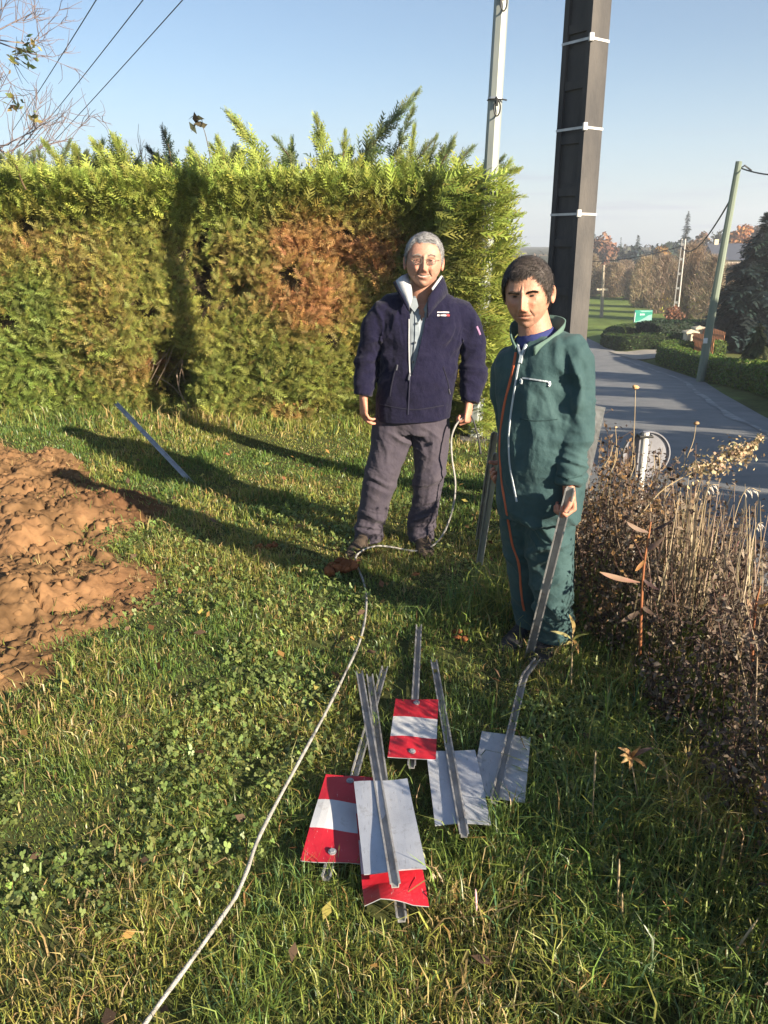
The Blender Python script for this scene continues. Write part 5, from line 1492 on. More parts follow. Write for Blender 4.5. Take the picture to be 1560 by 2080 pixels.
# glasses: two thin rims, bridge, temples
M_RIM = mat('thin_gilt_wire', (.34, .27, .20), .3, .8); 
gl = put('glasses', (lambda: (lambda bm: (
    [bm_tube(bm, [Vector(pl_h([[sg * .031 + .0205 * math.copysign(abs(math.cos(a)) ** .8, math.cos(a)), .098 - .10 * abs(sg * .031 + .02 * math.cos(a)) ** 1.5 * 4, -.001 + .0150 * math.copysign(abs(math.sin(a)) ** .8, math.sin(a))]])[0]) for a in np.linspace(0, 2 * math.pi, 25)], .0016, ref=(0, 1, 0), n=5) for sg in (1, -1)],
    bm_tube(bm, [Vector(pl_h([[x_, .103 - abs(x_) * .2, .004 + .002 * math.cos(x_ * 150)]])[0]) for x_ in np.linspace(-.0105, .0105, 6)], .0011, n=5),
    [bm_tube(bm, [Vector(pl_h([[sg * a_, b_, c_]])[0]) for a_, b_, c_ in ((.051, .088, .004), (.068, .070, .006), (.078, .02, .006), (.080, -.01, .004))], .0011, n=5) for sg in (1, -1)],
    bm_mesh(bm))[-1])(bmesh.new()))(), M_RIM, pm)
m_, n_, l_, b_l = nodes_of('spectacle_lens'); b_l.inputs['Base Color'].default_value = (.95, .97, 1, 1); b_l.inputs['Transmission Weight'].default_value = 1.0; b_l.inputs['Roughness'].default_value = 0.02; b_l.inputs['IOR'].default_value = 1.12
for sg in (1, -1):
    b2 = bmesh.new(); vs_ = [b2.verts.new(Vector(pl_h([[sg * .031 + .0198 * math.copysign(abs(math.cos(a)) ** .8, math.cos(a)), .098 - .10 * abs(sg * .031 + .02 * math.cos(a)) ** 1.5 * 4, -.001 + .0143 * math.copysign(abs(math.sin(a)) ** .8, math.sin(a))]])[0])) for a in np.linspace(0, 2 * math.pi, 24, endpoint=False)]
    b2.faces.new(vs_); put('lens', bm_mesh(b2), m_, gl)
# trousers
tr = bmesh.new()
for s_ in ([(838, 828, Y0 + .01, 70, .135), (838, 850, Y0 + .01, 73, .14), (838, 876, Y0 + .01, 70, .125)],
           [(804, 848, Y0 + .01, 42, .115), (797, 880, Y0 + .005, 43, .112), (788, 920, Y0, 38, .10), (775, 965, Y0 - .01, 34, .092), (764, 1010, Y0, 31, .085), (755, 1055, Y0 + .005, 29, .078), (750, 1080, Y0, 29, .08), (748, 1105, Y0 - .005, 28.5, .082)],
           [(872, 848, Y0 + .01, 40, .115), (875, 880, Y0 + .005, 39, .112), (876, 920, Y0, 35, .10), (873, 965, Y0 - .01, 31, .092), (866, 1010, Y0, 29, .085), (858, 1055, Y0 + .005, 27, .078), (855, 1080, Y0, 26, .08), (855, 1106, Y0 - .005, 26, .085)]):
    p_, r_2 = pxring(s_); bm_tube(tr, p_, r_2, n=20)
trm = remesh(tr, .0062, 4)
kn = lambda x, y: P(x, y, Y0 - .06)
wrinkle(trm, [(kn(773, 975), (.12, .2, .10), (.5, 0, 1), 13, .0075), (kn(872, 980), (.12, .2, .12), (-.6, 0, 1), 12, .009), (kn(752, 1070), (.12, .2, .09), (.3, 0, 1), 19, .0085), (kn(857, 1065), (.12, .2, .10), (-.4, 0, 1), 18, .0095),
              (kn(838, 885), (.14, .2, .09), (.6, 0, 1), 11, .008), (kn(790, 910), (.1, .2, .12), (.9, 0, .4), 9, .006), (kn(876, 920), (.1, .2, .12), (1, 0, -.3), 9, .007)], .0035, 2.0)
trm = cut_ends(trm, [(P(748, 1096, Y0), (0.03, 0, -1), .17), (P(855, 1096, Y0), (0, 0, -1), .17)])
M_TROU = mat('slate_purple_twill', (.044, .038, .054), .85, scale=14, base2=(.062, .053, .068), bump=.5, bscale=38, spec=.2, sheen=.08)
to = put('trousers', trm, M_TROU, pm, smooth=True); solid(to, .004)
sh = bmesh.new(); shoe(sh, P(752, 1112, Y0 + .03) * Vector((1, 1, 0)) if False else Vector((P(754, 1110, Y0).x, Y0 + .06, .0)), (-.42, -1, 0), .30, .05, .09)
M_SHOE = mat('brown_suede', (.045, .032, .024), .85, scale=20, base2=(.075, .055, .040), bump=.3, bscale=150)
put('shoe', bm_mesh(sh), M_SHOE, pm, smooth=True)
sh = bmesh.new(); shoe(sh, Vector((P(853, 1110, Y0).x, Y0 + .08, .0)), (.10, -1, 0), .30, .052, .09); put('shoe', bm_mesh(sh), M_SHOE, pm, smooth=True)
# shirt under the jacket
sb = bmesh.new()
p_, r_2 = pxring([(860, 598, Y0 + .01, 33, .078), (859, 618, Y0 + .012, 43, .088), (858, 650, Y0 + .01, 62, .114), (855, 700, Y0, 58, .130), (848, 760, Y0 - .005, 56, .138), (843, 830, Y0, 54, .130)])
bm_tube(sb, p_, r_2, n=24)
shm = remesh(sb, .009, 3); wrinkle(shm, [(P(850, 690, Y0 - .12), (.08, .2, .25), (1, 0, .2), 14, .003)], .002, 3.0)
M_SHIRT = mat('grey_blue_shirt', (.20, .235, .27), .8, scale=12, base2=(.27, .31, .345), bump=.12, bscale=300, spec=.2)
sbv = bvh_of(shm)
b2 = bmesh.new(); b2.from_mesh(shm); b2.faces.ensure_lookup_table()
cent = np.array([f.calc_center_median()[:] for f in b2.faces])
x_, y_, z_ = cent[:, 0], cent[:, 1], cent[:, 2] - CAMZ; cx_ = 780 + FPX * x_ / (y_ * CP - z_ * SP); cy_ = 1040 - FPX * (y_ * SP + z_ * CP) / (y_ * CP - z_ * SP)
vl = np.interp(cy_, [590, 606, 650], [840, 845, 855]); vr = np.interp(cy_, [590, 606, 650], [882, 876, 858])
dl = (cy_ < 650) & (cx_ > vl) & (cx_ < vr) & (y_ < Y0) | (cent[:, 2] > P(860, 600, Y0).z)
bmesh.ops.delete(b2, geom=[b2.faces[i] for i in np.where(dl)[0]], context='FACES'); b2.to_mesh(shm); b2.free()
so = put('shirt', shm, M_SHIRT, pm, smooth=True)
ribbon_on(sbv, [P(848, 640, Y0 - .1), P(847, 690, Y0 - .1), P(842, 735, Y0 - .1), P(836, 770, Y0 - .1)], .030, cam_view, M_SHIRT, 'shirt_placket', pm, .002, .003)
M_BTN = mat('dark_button', (.05, .055, .06), .4)
for (bx, by) in ((847, 657), (843, 696), (839, 735)):
    v_ = cam_view(P(bx, by, Y0)).normalized(); h_ = sbv.ray_cast(Vector((0, 0, CAMZ)) , v_, 9)
    b2 = bmesh.new(); q_ = h_[0] - v_ * .008; bm_tube(b2, [q_ - v_ * .003, q_ + v_ * .004], .0062, n=10); put('button', bm_mesh(b2), M_BTN, so)
# shirt collar leaves
for (pts_) in ([(836, 604), (832, 622), (842, 634), (850, 622), (846, 606)], [(868, 612), (882, 606), (880, 622), (866, 640), (860, 628)]):
    b2 = bmesh.new(); cen = []
    fs = [b2.verts.new(P(x_, y_, Y0 - .105)) for x_, y_ in pts_]; f_ = b2.faces.new(fs)
    r_3 = bmesh.ops.extrude_face_region(b2, geom=[f_]); bmesh.ops.translate(b2, verts=[v for v in r_3['geom'] if isinstance(v, bmesh.types.BMVert)], vec=(0, .006, 0))
    put('shirt_collar', bm_mesh(b2), M_SHIRT, so)
# jacket
jb = bmesh.new()
for s_ in ([(860, 586, Y0 + .022, 42, .100), (860, 595, Y0 + .02, 52, .106), (859, 604, Y0 + .02, 74, .110), (858, 616, Y0 + .018, 90, .116), (858, 636, Y0 + .012, 97, .132), (857, 676, Y0 + .01, 89, .146), (852, 718, Y0, 79, .155), (847, 765, Y0 - .005, 78, .160), (842, 810, Y0, 78, .158), (840, 838, Y0, 77, .155), (840, 862, Y0, 76, .152)],
           [(800, 624, Y0 + .015, 21, .08), (783, 632, Y0 + .015, 27, .090), (766, 658, Y0 + .012, 29, .086), (755, 700, Y0 + .012, 26.5, .078), (746, 732, Y0 + .008, 24, .072), (743, 762, Y0 - .01, 23.5, .068), (739, 788, Y0 - .04, 20.5, .060), (737, 803, Y0 - .048, 18.5, .052)],
           [(918, 624, Y0 + .015, 21, .08), (934, 632, Y0 + .015, 27, .090), (950, 660, Y0 + .01, 29, .086), (960, 706, Y0 + .004, 26.5, .078), (964, 738, Y0 - .008, 24.5, .072), (961, 770, Y0 - .035, 24, .068), (955, 798, Y0 - .065, 22, .062), (953, 817, Y0 - .083, 19.5, .054)]):
    p_, r_2 = pxring(s_); bm_tube(jb, p_, r_2, n=26, sup=2.2)
jm = remesh(jb, .0060, 4)
wrinkle(jm, [(P(745, 740, Y0), (.12, .2, .12), (-.3, 0, 1), 11, .009), (P(964, 745, Y0), (.12, .2, .12), (.3, 0, 1), 11, .009), (P(785, 675, Y0 - .1), (.10, .15, .18), (1, 0, .35), 8, .012), (P(932, 690, Y0 - .1), (.10, .15, .20), (1, 0, -.35), 8, .013),
             (P(905, 790, Y0 - .1), (.16, .2, .14), (.8, 0, .5), 7, .006), (P(800, 790, Y0 - .1), (.16, .2, .14), (.9, 0, -.3), 6, .005)], .0045, 5.0)
jm = cut_ends(jm, [(P(840, 848, Y0), (0.05, 0, -1), .21)])
# the open front: faces between the two front edges are left out
edgeL = lambda py: np.interp(py, [560, 590, 620, 640, 700, 745, 762], [806, 812, 826, 833, 833, 833, 834])
edgeR = lambda py: np.interp(py, [560, 590, 604, 622, 640, 700, 745, 762], [896, 893, 884, 874, 866, 854, 842, 836])
def to_px(V):
    x = V[:, 0]; y = V[:, 1]; z = V[:, 2] - CAMZ
    dp = y * CP - z * SP; up = y * SP + z * CP
    return 780 + FPX * x / dp, 1040 - FPX * up / dp
b2 = bmesh.new(); b2.from_mesh(jm)
# crisp edges: cut the mesh along the planes of the opening before dropping the middle
for fx in (edgeL, edgeR):
    for y0_, y1_ in ((575, 604), (604, 622), (622, 640), (640, 700), (700, 745), (745, 762)):
        a_, c_ = P(fx(y0_), y0_, Y0 - .15), P(fx(y1_), y1_, Y0 - .15)
        e0 = Vector((0, 0, CAMZ)); nrm = (a_ - e0).cross(c_ - e0).normalized()
        zlo, zhi = min(a_.z, c_.z), max(a_.z, c_.z)
        fs = [f for f in b2.faces if f.calc_center_median().y < Y0 and zlo - .02 < f.calc_center_median().z < zhi + .02]
        es = list({e for f in fs for e in f.edges}); vs = list({v for f in fs for v in f.verts})
        bmesh.ops.bisect_plane(b2, geom=vs + es + fs, plane_co=a_, plane_no=nrm)
cent = np.array([f.calc_center_median()[:] for f in b2.faces]); cx_, cy_ = to_px(cent)
lim_ = (cy_ < 762) & (cx_ > edgeL(cy_)) & (cx_ < edgeR(cy_)) & (cent[:, 1] < Y0 - .0)
lim_ |= (cent[:, 2] > P(860, 594, Y0).z + .0) & (cent[:, 1] < Y0 + .3) & (np.array([f.normal.z for f in b2.faces]) > .75)
b2.faces.ensure_lookup_table()
bmesh.ops.delete(b2, geom=[b2.faces[i] for i in np.where(lim_)[0]], context='FACES')
jm2 = bpy.data.meshes.new('jacket'); b2.to_mesh(jm2); b2.free()
M_NAVY = mat('navy_fleece', (.006, .006, .021), .95, scale=30, base2=(.012, .011, .030), bump=.45, bscale=60, spec=.12, sheen=.10)
M_LINING = mat('pale_grey_lining', (.34, .35, .37), .9, scale=20, base2=(.46, .47, .49), bump=.2, bscale=300)
jo = put('jacket', jm2, [M_NAVY, M_LINING], pm, smooth=True)
md = jo.modifiers.new('thickness', 'SOLIDIFY'); md.thickness = .007; md.offset = -1
jbv = bvh_of(jm)
cv = cam_view
M_ZIP = mat('steel_zip', (.30, .30, .33), .4, .7)
ribbon_on(jbv, [P(831, 648, Y0 - .1), P(831, 700, Y0 - .1), P(832, 745, Y0 - .1), P(833, 764, Y0 - .1)], .007, cv, M_LINING, 'zip_edge', jo, .003, .003)
ribbon_on(jbv, [P(833, 762, Y0 - .1), P(831, 800, Y0 - .1), P(829, 842, Y0 - .1)], .006, cv, mat('navy_zip_tape', (.03, .03, .055), .5), 'zip_tape', jo, .002, .003)
ribbon_on(jbv, [P(833, 757, Y0 - .1), P(831.5, 766, Y0 - .1), P(831, 772, Y0 - .1)], .009, cv, M_ZIP, 'zip_pull', jo, .005, .004, n_sub=3)
ribbon_on(jbv, [P(808, 741, Y0 - .1), P(806, 752, Y0 - .1)], .005, cv, M_ZIP, 'pocket_pull', jo, .003, .004, n_sub=3)
ribbon_on(jbv, [P(911, 790, Y0 - .1), P(913, 800, Y0 - .1)], .005, cv, M_ZIP, 'pocket_pull', jo, .003, .004, n_sub=3)
M_SEAM = mat('dark_seam', (.010, .010, .022), .9)
ribbon_on(jbv, [P(900, 745, Y0 - .1), P(909, 775, Y0 - .1), P(913, 800, Y0 - .1)], .006, cv, M_SEAM, 'pocket_seam', jo, .001, .003)
ribbon_on(jbv, [P(806, 740, Y0 - .1), P(797, 775, Y0 - .1), P(792, 805, Y0 - .1)], .006, cv, M_SEAM, 'pocket_seam', jo, .001, .003)
ribbon_on(jbv, [P(772, 822, Y0 - .1), P(840, 832, Y0 - .1), P(910, 822, Y0 - .1)], .005, cv, M_SEAM, 'hem_seam', jo, .001, .002)
# folded-out pale collar on one side and standing navy collar on the other
def flap(name, rows, m, parent, th=.006):
    rows = [smooth_path([P(*q) for q in r], 4) for r in rows]
    bm = bmesh.new(); vs = [[bm.verts.new(p) for p in r] for r in rows]
    for u, v in zip(vs, vs[1:]):
        for k in range(len(u) - 1): bm.faces.new((u[k], u[k + 1], v[k + 1], v[k]))
    o = put(name, bm_mesh(bm), m, parent, smooth=True); md_ = o.modifiers.new('thickness', 'SOLIDIFY'); md_.thickness = th; md_.offset = 0; return o
flap('collar_lining', [[(804, 571, Y0 - .055), (812, 588, Y0 - .100), (822, 607, Y0 - .130), (832, 628, Y0 - .150)], [(814, 562, Y0 - .040), (821, 577, Y0 - .090), (829, 596, Y0 - .128), (835, 616, Y0 - .148)], [(828, 556, Y0 - .015), (832, 570, Y0 - .065), (836, 587, Y0 - .105), (837, 604, Y0 - .125)]], M_LINING, jo, .007)
flap('collar', [[(800, 574, Y0 - .03), (808, 592, Y0 - .09), (819, 612, Y0 - .128), (830, 632, Y0 - .148)], [(804, 570, Y0 - .05), (812, 587, Y0 - .10), (822, 606, Y0 - .132), (832, 627, Y0 - .152)]], M_NAVY, jo, .009)
flap('collar', [[(909, 596, Y0 - .02), (897, 610, Y0 - .095), (881, 628, Y0 - .135), (868, 646, Y0 - .152)], [(905, 578, Y0 - .01), (894, 590, Y0 - .085), (880, 606, Y0 - .128), (868, 624, Y0 - .148)], [(899, 562, Y0 - .0), (890, 575, Y0 - .075), (879, 590, Y0 - .118), (869, 606, Y0 - .138)]], M_NAVY, jo, .010)
flap('collar_edge', [[(899, 562, Y0 - .004), (890, 575, Y0 - .080), (879, 590, Y0 - .123)], [(896, 559, Y0 + .0), (887, 571, Y0 - .072), (876, 586, Y0 - .114)]], M_LINING, jo, .005)
# small embroidered chest mark: two rows of pale dashes and a red block
M_EMW = mat('white_stitching', (.62, .58, .60), .8); M_EMR = mat('red_stitching', (.45, .05, .06), .8)
for (xa, xb, y_, w_, m_) in ((888, 912, 634.5, .0075, M_EMW), (888, 893, 640.5, .011, M_EMW), (895, 906, 640.5, .009, M_EMW), (907, 913, 640.5, .011, M_EMR)):
    ribbon_on(jbv, [P(xa, y_, Y0 - .12), P((xa + xb) / 2, y_ + .2, Y0 - .12), P(xb, y_ + .4, Y0 - .12)], w_, cv, m_, 'embroidery', jo, .002, .002, n_sub=3)
ribbon_on(jbv, [P(968, 663, Y0 - .06), P(972, 672, Y0 - .06), P(975, 680, Y0 - .06)], .014, cv, mat('mauve_stitching', (.22, .12, .22), .8), 'sleeve_badge', jo, .002, .002, n_sub=3)

# ============================================================ the man in the green coverall
Y1 = 3.05
fm = thing('person', 'dark haired man in a green coverall with an orange zip gripping a steel post', 'person', (P(1085, 1330, Y1).x, Y1, 0))
FD = Vector((-.52, -.85, 0)).normalized(); LT = Vector((FD.y * -1, FD.x, 0)); LT = Vector((.85, -.52, 0)).normalized()   # facing, his left
hc1 = P(1073, 597, Y1 - .005); hs1 = 1.01
HB1 = basis((-.40, -1, -.11), roll=R(4))
pl1 = place_h(HB1, hc1, hs1)
V1, F1, nf1 = head_mesh(1, smile=0.0, slim=1.02, frown=1.0)
hv1 = arr_mesh('head', pl1(V1), [F1], skin_cols(V1, nf1, (.43, .232, .155), 0.0, stubble=.34))
RF = tuple(LT)
def ring1(spec, lat=True):
    """[(px, py, Y, half lateral m, half depth m)]"""
    return [P(x, y, Y) for x, y, Y, a, b in spec], [(a, b) for x, y, Y, a, b in spec]
TK = .967
tor = [(1088, 676, Y1 + .03, .062, .066), (1091, 692, Y1 + .03, .118, .085), (1095, 706, Y1 + .03, .164, .102), (1098, 738, Y1 + .025, .185, .120), (1101, 790, Y1 + .02, .187, .134), (1102, 850, Y1 + .015, .186, .144), (1100, 905, Y1 + .01, .184, .146), (1097, 960, Y1 + .01, .182, .143), (1094, 1010, Y1 + .01, .180, .138), (1092, 1050, Y1 + .01, .172, .130)]
sub_ = lambda spec, k: [(x, y, Y, a - k, b - k) for x, y, Y, a, b in spec]
tor = [(x_ + 1, y_, Y_, a_ * TK, b_) for x_, y_, Y_, a_, b_ in tor]
armL = [(1136, 702, Y1 - .01, .050, .058), (1154, 707, Y1 - .03, .066, .074), (1170, 732, Y1 - .055, .071, .078), (1180, 785, Y1 - .075, .066, .072), (1179, 850, Y1 - .09, .062, .068), (1172, 905, Y1 - .12, .058, .062), (1164, 950, Y1 - .145, .054, .058), (1158, 985, Y1 - .16, .048, .050)]
armL = [(x_ - 3 * (y_ > 740), y_, Y_, a_ * .93, b_ * .95) for x_, y_, Y_, a_, b_ in armL]
armR = [(1056, 722, Y1 + .10, .045, .055), (1044, 730, Y1 + .115, .062, .068), (1030, 752, Y1 + .14, .064, .070), (1026, 800, Y1 + .16, .058, .064), (1032, 850, Y1 + .16, .055, .060), (1044, 900, Y1 + .12, .05, .055), (1052, 940, Y1 + .13, .045, .05)]
legL = [(1116, 1020, Y1 - .01, .105, .125), (1116, 1070, Y1 - .015, .102, .115), (1117, 1120, Y1 - .02, .094, .105), (1119, 1165, Y1 - .02, .087, .095), (1123, 1210, Y1 - .005, .084, .090), (1126, 1255, Y1 + .0, .080, .086), (1129, 1300, Y1 + .0, .080, .086), (1130, 1318, Y1, .080, .086)]
legL = [(x_, y_, Y_ + .06, a_, b_) for x_, y_, Y_, a_, b_ in legL]
legR = [(x_ - 3, y_, Y_ + .045, a_ * .90, b_ * .95) for x_, y_, Y_, a_, b_ in [(1068, 1020, Y1 + .09, .10, .12), (1064, 1070, Y1 + .11, .095, .11), (1066, 1120, Y1 + .12, .088, .10), (1069, 1165, Y1 + .12, .080, .09), (1073, 1210, Y1 + .14, .075, .085), (1078, 1250, Y1 + .15, .072, .08), (1081, 1282, Y1 + .15, .072, .08)]]
def tubes1(specs, bm, n=24, sup=2.15):
    for s_ in specs:
        p_, r_2 = ring1(s_); bm_tube(bm, p_, r_2, ref=RF, n=n, sup=sup)
bb = bmesh.new()
tubes1([sub_(tor, .03)[1:], sub_(armL, .02), sub_(armR, .02), sub_(legL, .03), sub_(legR, .03)], bb, 16)
p_, r_2 = ring1([(1078, 612, Y1 + .035, .055, .058), (1083, 645, Y1 + .035, .058, .062), (1088, 676, Y1 + .03, .066, .070), (1091, 700, Y1 + .03, .08, .075)]); bm_tube(bb, p_, r_2, ref=RF, n=16)
sk1 = (.40, .20, .135)
bm1 = remesh(bb, .009, 3); set_col(bm1, np.repeat(np.array(sk1)[None], len(bm1.vertices), 0))
wl1 = P(1155, 984, Y1 - .165)
hm1 = hand_mesh(wl1, (.10, -.14, -1), (-.85, -.20, -.05), -1, curl=(62, 80, 48), size=1.04, fist=True, thumb=((.75, .55, .2), (.75, .65, .0)))
wr1 = P(1046, 940, Y1 + .13)
hm2 = hand_mesh(wr1, (-.5, .3, -.8), (-.6, -.4, .2), 1, curl=(58, 78, 48), size=.98, fist=True)
for h_ in (hm1, hm2): set_col(h_, np.array(sk1)[None] * (1 + .10 * fbm(co_of(h_), 60, 2, 4)[:, None]) * np.array([1.08, .95, .93]))
put('body', join_meshes([bm1, hv1, hm1, hm2]), M_SKIN, fm, smooth=True)
hlB = ([0, 16, 30, 42, 52, 62, 72, 82, 92, 100, 114, 140, 180], [.074, .072, .082, .074, .052, .020, -.012, -.022, .012, .020, -.03, -.066, -.072])
bflow = lambda p: np.stack([.45 - 5 * p[:, 0] * 0, .45 - 6 * np.clip(-p[:, 1], 0, 1), -.30 - 6 * np.clip(.06 - p[:, 2], 0, .2)], 1)
put('hair', build_hair(V1, F1, nf1, pl1, hlB, .0125, (.055, .045, .040), 81, 15000, .030, bflow, .0021), M_HAIR, fm)
for sg_ in (1, -1): put('eyebrow', brow_mesh(V1, nf1, pl1, (.035, .025, .020), 82, drop=-.004, zc=.0178, n=230, ln=.011, sides=(sg_,)), M_HAIR, fm)
for e in eye_meshes(V1, nf1, pl1, -.15, .0030): put('eye', e, M_EYE, fm, smooth=True)
# blue t-shirt at the neck
ts = bmesh.new(); p_, r_2 = ring1([(1086, 672, Y1 + .03, .068, .072), (1090, 690, Y1 + .03, .095, .082), (1094, 716, Y1 + .035, .11, .085), (1096, 740, Y1 + .03, .12, .09)]); bm_tube(ts, p_, r_2, ref=RF, n=24)
tsm = remesh(ts, .008, 3); put('tshirt', tsm, mat('blue_cotton', (.020, .028, .115), .9, scale=20, base2=(.03, .04, .15), bump=.15, bscale=300), fm, smooth=True)
# coverall
cb = bmesh.new(); tubes1([tor, armL, armR, legL, legR], cb)
cm = remesh(cb, .0060, 4)
K1 = lambda x, y, d=-.1: P(x, y, Y1 + d)
wrinkle(cm, [(K1(1150, 760), (.10, .2, .16), (1, 0, .30), 9, .013), (K1(1175, 860), (.1, .2, .14), (.25, 0, 1), 11, .010), (K1(1165, 950), (.1, .2, .08), (.2, 0, 1), 17, .010), (K1(1100, 1085), (.16, .3, .09), (.7, 0, 1), 10, .012), (K1(1120, 1170), (.14, .3, .12), (-.5, 0, 1), 10, .012),
             (K1(1125, 1265), (.14, .3, .12), (.5, 0, 1), 13, .012), (K1(1070, 1180), (.12, .3, .2), (.4, 0, 1), 9, .009), (K1(1085, 900), (.15, .2, .15), (1, 0, .25), 6, .008), (K1(1090, 990), (.18, .2, .12), (.5, 0, 1), 6, .007), (K1(1060, 780), (.12, .2, .2), (1, 0, -.2), 6, .006)], .0055, 9.0)
cm = cut_ends(cm, [(P(1130, 1306, Y1), (.02, 0, -1), .18), (P(1078, 1272, Y1 + .19), (.05, 0, -1), .15)])
# neck opening
eL = lambda py: np.interp(py, [660, 672, 690, 705, 712], [1040, 1043, 1047, 1054, 1058])
eR = lambda py: np.interp(py, [640, 655, 672, 690, 705, 712], [1128, 1118, 1096, 1076, 1064, 1059])
b2 = bmesh.new(); b2.from_mesh(cm)
cent = np.array([f.calc_center_median()[:] for f in b2.faces]); cx_, cy_ = to_px(cent); nz_ = np.array([f.normal[:] for f in b2.faces])
rel = (cent - np.array(K1(1088, 690, .03))); fr_ = rel @ np.array(FD)
dl = ((cy_ < 712) & (cx_ > eL(cy_)) & (cx_ < eR(cy_)) & (fr_ > -.02)) | ((cent[:, 2] > P(1088, 679, Y1 + .03).z) & (np.abs(rel @ np.array(LT)) < .088))
b2.faces.ensure_lookup_table(); bmesh.ops.delete(b2, geom=[b2.faces[i] for i in np.where(dl)[0]], context='FACES')
cm2 = bpy.data.meshes.new('coverall'); b2.to_mesh(cm2); b2.free()
M_GREEN = mat('bottle_green_workwear', (.020, .050, .055), .82, scale=6, base2=(.041, .082, .085), bump=.55, bscale=34, spec=.25, sheen=.05)
M_GREEN2 = mat('faded_green_collar', (.070, .125, .105), .85, scale=10, base2=(.10, .165, .14), bump=.2, bscale=250)
co_ = put('coverall', cm2, M_GREEN, fm, smooth=True); solid(co_, .005)
cbv = bvh_of(cm)
# stand-up collar: a leaning band round the neck, open at the front
def collar(pts, h, m, parent, lean):
    pts = smooth_path(pts, 5); bm = bmesh.new(); rows = []
    c = sum(pts, Vector()) / len(pts)
    for i, p in enumerate(pts):
        o = (p - c); o.z = 0; o.normalize()
        hh = h * (1 - .35 * abs(2 * i / (len(pts) - 1) - 1) ** 3)
        rows.append([bm.verts.new(p + o * .004), bm.verts.new(p + o * (lean * .5 + .006) + Vector((0, 0, hh * .6))), bm.verts.new(p + o * lean + Vector((0, 0, hh))), bm.verts.new(p + o * (lean - .006) + Vector((0, 0, hh))), bm.verts.new(p - o * .004)])
    for u, v in zip(rows, rows[1:]):
        for k in range(4): bm.faces.new((u[k], u[k + 1], v[k + 1], v[k]))
    bm.faces.new(rows[0]); bm.faces.new(list(reversed(rows[-1])))
    return put('collar', bm_mesh(bm), m, parent, smooth=True)
nc = K1(1090, 688, .03)
ell = lambda a, rl, rf, dz: nc + LT * (rl * math.sin(R(a))) + FD * (rf * math.cos(R(a))) + Vector((0, 0, dz))
collar([ell(a, .088, .092 + (.025 if abs(a) < 40 else 0), dz) for a, dz in ((22, -.050), (50, -.026), (85, .004), (120, .02), (160, .028), (200, .028), (240, .02), (275, .004), (310, -.026), (334, -.056))], .052, M_GREEN2, co_, .016)
M_ORZ = mat('orange_zip_tape', (.42, .085, .030), .7, bump=.4, bscale=400, base2=(.52, .13, .05)); M_SVZ = mat('pale_zip_teeth', (.40, .46, .50), .45, .4, base2=(.55, .60, .64), bump=.4, bscale=500)
z1 = [(1048, 716), (1043, 745), (1035, 780), (1026, 815), (1020, 850), (1016, 885), (1015, 920), (1017, 950), (1020, 985), (1025, 1015), (1030, 1045), (1036, 1080), (1042, 1110), (1052, 1138), (1056, 1165), (1058, 1195), (1061, 1222), (1065, 1240)]
z2 = [(1059, 712), (1056, 730), (1050, 760), (1044, 800), (1038, 840), (1034, 880), (1034, 915), (1036, 945), (1041, 975), (1046, 1000), (1050, 1019)]
ribbon_on(cbv, [K1(x, y) for x, y in z1], .010, cv, M_ORZ, 'orange_zip', co_, .0015, .002, .12, 3)
ribbon_on(cbv, [K1(x, y) for x, y in z2], .008, cv, M_SVZ, 'silver_zip', co_, .0015, .002, .06, 3)
for pts_ in ([(1053, 702), (1056, 711), (1059, 722)], [(1070, 701), (1066, 712), (1061, 724)]): ribbon_on(cbv, [K1(x, y) for x, y in pts_], .009, cv, M_SVZ, 'zip_tape', co_, .006, .005, 0, 3)
ribbon_on(cbv, [K1(1061, 722), K1(1059, 731), K1(1057, 738)], .013, cv, M_SVZ, 'zip_slider', co_, .008, .006, 0, 3)
ribbon_on(cbv, [K1(1062, 768), K1(1085, 771), K1(1118, 776)], .006, cv, M_SVZ, 'pocket_zip', co_, .002, .003, 0, 3)
for (x, y) in ((1061, 771), (1116, 776)): ribbon_on(cbv, [K1(x - 3, y), K1(x, y + 3), K1(x - 2, y + 8)], .010, cv, M_SVZ, 'zip_pull', co_, .003, .005, 0, 3)
M_SEAMG = mat('green_seam', (.015, .040, .042), .9)
ribbon_on(cbv, [K1(1056, 851), K1(1090, 855), K1(1132, 852)], .005, cv, M_SEAMG, 'waist_seam', co_, .000, .002, 0, 4)
ribbon_on(cbv, [K1(1133, 966), K1(1156, 972), K1(1182, 966)], .006, cv, M_SEAMG, 'cuff_seam', co_, .000, .002, 0, 4)
M_BOOT = mat('black_boot', (.014, .014, .018), .55, scale=15, base2=(.03, .03, .036), bump=.2, bscale=120)
def at0(x, y): 
    g_ = G(x, y, 0); return Vector((g_.x, g_.y, 0))
sh = bmesh.new(); shoe(sh, Vector((P(1140, 1300, Y1).x, Y1 + .15, -.01)), (-.42, -.9, 0), .29, .052, .085); put('shoe', bm_mesh(sh), M_BOOT, fm, smooth=True)
sh = bmesh.new(); shoe(sh, Vector((P(1090, 1290, Y1 + .19).x, Y1 + .26, -.005)), (-.58, -.8, 0), .29, .052, .085); put('shoe', bm_mesh(sh), M_BOOT, fm, smooth=True)
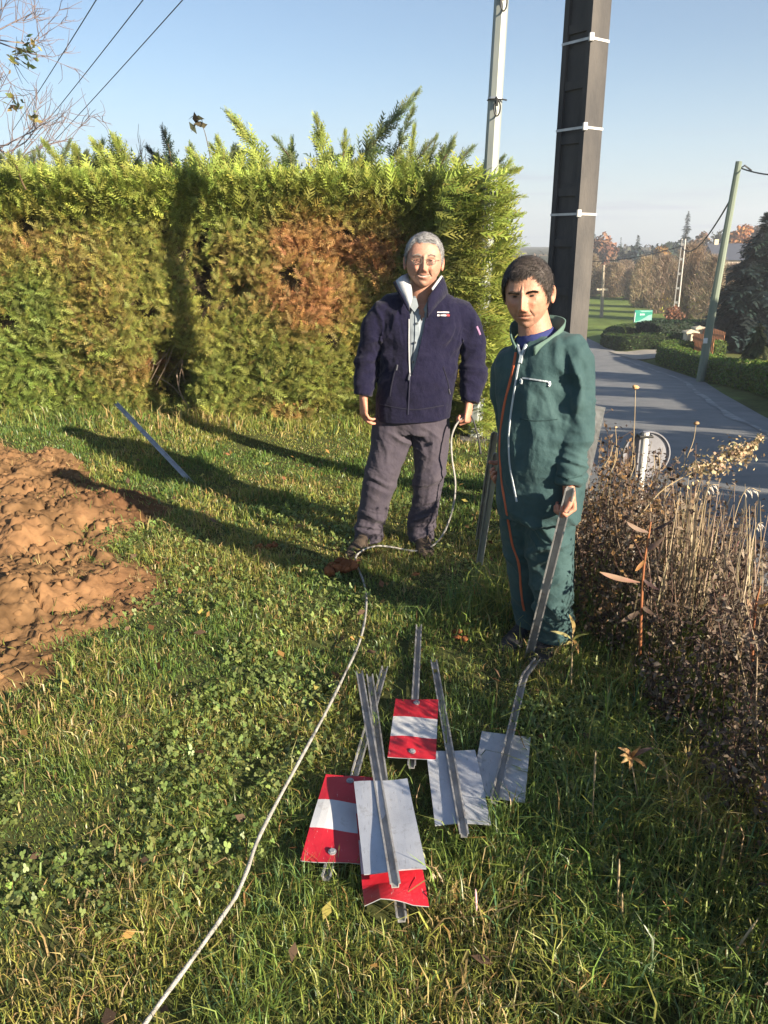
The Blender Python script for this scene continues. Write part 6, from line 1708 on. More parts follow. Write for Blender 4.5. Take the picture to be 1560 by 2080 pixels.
# ------------------------------------------------------------------ red and white marker signs lying on the grass
M_RED = mat('red_reflective_film', (.40, .010, .022), .38, scale=7, base2=(.52, .022, .038), bump=.05, bscale=60, spec=.5)
M_WHITE = mat('white_reflective_film', (.47, .48, .50), .40, scale=6, base2=(.60, .61, .63), bump=.05, bscale=60, spec=.5)
worn(M_RED, (.14, .06, .045), 16, .60, .76, (1, 1, 1), .8); worn(M_RED, (.55, .45, .44), 26, .64, .67, (5, .7, 1), .8); worn(M_WHITE, (.27, .24, .19), 15, .56, .74, (1, 1, 1), .7)
M_STEEL = mat('weathered_post_steel', (.25, .245, .24), .48, .45, scale=9, base2=(.46, .46, .46), bump=.25, bscale=60, stretch=(1, 1, 1))
worn(M_STEEL, (.16, .10, .06), 20, .58, .72, (1, 1, 1), .7)
def channel(name, pts, up, parent, w=.018, h=.012, th=.0024, m=None):
    """folded steel channel along pts, open towards up"""
    bm = bmesh.new(); rings = []
    fr = frame_path(pts, up)
    prof = [(-w / 2 - .005, h), (-w / 2, h), (-w / 2 + .002, 0), (w / 2 - .002, 0), (w / 2, h), (w / 2 + .005, h), (w / 2 + .005, h - th), (w / 2 + th * .6, h - th), (w / 2 + th * .2, -th), (-w / 2 - th * .2, -th), (-w / 2 - th * .6, h - th), (-w / 2 - .005, h - th)]
    for (p, t, s, d) in fr:
        rings.append([bm.verts.new(p + d * a + s * b) for a, b in prof])
    n = len(prof)
    for u, v in zip(rings, rings[1:]):
        for k in range(n): bm.faces.new((u[k], u[(k + 1) % n], v[(k + 1) % n], v[k]))
    bm.faces.new(rings[0]); bm.faces.new(list(reversed(rings[-1])))
    return put(name, bm_mesh(bm), m or M_STEEL, parent)
def plate(parent, o, ax, sd, up, w, L, face_up, seed, bend=.004, corner=0.0):
    """sheet with three bands on its front, bare zinc behind; o = middle of its lower edge"""
    nx, ny = 8, 18; t = .0026
    rg = np.random.default_rng(seed); ph = rg.uniform(0, 6, 4)
    bm = bmesh.new(); T, B = [], []
    for j in range(ny + 1):
        a, b = [], []
        for i in range(nx + 1):
            u, v = i / nx - .5, j / ny
            z = bend * (math.sin(u * 5 + ph[0]) * math.sin(v * 4 + ph[1]) + .5 * math.sin(v * 9 + ph[2]) * u) + corner * max(0, (.22 - v)) * max(0, .5 - abs(u + .25)) * 4
            p = o + sd * (u * w) + ax * (v * L)
            a.append(bm.verts.new(p + up * (z + t / 2))); b.append(bm.verts.new(p + up * (z - t / 2)))
        T.append(a); B.append(b)
    def q(r, j, i, flip, mi):
        f = bm.faces.new([r[j][i], r[j][i + 1], r[j + 1][i + 1], r[j + 1][i]][::-1 if flip else 1]); f.material_index = mi
    for j in range(ny):
        band = 0 if (j < ny / 3 or j >= 2 * ny / 3) else 1
        for i in range(nx):
            q(T, j, i, False, band if face_up else 2); q(B, j, i, True, 2 if face_up else band)
    for j in range(ny):
        for i in (0, nx):
            f = bm.faces.new([T[j][i], T[j + 1][i], B[j + 1][i], B[j][i]]); f.material_index = 2
    for i in range(nx):
        for j in (0, ny):
            f = bm.faces.new([T[j][i], T[j][i + 1], B[j][i + 1], B[j][i]]); f.material_index = 2
    me = bpy.data.meshes.new('plate'); bm.to_mesh(me); bm.free()
    return put('plate', me, [M_RED, M_WHITE, M_PLATEBACK], parent)
def bolt(p, up, parent, r=.008):
    bm = bmesh.new(); bm_tube(bm, [p - up * .002, p + up * .002], r * 1.5, n=12); bm_tube(bm, [p + up * .002, p + up * .006], r, n=6)
    put('bolt', bm_mesh(bm), M_GALV, parent)
GRASS_OUT = []
def marker_sign(label, A, B, lo, hi, face_up, zp, zc, seed, kink=None, bend=.004, corner=0.0, wid=.166):
    """A, B post ends, lo / hi middles of the plate's lower and upper edge (photograph pixels)"""
    zpost = zp + (.012 if not face_up else -.019)
    a, b = G(*A, zpost), G(*B, zpost * .6)
    l, h = G(*lo, zp), G(*hi, zp)
    ax = (h - l); L = ax.length; ax.normalize(); L = min(max(L, .33), .38)
    up = Vector((0, 0, 1)); up = (up - ax * up.dot(ax)).normalized(); sd = ax.cross(up)
    c = l + ax * L / 2
    t = thing('marker_sign', label, 'road sign', tuple(c), 'red and white marker signs lying on the grass')
    pts = [a, a.lerp(b, .5), b] if kink is None else [a, G(*kink, zpost), b]
    if kink is not None: pts = [a, a.lerp(pts[1], .93), pts[1].lerp(b, .1), b]
    channel('post', pts, up, t)
    plate(t, l, ax, sd, up, wid, L, face_up, seed, bend, corner)
    if face_up:
        for v in (.10, .93):
            q = l + ax * (v * L); bolt(q + up * .003, up, t)
    e_ = ax * .075; GRASS_OUT.append((l.x + e_.x, l.y + e_.y, h.x - e_.x, h.y - e_.y, .080))
    return t
marker_sign('red and white marker sign lying face up, leftmost of the heap', (662, 1788), (782, 1358), (670, 1752), (716, 1568), True, .060, .03, 1, bend=.006)
marker_sign('red and white marker sign with a dented red end under the zinc backed one', (816, 1872), (751, 1374), (806, 1842), (780, 1650), True, .075, .05, 2, bend=.007, corner=.06)
marker_sign('zinc backed marker sign lying face down across two red ones', (803, 1802), (730, 1368), (803, 1770), (772, 1578), False, .105, .06, 3)
marker_sign('red and white marker sign lying face up, farthest from the viewer', (836, 1560), (851, 1273), (836, 1541), (847, 1421), True, .060, .03, 4, wid=.16)
marker_sign('zinc backed marker sign lying face down beside the far red and white one', (943, 1700), (881, 1345), (941, 1675), (915, 1525), False, .055, .04, 5)
marker_sign('zinc backed marker sign with a bent post, nearest the coverall man\'s feet', (1004, 1632), (1092, 1342), (1010, 1622), (1028, 1492), False, .045, .03, 6, kink=(1064, 1378), wid=.17)
# post gripped by the man in green
tp = P(1151, 1022, Y1 - .215); bt = G(1074, 1334); bt.z = .0
hp = thing('steel_post', 'folded steel channel post gripped in the coverall man\'s hand', 'steel post', tuple(bt))
dpost = (tp - bt).normalized()
channel('channel', [bt, bt.lerp(tp, .5), tp + dpost * .07], (-.25, -1, .2), hp, .026, .016)
# two posts leaning behind his right leg
for (xa, ya, xb, yb, Ya, lab) in ((976, 1142, 1006, 948, 3.30, 'pale steel channel post hanging behind the coverall man, the longer one'), (974, 1096, 1003, 905, 3.36, 'grey steel channel post beside the longer one behind the coverall man')):
    b_ = P(xa, ya, Ya + .30); t_ = P(xb, yb, Ya)
    s = thing('steel_post', lab, 'steel post', tuple(b_)); channel('channel', [b_, b_.lerp(t_, .5), t_, t_ + (t_ - b_) * .12], (-.5, -1, .1), s, .023, .014, m=M_GALV if ya > 1100 else M_STEEL)
# a sign tucked behind him: zinc plate corner past his elbow, plate edge by his thigh
def tucked(label, pts4, Yp, postpx, seed):
    A_, B_ = P(*postpx[0], Yp + .03), P(*postpx[1], Yp + .03)
    t = thing('marker_sign', label, 'road sign', tuple(A_), 'marker signs carried by the man in green')
    o = P(*pts4[0], Yp); h = P(*pts4[1], Yp); ax = (h - o).normalized(); sd = Vector((.80, -.35, .25)); sd = (sd - ax * sd.dot(ax)).normalized(); up = sd.cross(ax).normalized()
    if up.y > 0: up = -up
    q_ = plate(t, o, ax, sd, up, .150, .36, False, seed, .002); q_.data.materials[2] = M_STEEL
    channel('post', [A_, A_.lerp(B_, .5), B_], up, t)
tucked('zinc marker plate sticking out past the coverall man\'s elbow', ((1158, 985), (1190, 838)), 3.34, ((1126, 1120), (1191, 838)), 8)
# post leaning towards the hedge
b_ = G(384, 976); t_ = P(236, 820, 6.55)
s = thing('steel_post', 'blue grey steel post stuck slantwise in the lawn before the hedge', 'steel post', tuple(b_)); channel('channel', [b_ - (t_ - b_) * .05, b_.lerp(t_, .5), t_], (.3, -1, .5), s, .026, .016, m=M_GALV)
# ------------------------------------------------------------------ the cable
cp = [G(262, 2125, .05), G(330, 2030, .06), G(400, 1935, .06), G(468, 1838, .06), G(482, 1815, .06), G(503, 1765, .07), G(530, 1692, .07), G(600, 1560, .075), G(660, 1450, .07), G(700, 1370, .06), G(728, 1310, .05), G(741, 1260, .045), G(744, 1215, .03), G(738, 1180, .02), G(722, 1138, .03), G(735, 1119, .05), G(765, 1109, .06), G(800, 1112, .04), G(840, 1119, .03), G(872, 1113, .04),
      P(900, 1085, Y0 - .16), P(919, 1035, Y0 - .16), P(925, 985, Y0 - .15), P(918, 930, Y0 - .14), P(917, 890, Y0 - .13), P(927, 862, Y0 - .12), P(944, 846, Y0 - .11), P(954, 842, Y0 - .10)]
M_ROPE = mat('pale_grey_sheathed_cable', (.22, .21, .19), .65, scale=40, base2=(.40, .385, .36), bump=.5, bscale=240)
cth = thing('cable', 'long pale grey cable snaking over the grass up to the older man\'s hand', 'cable', tuple(cp[12]))
bm = bmesh.new(); pp_ = smooth_path(cp, 6); bm_tube(bm, pp_, [.0055 + .0005 * math.sin(i * .9) for i in range(len(pp_))], ref=(0, 0, 1), n=9); put('sheath', bm_mesh(bm), M_ROPE, cth, smooth=True)
bm = bmesh.new(); pp_ = smooth_path([P(954, 842, Y0 - .10), P(961, 853, Y0 - .10), P(969, 880, Y0 - .10), P(974, 905, Y0 - .10), P(976, 922, Y0 - .10)], 5); bm_tube(bm, pp_, lerp_list([.0055, .005, .0045, .005, .0085], len(pp_)), n=8); put('black_end', bm_mesh(bm), M_WIRE, cth, smooth=True)
# ------------------------------------------------------------------ lawn
def grass_ok(x, y, margin=0.0):
    ok = x < lawn_edge(y) + .55
    d = poly_dist(np.stack([x, y], 1), MPOLY)
    n = fbm(np.stack([x, y], 1), 3.2, 3, 21.0)
    ok &= (d < -.02 + .06 * n) | ((d < .22 + .25 * n) & (RNG.random(len(x)) < .22)) | (RNG.random(len(x)) < .025)
    for (ax_, ay, bx, by, w) in GRASS_OUT:
        a = np.array([ax_, ay]); b = np.array([bx, by]); q = np.stack([x, y], 1); ab = b - a
        t = np.clip(((q - a) @ ab) / (ab @ ab), 0, 1); dd = np.linalg.norm(q - a - t[:, None] * ab, axis=1)
        ok &= dd > w
    return ok
def blades(x, y, h, w, lean, curl, cols, rg, z=None):
    n = len(x)
    if z is None: z = ground_z(x, y)
    az = rg.uniform(0, 2 * math.pi, n); az2 = az + rg.normal(0, .6, n)
    d = np.stack([np.cos(az), np.sin(az), np.zeros(n)], 1); d2 = np.stack([np.cos(az2), np.sin(az2), np.zeros(n)], 1)
    fa = rg.uniform(0, math.pi, n); s = np.stack([np.cos(fa), np.sin(fa), np.zeros(n)], 1)
    p0 = np.stack([x, y, z - .006], 1); up = np.array([0, 0, 1.])
    H = h[:, None]; Lx = lean[:, None]; Cx = curl[:, None]; W = w[:, None] * .5
    p1 = p0 + up * H * .55 * (1 - .25 * Lx) + d * H * .32 * Lx
    p2 = p0 + up * H * np.clip(1 - .55 * Lx - .35 * Cx, .12, 1) + d * H * (.85 * Lx) + d2 * H * .45 * Cx
    V = np.stack([p0 - s * W, p0 + s * W, p1 - s * W * .85, p1 + s * W * .85, p2], 1).reshape(-1, 3)
    i = np.arange(n)[:, None] * 5
    C = np.repeat(cols, 5, 0).reshape(n, 5, 3)
    C[:, 4] *= np.array([1.18, 1.08, 1.0])
    return V, [i + np.array([[0, 1, 3, 2]]), i + np.array([[2, 3, 4]])], C.reshape(-1, 3)
def grass_cols(x, y, rg, straw=.12):
    n = len(x); p = np.stack([x, y], 1)
    f = fbm(p, 2.2, 3, 31.0); g_ = fbm(p, .8, 3, 33.0)
    A = np.array([.155, .245, .056]); Bc = np.array([.375, .375, .090]); S = np.array([.48, .37, .17]); T = np.array([.090, .165, .065]); O = np.array([.36, .22, .08])
    u = np.clip(.45 + .5 * f + .35 * g_ + rg.normal(0, .25, n), 0, 1)[:, None]
    c = A * (1 - u) + Bc * u
    b = (rg.random(n) < .18)[:, None]; c = np.where(b, T, c)
    st = rg.random(n) < np.clip(straw * (1 + 1.6 * f), .02, .8); c = np.where(st[:, None], S, c)
    o = rg.random(n) < .035; c = np.where(o[:, None], O, c)
    c = c * (1 + rg.normal(0, .2, (n, 1))) * (1 + rg.normal(0, .06, (n, 3)))
    return np.clip(c, .006, .7)
def sample(y0, y1, dens, rg, mx=.55):
    hw = lambda y: .4815 * (y * CP + CAMZ * SP) + mx
    W = hw(y1); n = int((y1 - y0) * 2 * W * dens)
    x = rg.uniform(-W, W, n); y = rg.uniform(y0, y1, n)
    k = (np.abs(x) < hw(y)) & (x > -5.6); return x[k], y[k]
def lawn_mesh():
    rg = np.random.default_rng(77); VV, F4, F3, CC = [], [], [], []; off = 0
    def add(V, F, C):
        nonlocal off
        VV.append(V); F4.append(F[0] + off); F3.append(F[1] + off); CC.append(C); off += len(V)
    for (y0, y1, dens, w0) in ((.7, 2.6, 11500, .0030), (2.6, 4.6, 8200, .0042), (4.6, 8.6, 4600, .0060)):
        x, y = sample(y0, y1, dens * 1.15, rg)
        k = grass_ok(x, y) & (fbm(np.stack([x, y], 1), 5.5, 3, 47.0) > -.75 + .8 * rg.random(len(x)) - .35); x, y = x[k], y[k]; n = len(x); p = np.stack([x, y], 1)
        cl = fbm(p, 4.5, 3, 41.0); big = fbm(p, 1.1, 2, 43.0)
        h = .050 + .040 * cl + .018 * big
        right = sstep(.25, .9, x - .10 * (y - 2)) * sstep(4.2, 3.0, y)
        h = h + .060 * right + .05 * sstep(7.0, 7.7, y) + .03 * sstep(2.2, 1.2, y)
        h = np.clip(h, .022, .3) * rg.uniform(.55, 1.45, n)
        lean = np.clip(.52 + rg.normal(0, .30, n), 0, 1.2); curl = rg.random(n) * .9
        add(*blades(x, y, h, w0 * rg.uniform(.6, 1.35, n) * (1 + .4 * right), lean, curl, grass_cols(x, y, rg, .11), rg))
    # taller tufts: (px, py, count, spread m, height, straw)
    for (px, py, n, sp, hh, st) in ((1005, 1245, 520, .11, .27, .03), (1030, 1200, 300, .10, .22, .03), (985, 1280, 260, .12, .15, .05), (960, 1110, 200, .15, .10, .1), (1230, 1600, 500, .30, .16, .2), (1400, 1700, 600, .35, .20, .25), (1480, 1600, 500, .3, .24, .25),
                                    (1150, 1480, 260, .18, .11, .15), (1350, 1900, 700, .35, .17, .3), (1100, 1750, 340, .22, .11, .3), (900, 1820, 220, .15, .10, .35), (580, 860, 300, .25, .16, .3), (460, 870, 160, .2, .16, .5), (700, 880, 200, .25, .14, .4), (330, 870, 150, .25, .2, .6), (60, 860, 200, .3, .2, .5), (200, 865, 160, .3, .18, .5),
                                    (340, 1060, 200, .12, .10, .3), (390, 1080, 160, .12, .09, .3), (40, 1450, 260, .15, .09, .6), (130, 1500, 220, .15, .08, .5), (1200, 1960, 500, .3, .13, .3), (300, 1900, 300, .2, .10, .5), (520, 2000, 300, .2, .09, .4)):
        c = G(px, py); x = c.x + rg.normal(0, sp, n); y = c.y + rg.normal(0, sp * .8, n); k = grass_ok(x, y); x, y = x[k], y[k]; n = len(x)
        add(*blades(x, y, hh * rg.uniform(.5, 1.35, n), (.0035 + .0007 * c.y) * rg.uniform(.6, 1.3, n), np.clip(.5 + rg.normal(0, .3, n), 0, 1.2), rg.random(n), grass_cols(x, y, rg, st), rg))
    V = np.concatenate(VV)
    return arr_mesh('grass', V, [np.concatenate(F4), np.concatenate(F3)], np.concatenate(CC))
go = put('grass', lawn_mesh(), M_GRASS); tag(go, 'short mown grass with straw coloured blades covering the lawn', 'grass', kind='stuff')

def clover():
    rg = np.random.default_rng(78); Vs, Cs = [], []
    k6 = np.arange(6) * math.pi / 3
    for (y0, y1, dens) in ((.8, 3.2, 3000), (3.2, 5.2, 1300)):
        x, y = sample(y0, y1, dens, rg); p = np.stack([x, y], 1)
        m = fbm(p, 1.7, 3, 51.0) + .25 * sstep(.6, -.4, x) > .22
        x, y = x[m], y[m]; m = grass_ok(x, y); x, y = x[m], y[m]; n = len(x)
        z = ground_z(x, y) + rg.uniform(.018, .055, n); r = rg.uniform(.0028, .0055, n) * (1 + .09 * y)
        tilt = rg.normal(0, .6, (n, 2))
        col = jit_cols((.21, .270, .080), n, rg, .25, .07)
        a0 = rg.uniform(0, 6.28, n)
        for j in range(3):
            a = a0 + j * 2.094; cx = x + np.cos(a) * r * .95; cy = y + np.sin(a) * r * .95
            U = []
            for q in k6:
                dx = np.cos(q + a) * r * (.95 if abs(math.cos(q)) > .9 else .85); dy = np.sin(q + a) * r * (.95 if abs(math.cos(q)) > .9 else .85)
                U.append(np.stack([cx + dx, cy + dy, z + (cx + dx - x) * tilt[:, 0] + (cy + dy - y) * tilt[:, 1]], 1))
            Vs.append(np.stack(U, 1).reshape(-1, 3)); Cs.append(np.repeat(col * (1 + rg.normal(0, .08, (n, 1))), 6, 0))
    V = np.concatenate(Vs); F = np.arange(len(V)).reshape(-1, 6)
    return arr_mesh('clover', V, [F], np.concatenate(Cs))
co2 = put('clover', clover(), M_GRASS); tag(co2, 'small round clover leaves growing among the grass', 'clover', kind='stuff')

# loose dead leaves and straw on the lawn
def litter():
    rg = np.random.default_rng(79); x, y = sample(.9, 6.5, 16, rg, .2); k = grass_ok(x, y); x, y = x[k], y[k]; n = len(x)
    P0 = np.stack([x, y, ground_z(x, y) + rg.uniform(.03, .06, n)], 1)
    V, F, C = leaf_cloud(P0, np.array([[0, 0, 1.]]).repeat(n, 0), .026, np.array([(.34, .20, .07), (.22, .10, .05), (.42, .36, .10), (.14, .09, .06)])[rg.integers(0, 4, n)] * rg.uniform(.7, 1.2, (n, 1)), 7, .5, 1.8)
    return arr_mesh('litter', V, [F], C)
lo_ = put('fallen_leaves', litter(), M_DRY); tag(lo_, 'small dead leaves scattered in the grass', 'leaves', kind='stuff')

def heap_straw():
    rg = np.random.default_rng(83); lo, hi = MPOLY.min(0), MPOLY.max(0); q = rg.uniform(lo, hi, (2600, 2)); q = q[poly_dist(q, MPOLY) > -.05]; q = q[fbm(q, 2.4, 3, 71.0) > .05]; n = len(q)
    h, _ = mound_h(q[:, 0], q[:, 1]); z = ground_z(q[:, 0], q[:, 1]) + np.maximum(h, 0)
    return arr_mesh('straw', *blades(q[:, 0], q[:, 1], rg.uniform(.03, .12, n), .004 * rg.uniform(.6, 1.4, n), np.clip(.9 + rg.normal(0, .25, n), 0, 1.3), rg.random(n), grass_cols(q[:, 0], q[:, 1], rg, .75), rg, z))
put('straw', heap_straw(), M_GRASS, heap, kind='stuff')

# ------------------------------------------------------------------ weeds on the bank
WPOLY = np.array([(.80, 3.75), (.92, 3.2), (1.00, 2.75), (1.06, 2.35), (1.02, 1.95), (.90, 1.45), (.92, .8), (1.12, .4), (1.15, -1.2), (2.6, -1.2), (2.6, 1.0), (2.5, 2.5), (2.25, 3.6), (1.95, 4.6), (1.45, 4.7), (1.1, 4.3)])
def weed_h(x, y):
    return np.clip(.62 + .12 * vnoise(np.stack([x, y], 1), 2.0, 61) - .10 * sstep(1.5, 2.3, x) + .08 * sstep(3.2, 3.9, y) + .10 * sstep(2.2, 1.6, y) - .15 * sstep(1.3, .8, y), .2, 1.1) * sstep(-.02, .22, poly_dist(np.stack([x, y], 1), WPOLY) + .05)
def weeds():
    rg = np.random.default_rng(80)
    n = 1500; lo, hi = WPOLY.min(0), WPOLY.max(0)
    q = rg.uniform(lo, hi, (n * 5, 2)); q = q[poly_dist(q, WPOLY) > 0]; q = q[(vnoise(q, 2.6, 66) > .05) | (q[:, 1] > 1.7)][:n]; x, y = q[:, 0], q[:, 1]; n = len(q)
    H = weed_h(x, y) * rg.uniform(.5, 1.15, n); z0 = ground_z(x, y)
    lean = rg.normal(0, .16, (n, 2)); t = np.linspace(0, 1, 5)
    pts = np.stack([x[:, None] + lean[:, :1] * H[:, None] * t ** 1.6, y[:, None] + lean[:, 1:] * H[:, None] * t ** 1.6, z0[:, None] + H[:, None] * t], -1) + rg.normal(0, .012, (n, 5, 3)) * t[None, :, None]
    r = (.0035 - .0022 * t)[None, :, None, None] * rg.uniform(.7, 1.3, (n, 1, 1, 1))
    th = np.arange(3) * 2.094; ring = np.stack([np.cos(th), np.sin(th), 0 * th], -1)
    V = (pts[:, :, None, :] + ring[None, None] * r).reshape(-1, 3)
    i = np.arange(n * 15).reshape(n, 5, 3); j = np.roll(i, -1, 2)
    F = np.stack([i[:, :-1], j[:, :-1], j[:, 1:], i[:, 1:]], -1).reshape(-1, 4)
    C = np.repeat(jit_cols((.20, .145, .105), n, rg, .4, .10), 15, 0)
    VV, FF, CC = [V], [F], [C]; off = len(V)
    # side twigs and leaves
    m = 66000; k = rg.integers(0, n, m); u = rg.random(m) ** .6; jj = np.minimum((u * 4).astype(int), 3); fr = u * 4 - jj
    base = pts[k, jj] * (1 - fr[:, None]) + pts[k, jj + 1] * fr[:, None]
    dirn = rg.normal(0, 1, (m, 3)) + np.array([0, 0, .5]); dirn /= np.linalg.norm(dirn, axis=1)[:, None]
    L = rg.uniform(.01, .085, m)[:, None]; tip = base + dirn * L + np.array([0, 0, -.02]) * (L / .08) ** 2
    s = np.cross(dirn, rg.normal(0, 1, (m, 3))); s /= np.linalg.norm(s, axis=1)[:, None]
    tw = m // 2; w = .0010
    Vt = np.stack([base[:tw] - s[:tw] * w, base[:tw] + s[:tw] * w, tip[:tw] + s[:tw] * w * .5, tip[:tw] - s[:tw] * w * .5], 1).reshape(-1, 3)
    VV.append(Vt); FF.append(np.arange(len(Vt)).reshape(-1, 4) + off); off += len(Vt); CC.append(np.repeat(jit_cols((.12, .075, .05), tw, rg, .3, .1), 4, 0))
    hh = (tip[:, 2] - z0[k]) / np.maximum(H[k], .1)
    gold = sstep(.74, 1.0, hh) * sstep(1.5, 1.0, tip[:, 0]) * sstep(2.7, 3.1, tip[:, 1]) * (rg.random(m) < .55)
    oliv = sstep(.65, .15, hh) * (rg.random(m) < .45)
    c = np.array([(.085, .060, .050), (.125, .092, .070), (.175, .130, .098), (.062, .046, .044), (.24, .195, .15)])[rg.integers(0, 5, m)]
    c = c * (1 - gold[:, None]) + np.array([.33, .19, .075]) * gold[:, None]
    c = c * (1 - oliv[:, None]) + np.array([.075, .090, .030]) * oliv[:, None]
    c = np.clip(c * (1 + rg.normal(0, .25, (m, 1))), .005, .7)
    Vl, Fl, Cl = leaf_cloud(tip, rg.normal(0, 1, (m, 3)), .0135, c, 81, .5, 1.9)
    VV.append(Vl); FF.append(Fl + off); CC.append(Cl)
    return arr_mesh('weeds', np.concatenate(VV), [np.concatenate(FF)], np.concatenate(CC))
wo = put('dry_weeds', weeds(), M_DRY); tag(wo, 'tangle of brown withered weeds on the bank by the road', 'weeds', kind='stuff')

# grass running wild along the bank under and behind the weeds
def bank_grass():
    rg = np.random.default_rng(82); n = 9000
    x = rg.uniform(.7, 3.4, n); y = rg.uniform(.8, 11, n); k = (x < road_l(y) - .25 + rg.normal(0, .15, n)) & (x > lawn_edge(y) - .4); x, y = x[k], y[k]; n = len(x)
    V, F, C = blades(x, y, rg.uniform(.08, .28, n), .005 * rg.uniform(.6, 1.4, n), np.clip(.5 + rg.normal(0, .3, n), 0, 1.2), rg.random(n), grass_cols(x, y, rg, .40), rg)
    return arr_mesh('bank', V, F, C)
bo = put('bank_grass', bank_grass(), M_GRASS); tag(bo, 'long uncut grass on the bank down to the road', 'grass', kind='stuff')

M_STRAW = mat('straw_stem', (.30, .22, .12), .8, base2=(.46, .36, .22))
M_REDST = mat('reddish_stem', (.20, .065, .030), .6, base2=(.32, .13, .05)); M_REDLF = leaf_mat('dead_leaf_red', .3, .6)
def stemmed(name, label, cat, pts, r0, r1, m, group=None):
    t = thing(name, label, cat, tuple(pts[0]), group); bm = bmesh.new(); pp = smooth_path(pts, 4)
    bm_tube(bm, pp, lerp_list([r0, r1], len(pp)), n=6); put('stem', bm_mesh(bm), m, t, smooth=True); return t
def big_leaf(parent, a, b, w, col, droop=.02, name='leaf', twist=.3, nrm=(0, -.6, .8)):
    a, b = Vector(a), Vector(b); d = b - a; L = d.length; d.normalize(); s = d.cross(Vector(nrm)).normalized(); u = s.cross(d)
    V, F = [], []
    n = 7
    for i in range(n + 1):
        q = i / n; ww = w * math.sin(math.pi * min(q * .92 + .06, 1)) ** .8 * .5; c = a + d * L * q + u * (droop * 4 * q * (1 - q)); tw = twist * (q - .3)
        sx = s * math.cos(tw * 3) + u * math.sin(tw * 3)
        V += [c - sx * ww + u * ww * .35, c, c + sx * ww + u * ww * .35]
    for i in range(n):
        for k in (0, 1): F.append((i * 3 + k, i * 3 + k + 1, i * 3 + k + 4, i * 3 + k + 3))
    rg = np.random.default_rng(int(abs(a.x * 9999)) % 9999)
    put(name, arr_mesh('leaf', np.array([v[:] for v in V]), [np.array(F)], jit_cols(col, len(V), rg, .12, .05)), M_REDLF, parent, smooth=True)
# tall red-stemmed weed with hanging leaves
Yr = 2.72
t = stemmed('red_stemmed_weed', 'tall weed with a rusty red stem and hanging dead leaves', 'weed', [P(1300, 1330, Yr), P(1303, 1230, Yr), P(1308, 1150, Yr), P(1318, 1085, Yr), P(1322, 1060, Yr)], .0065, .003, M_REDST)
for (a, b, w, c) in (((1300, 1183), (1218, 1162), .022, (.26, .16, .11)), ((1320, 1082), (1273, 1060), .020, (.24, .17, .13)), ((1324, 1078), (1372, 1050), .014, (.07, .05, .05)), ((1312, 1118), (1352, 1088), .022, (.26, .17, .13)), ((1305, 1175), (1345, 1200), .016, (.08, .05, .05)), ((1312, 1135), (1290, 1160), .014, (.3, .15, .06)), ((1303, 1230), (1335, 1250), .02, (.12, .08, .06)), ((1302, 1240), (1262, 1262), .02, (.10, .07, .05))):
    big_leaf(t, P(*a, Yr), P(*b, Yr - .05), w, c, -.012)
t = stemmed('red_stemmed_weed', 'rusty red weed stem with curled leaves at the edge of the view', 'weed', [P(1528, 1360, 2.4), P(1530, 1290, 2.4), P(1536, 1225, 2.4), P(1545, 1190, 2.4)], .006, .003, M_REDST)
for (a, b, w, c) in (((1532, 1280), (1510, 1300), .02, (.30, .22, .17)), ((1535, 1240), (1518, 1215), .018, (.28, .18, .12)), ((1540, 1230), (1560, 1225), .018, (.36, .22, .06)), ((1530, 1300), (1548, 1325), .02, (.26, .2, .17))): big_leaf(t, P(*a, 2.4), P(*b, 2.37), w, c, -.01)
t = stemmed('snapped_stem', 'short orange broken weed stem hanging at the edge of the view', 'weed', [P(1562, 1552, 2.0), P(1552, 1585, 2.0), P(1543, 1612, 2.0), P(1541, 1625, 2.0)], .0045, .006, M_REDST)
big_leaf(t, P(1541, 1612, 2.0), P(1548, 1628, 1.99), .012, (.4, .25, .12), .004)
# goldenrod-like plume
t = stemmed('dried_plume', 'pale fluffy dried flower plume leaning towards the road', 'dried flower', [P(1290, 1060, 3.2), P(1340, 1000, 3.2), P(1390, 968, 3.2), P(1450, 938, 3.2), P(1545, 893, 3.2)], .0035, .001, M_STRAW)
rg = np.random.default_rng(84); n = 900; u = rg.beta(1.6, 1.1, n); A_, B_ = np.array(P(1395, 962, 3.2)), np.array(P(1545, 892, 3.2)); ax = B_ - A_
off_ = rg.normal(0, 1, (n, 3)); wv = (.028 * np.sin(np.clip(u, 0, 1) * 2.6 + .35) * (1 + .5 * np.sin(u * 26)))[:, None]
Q = A_ + ax * u[:, None] + off_ * wv + np.array([0, 0, -.02]) * np.sin(u * 3)[:, None] + np.array([0, 0, .012]) * np.sin(u * 14)[:, None]
V, F, C = leaf_cloud(Q, off_, .013, jit_cols((.46, .36, .22), n, rg, .25, .06), 85, .6, 1.2); put('fluff', arr_mesh('fl', V, [F], C), M_DRY, t)
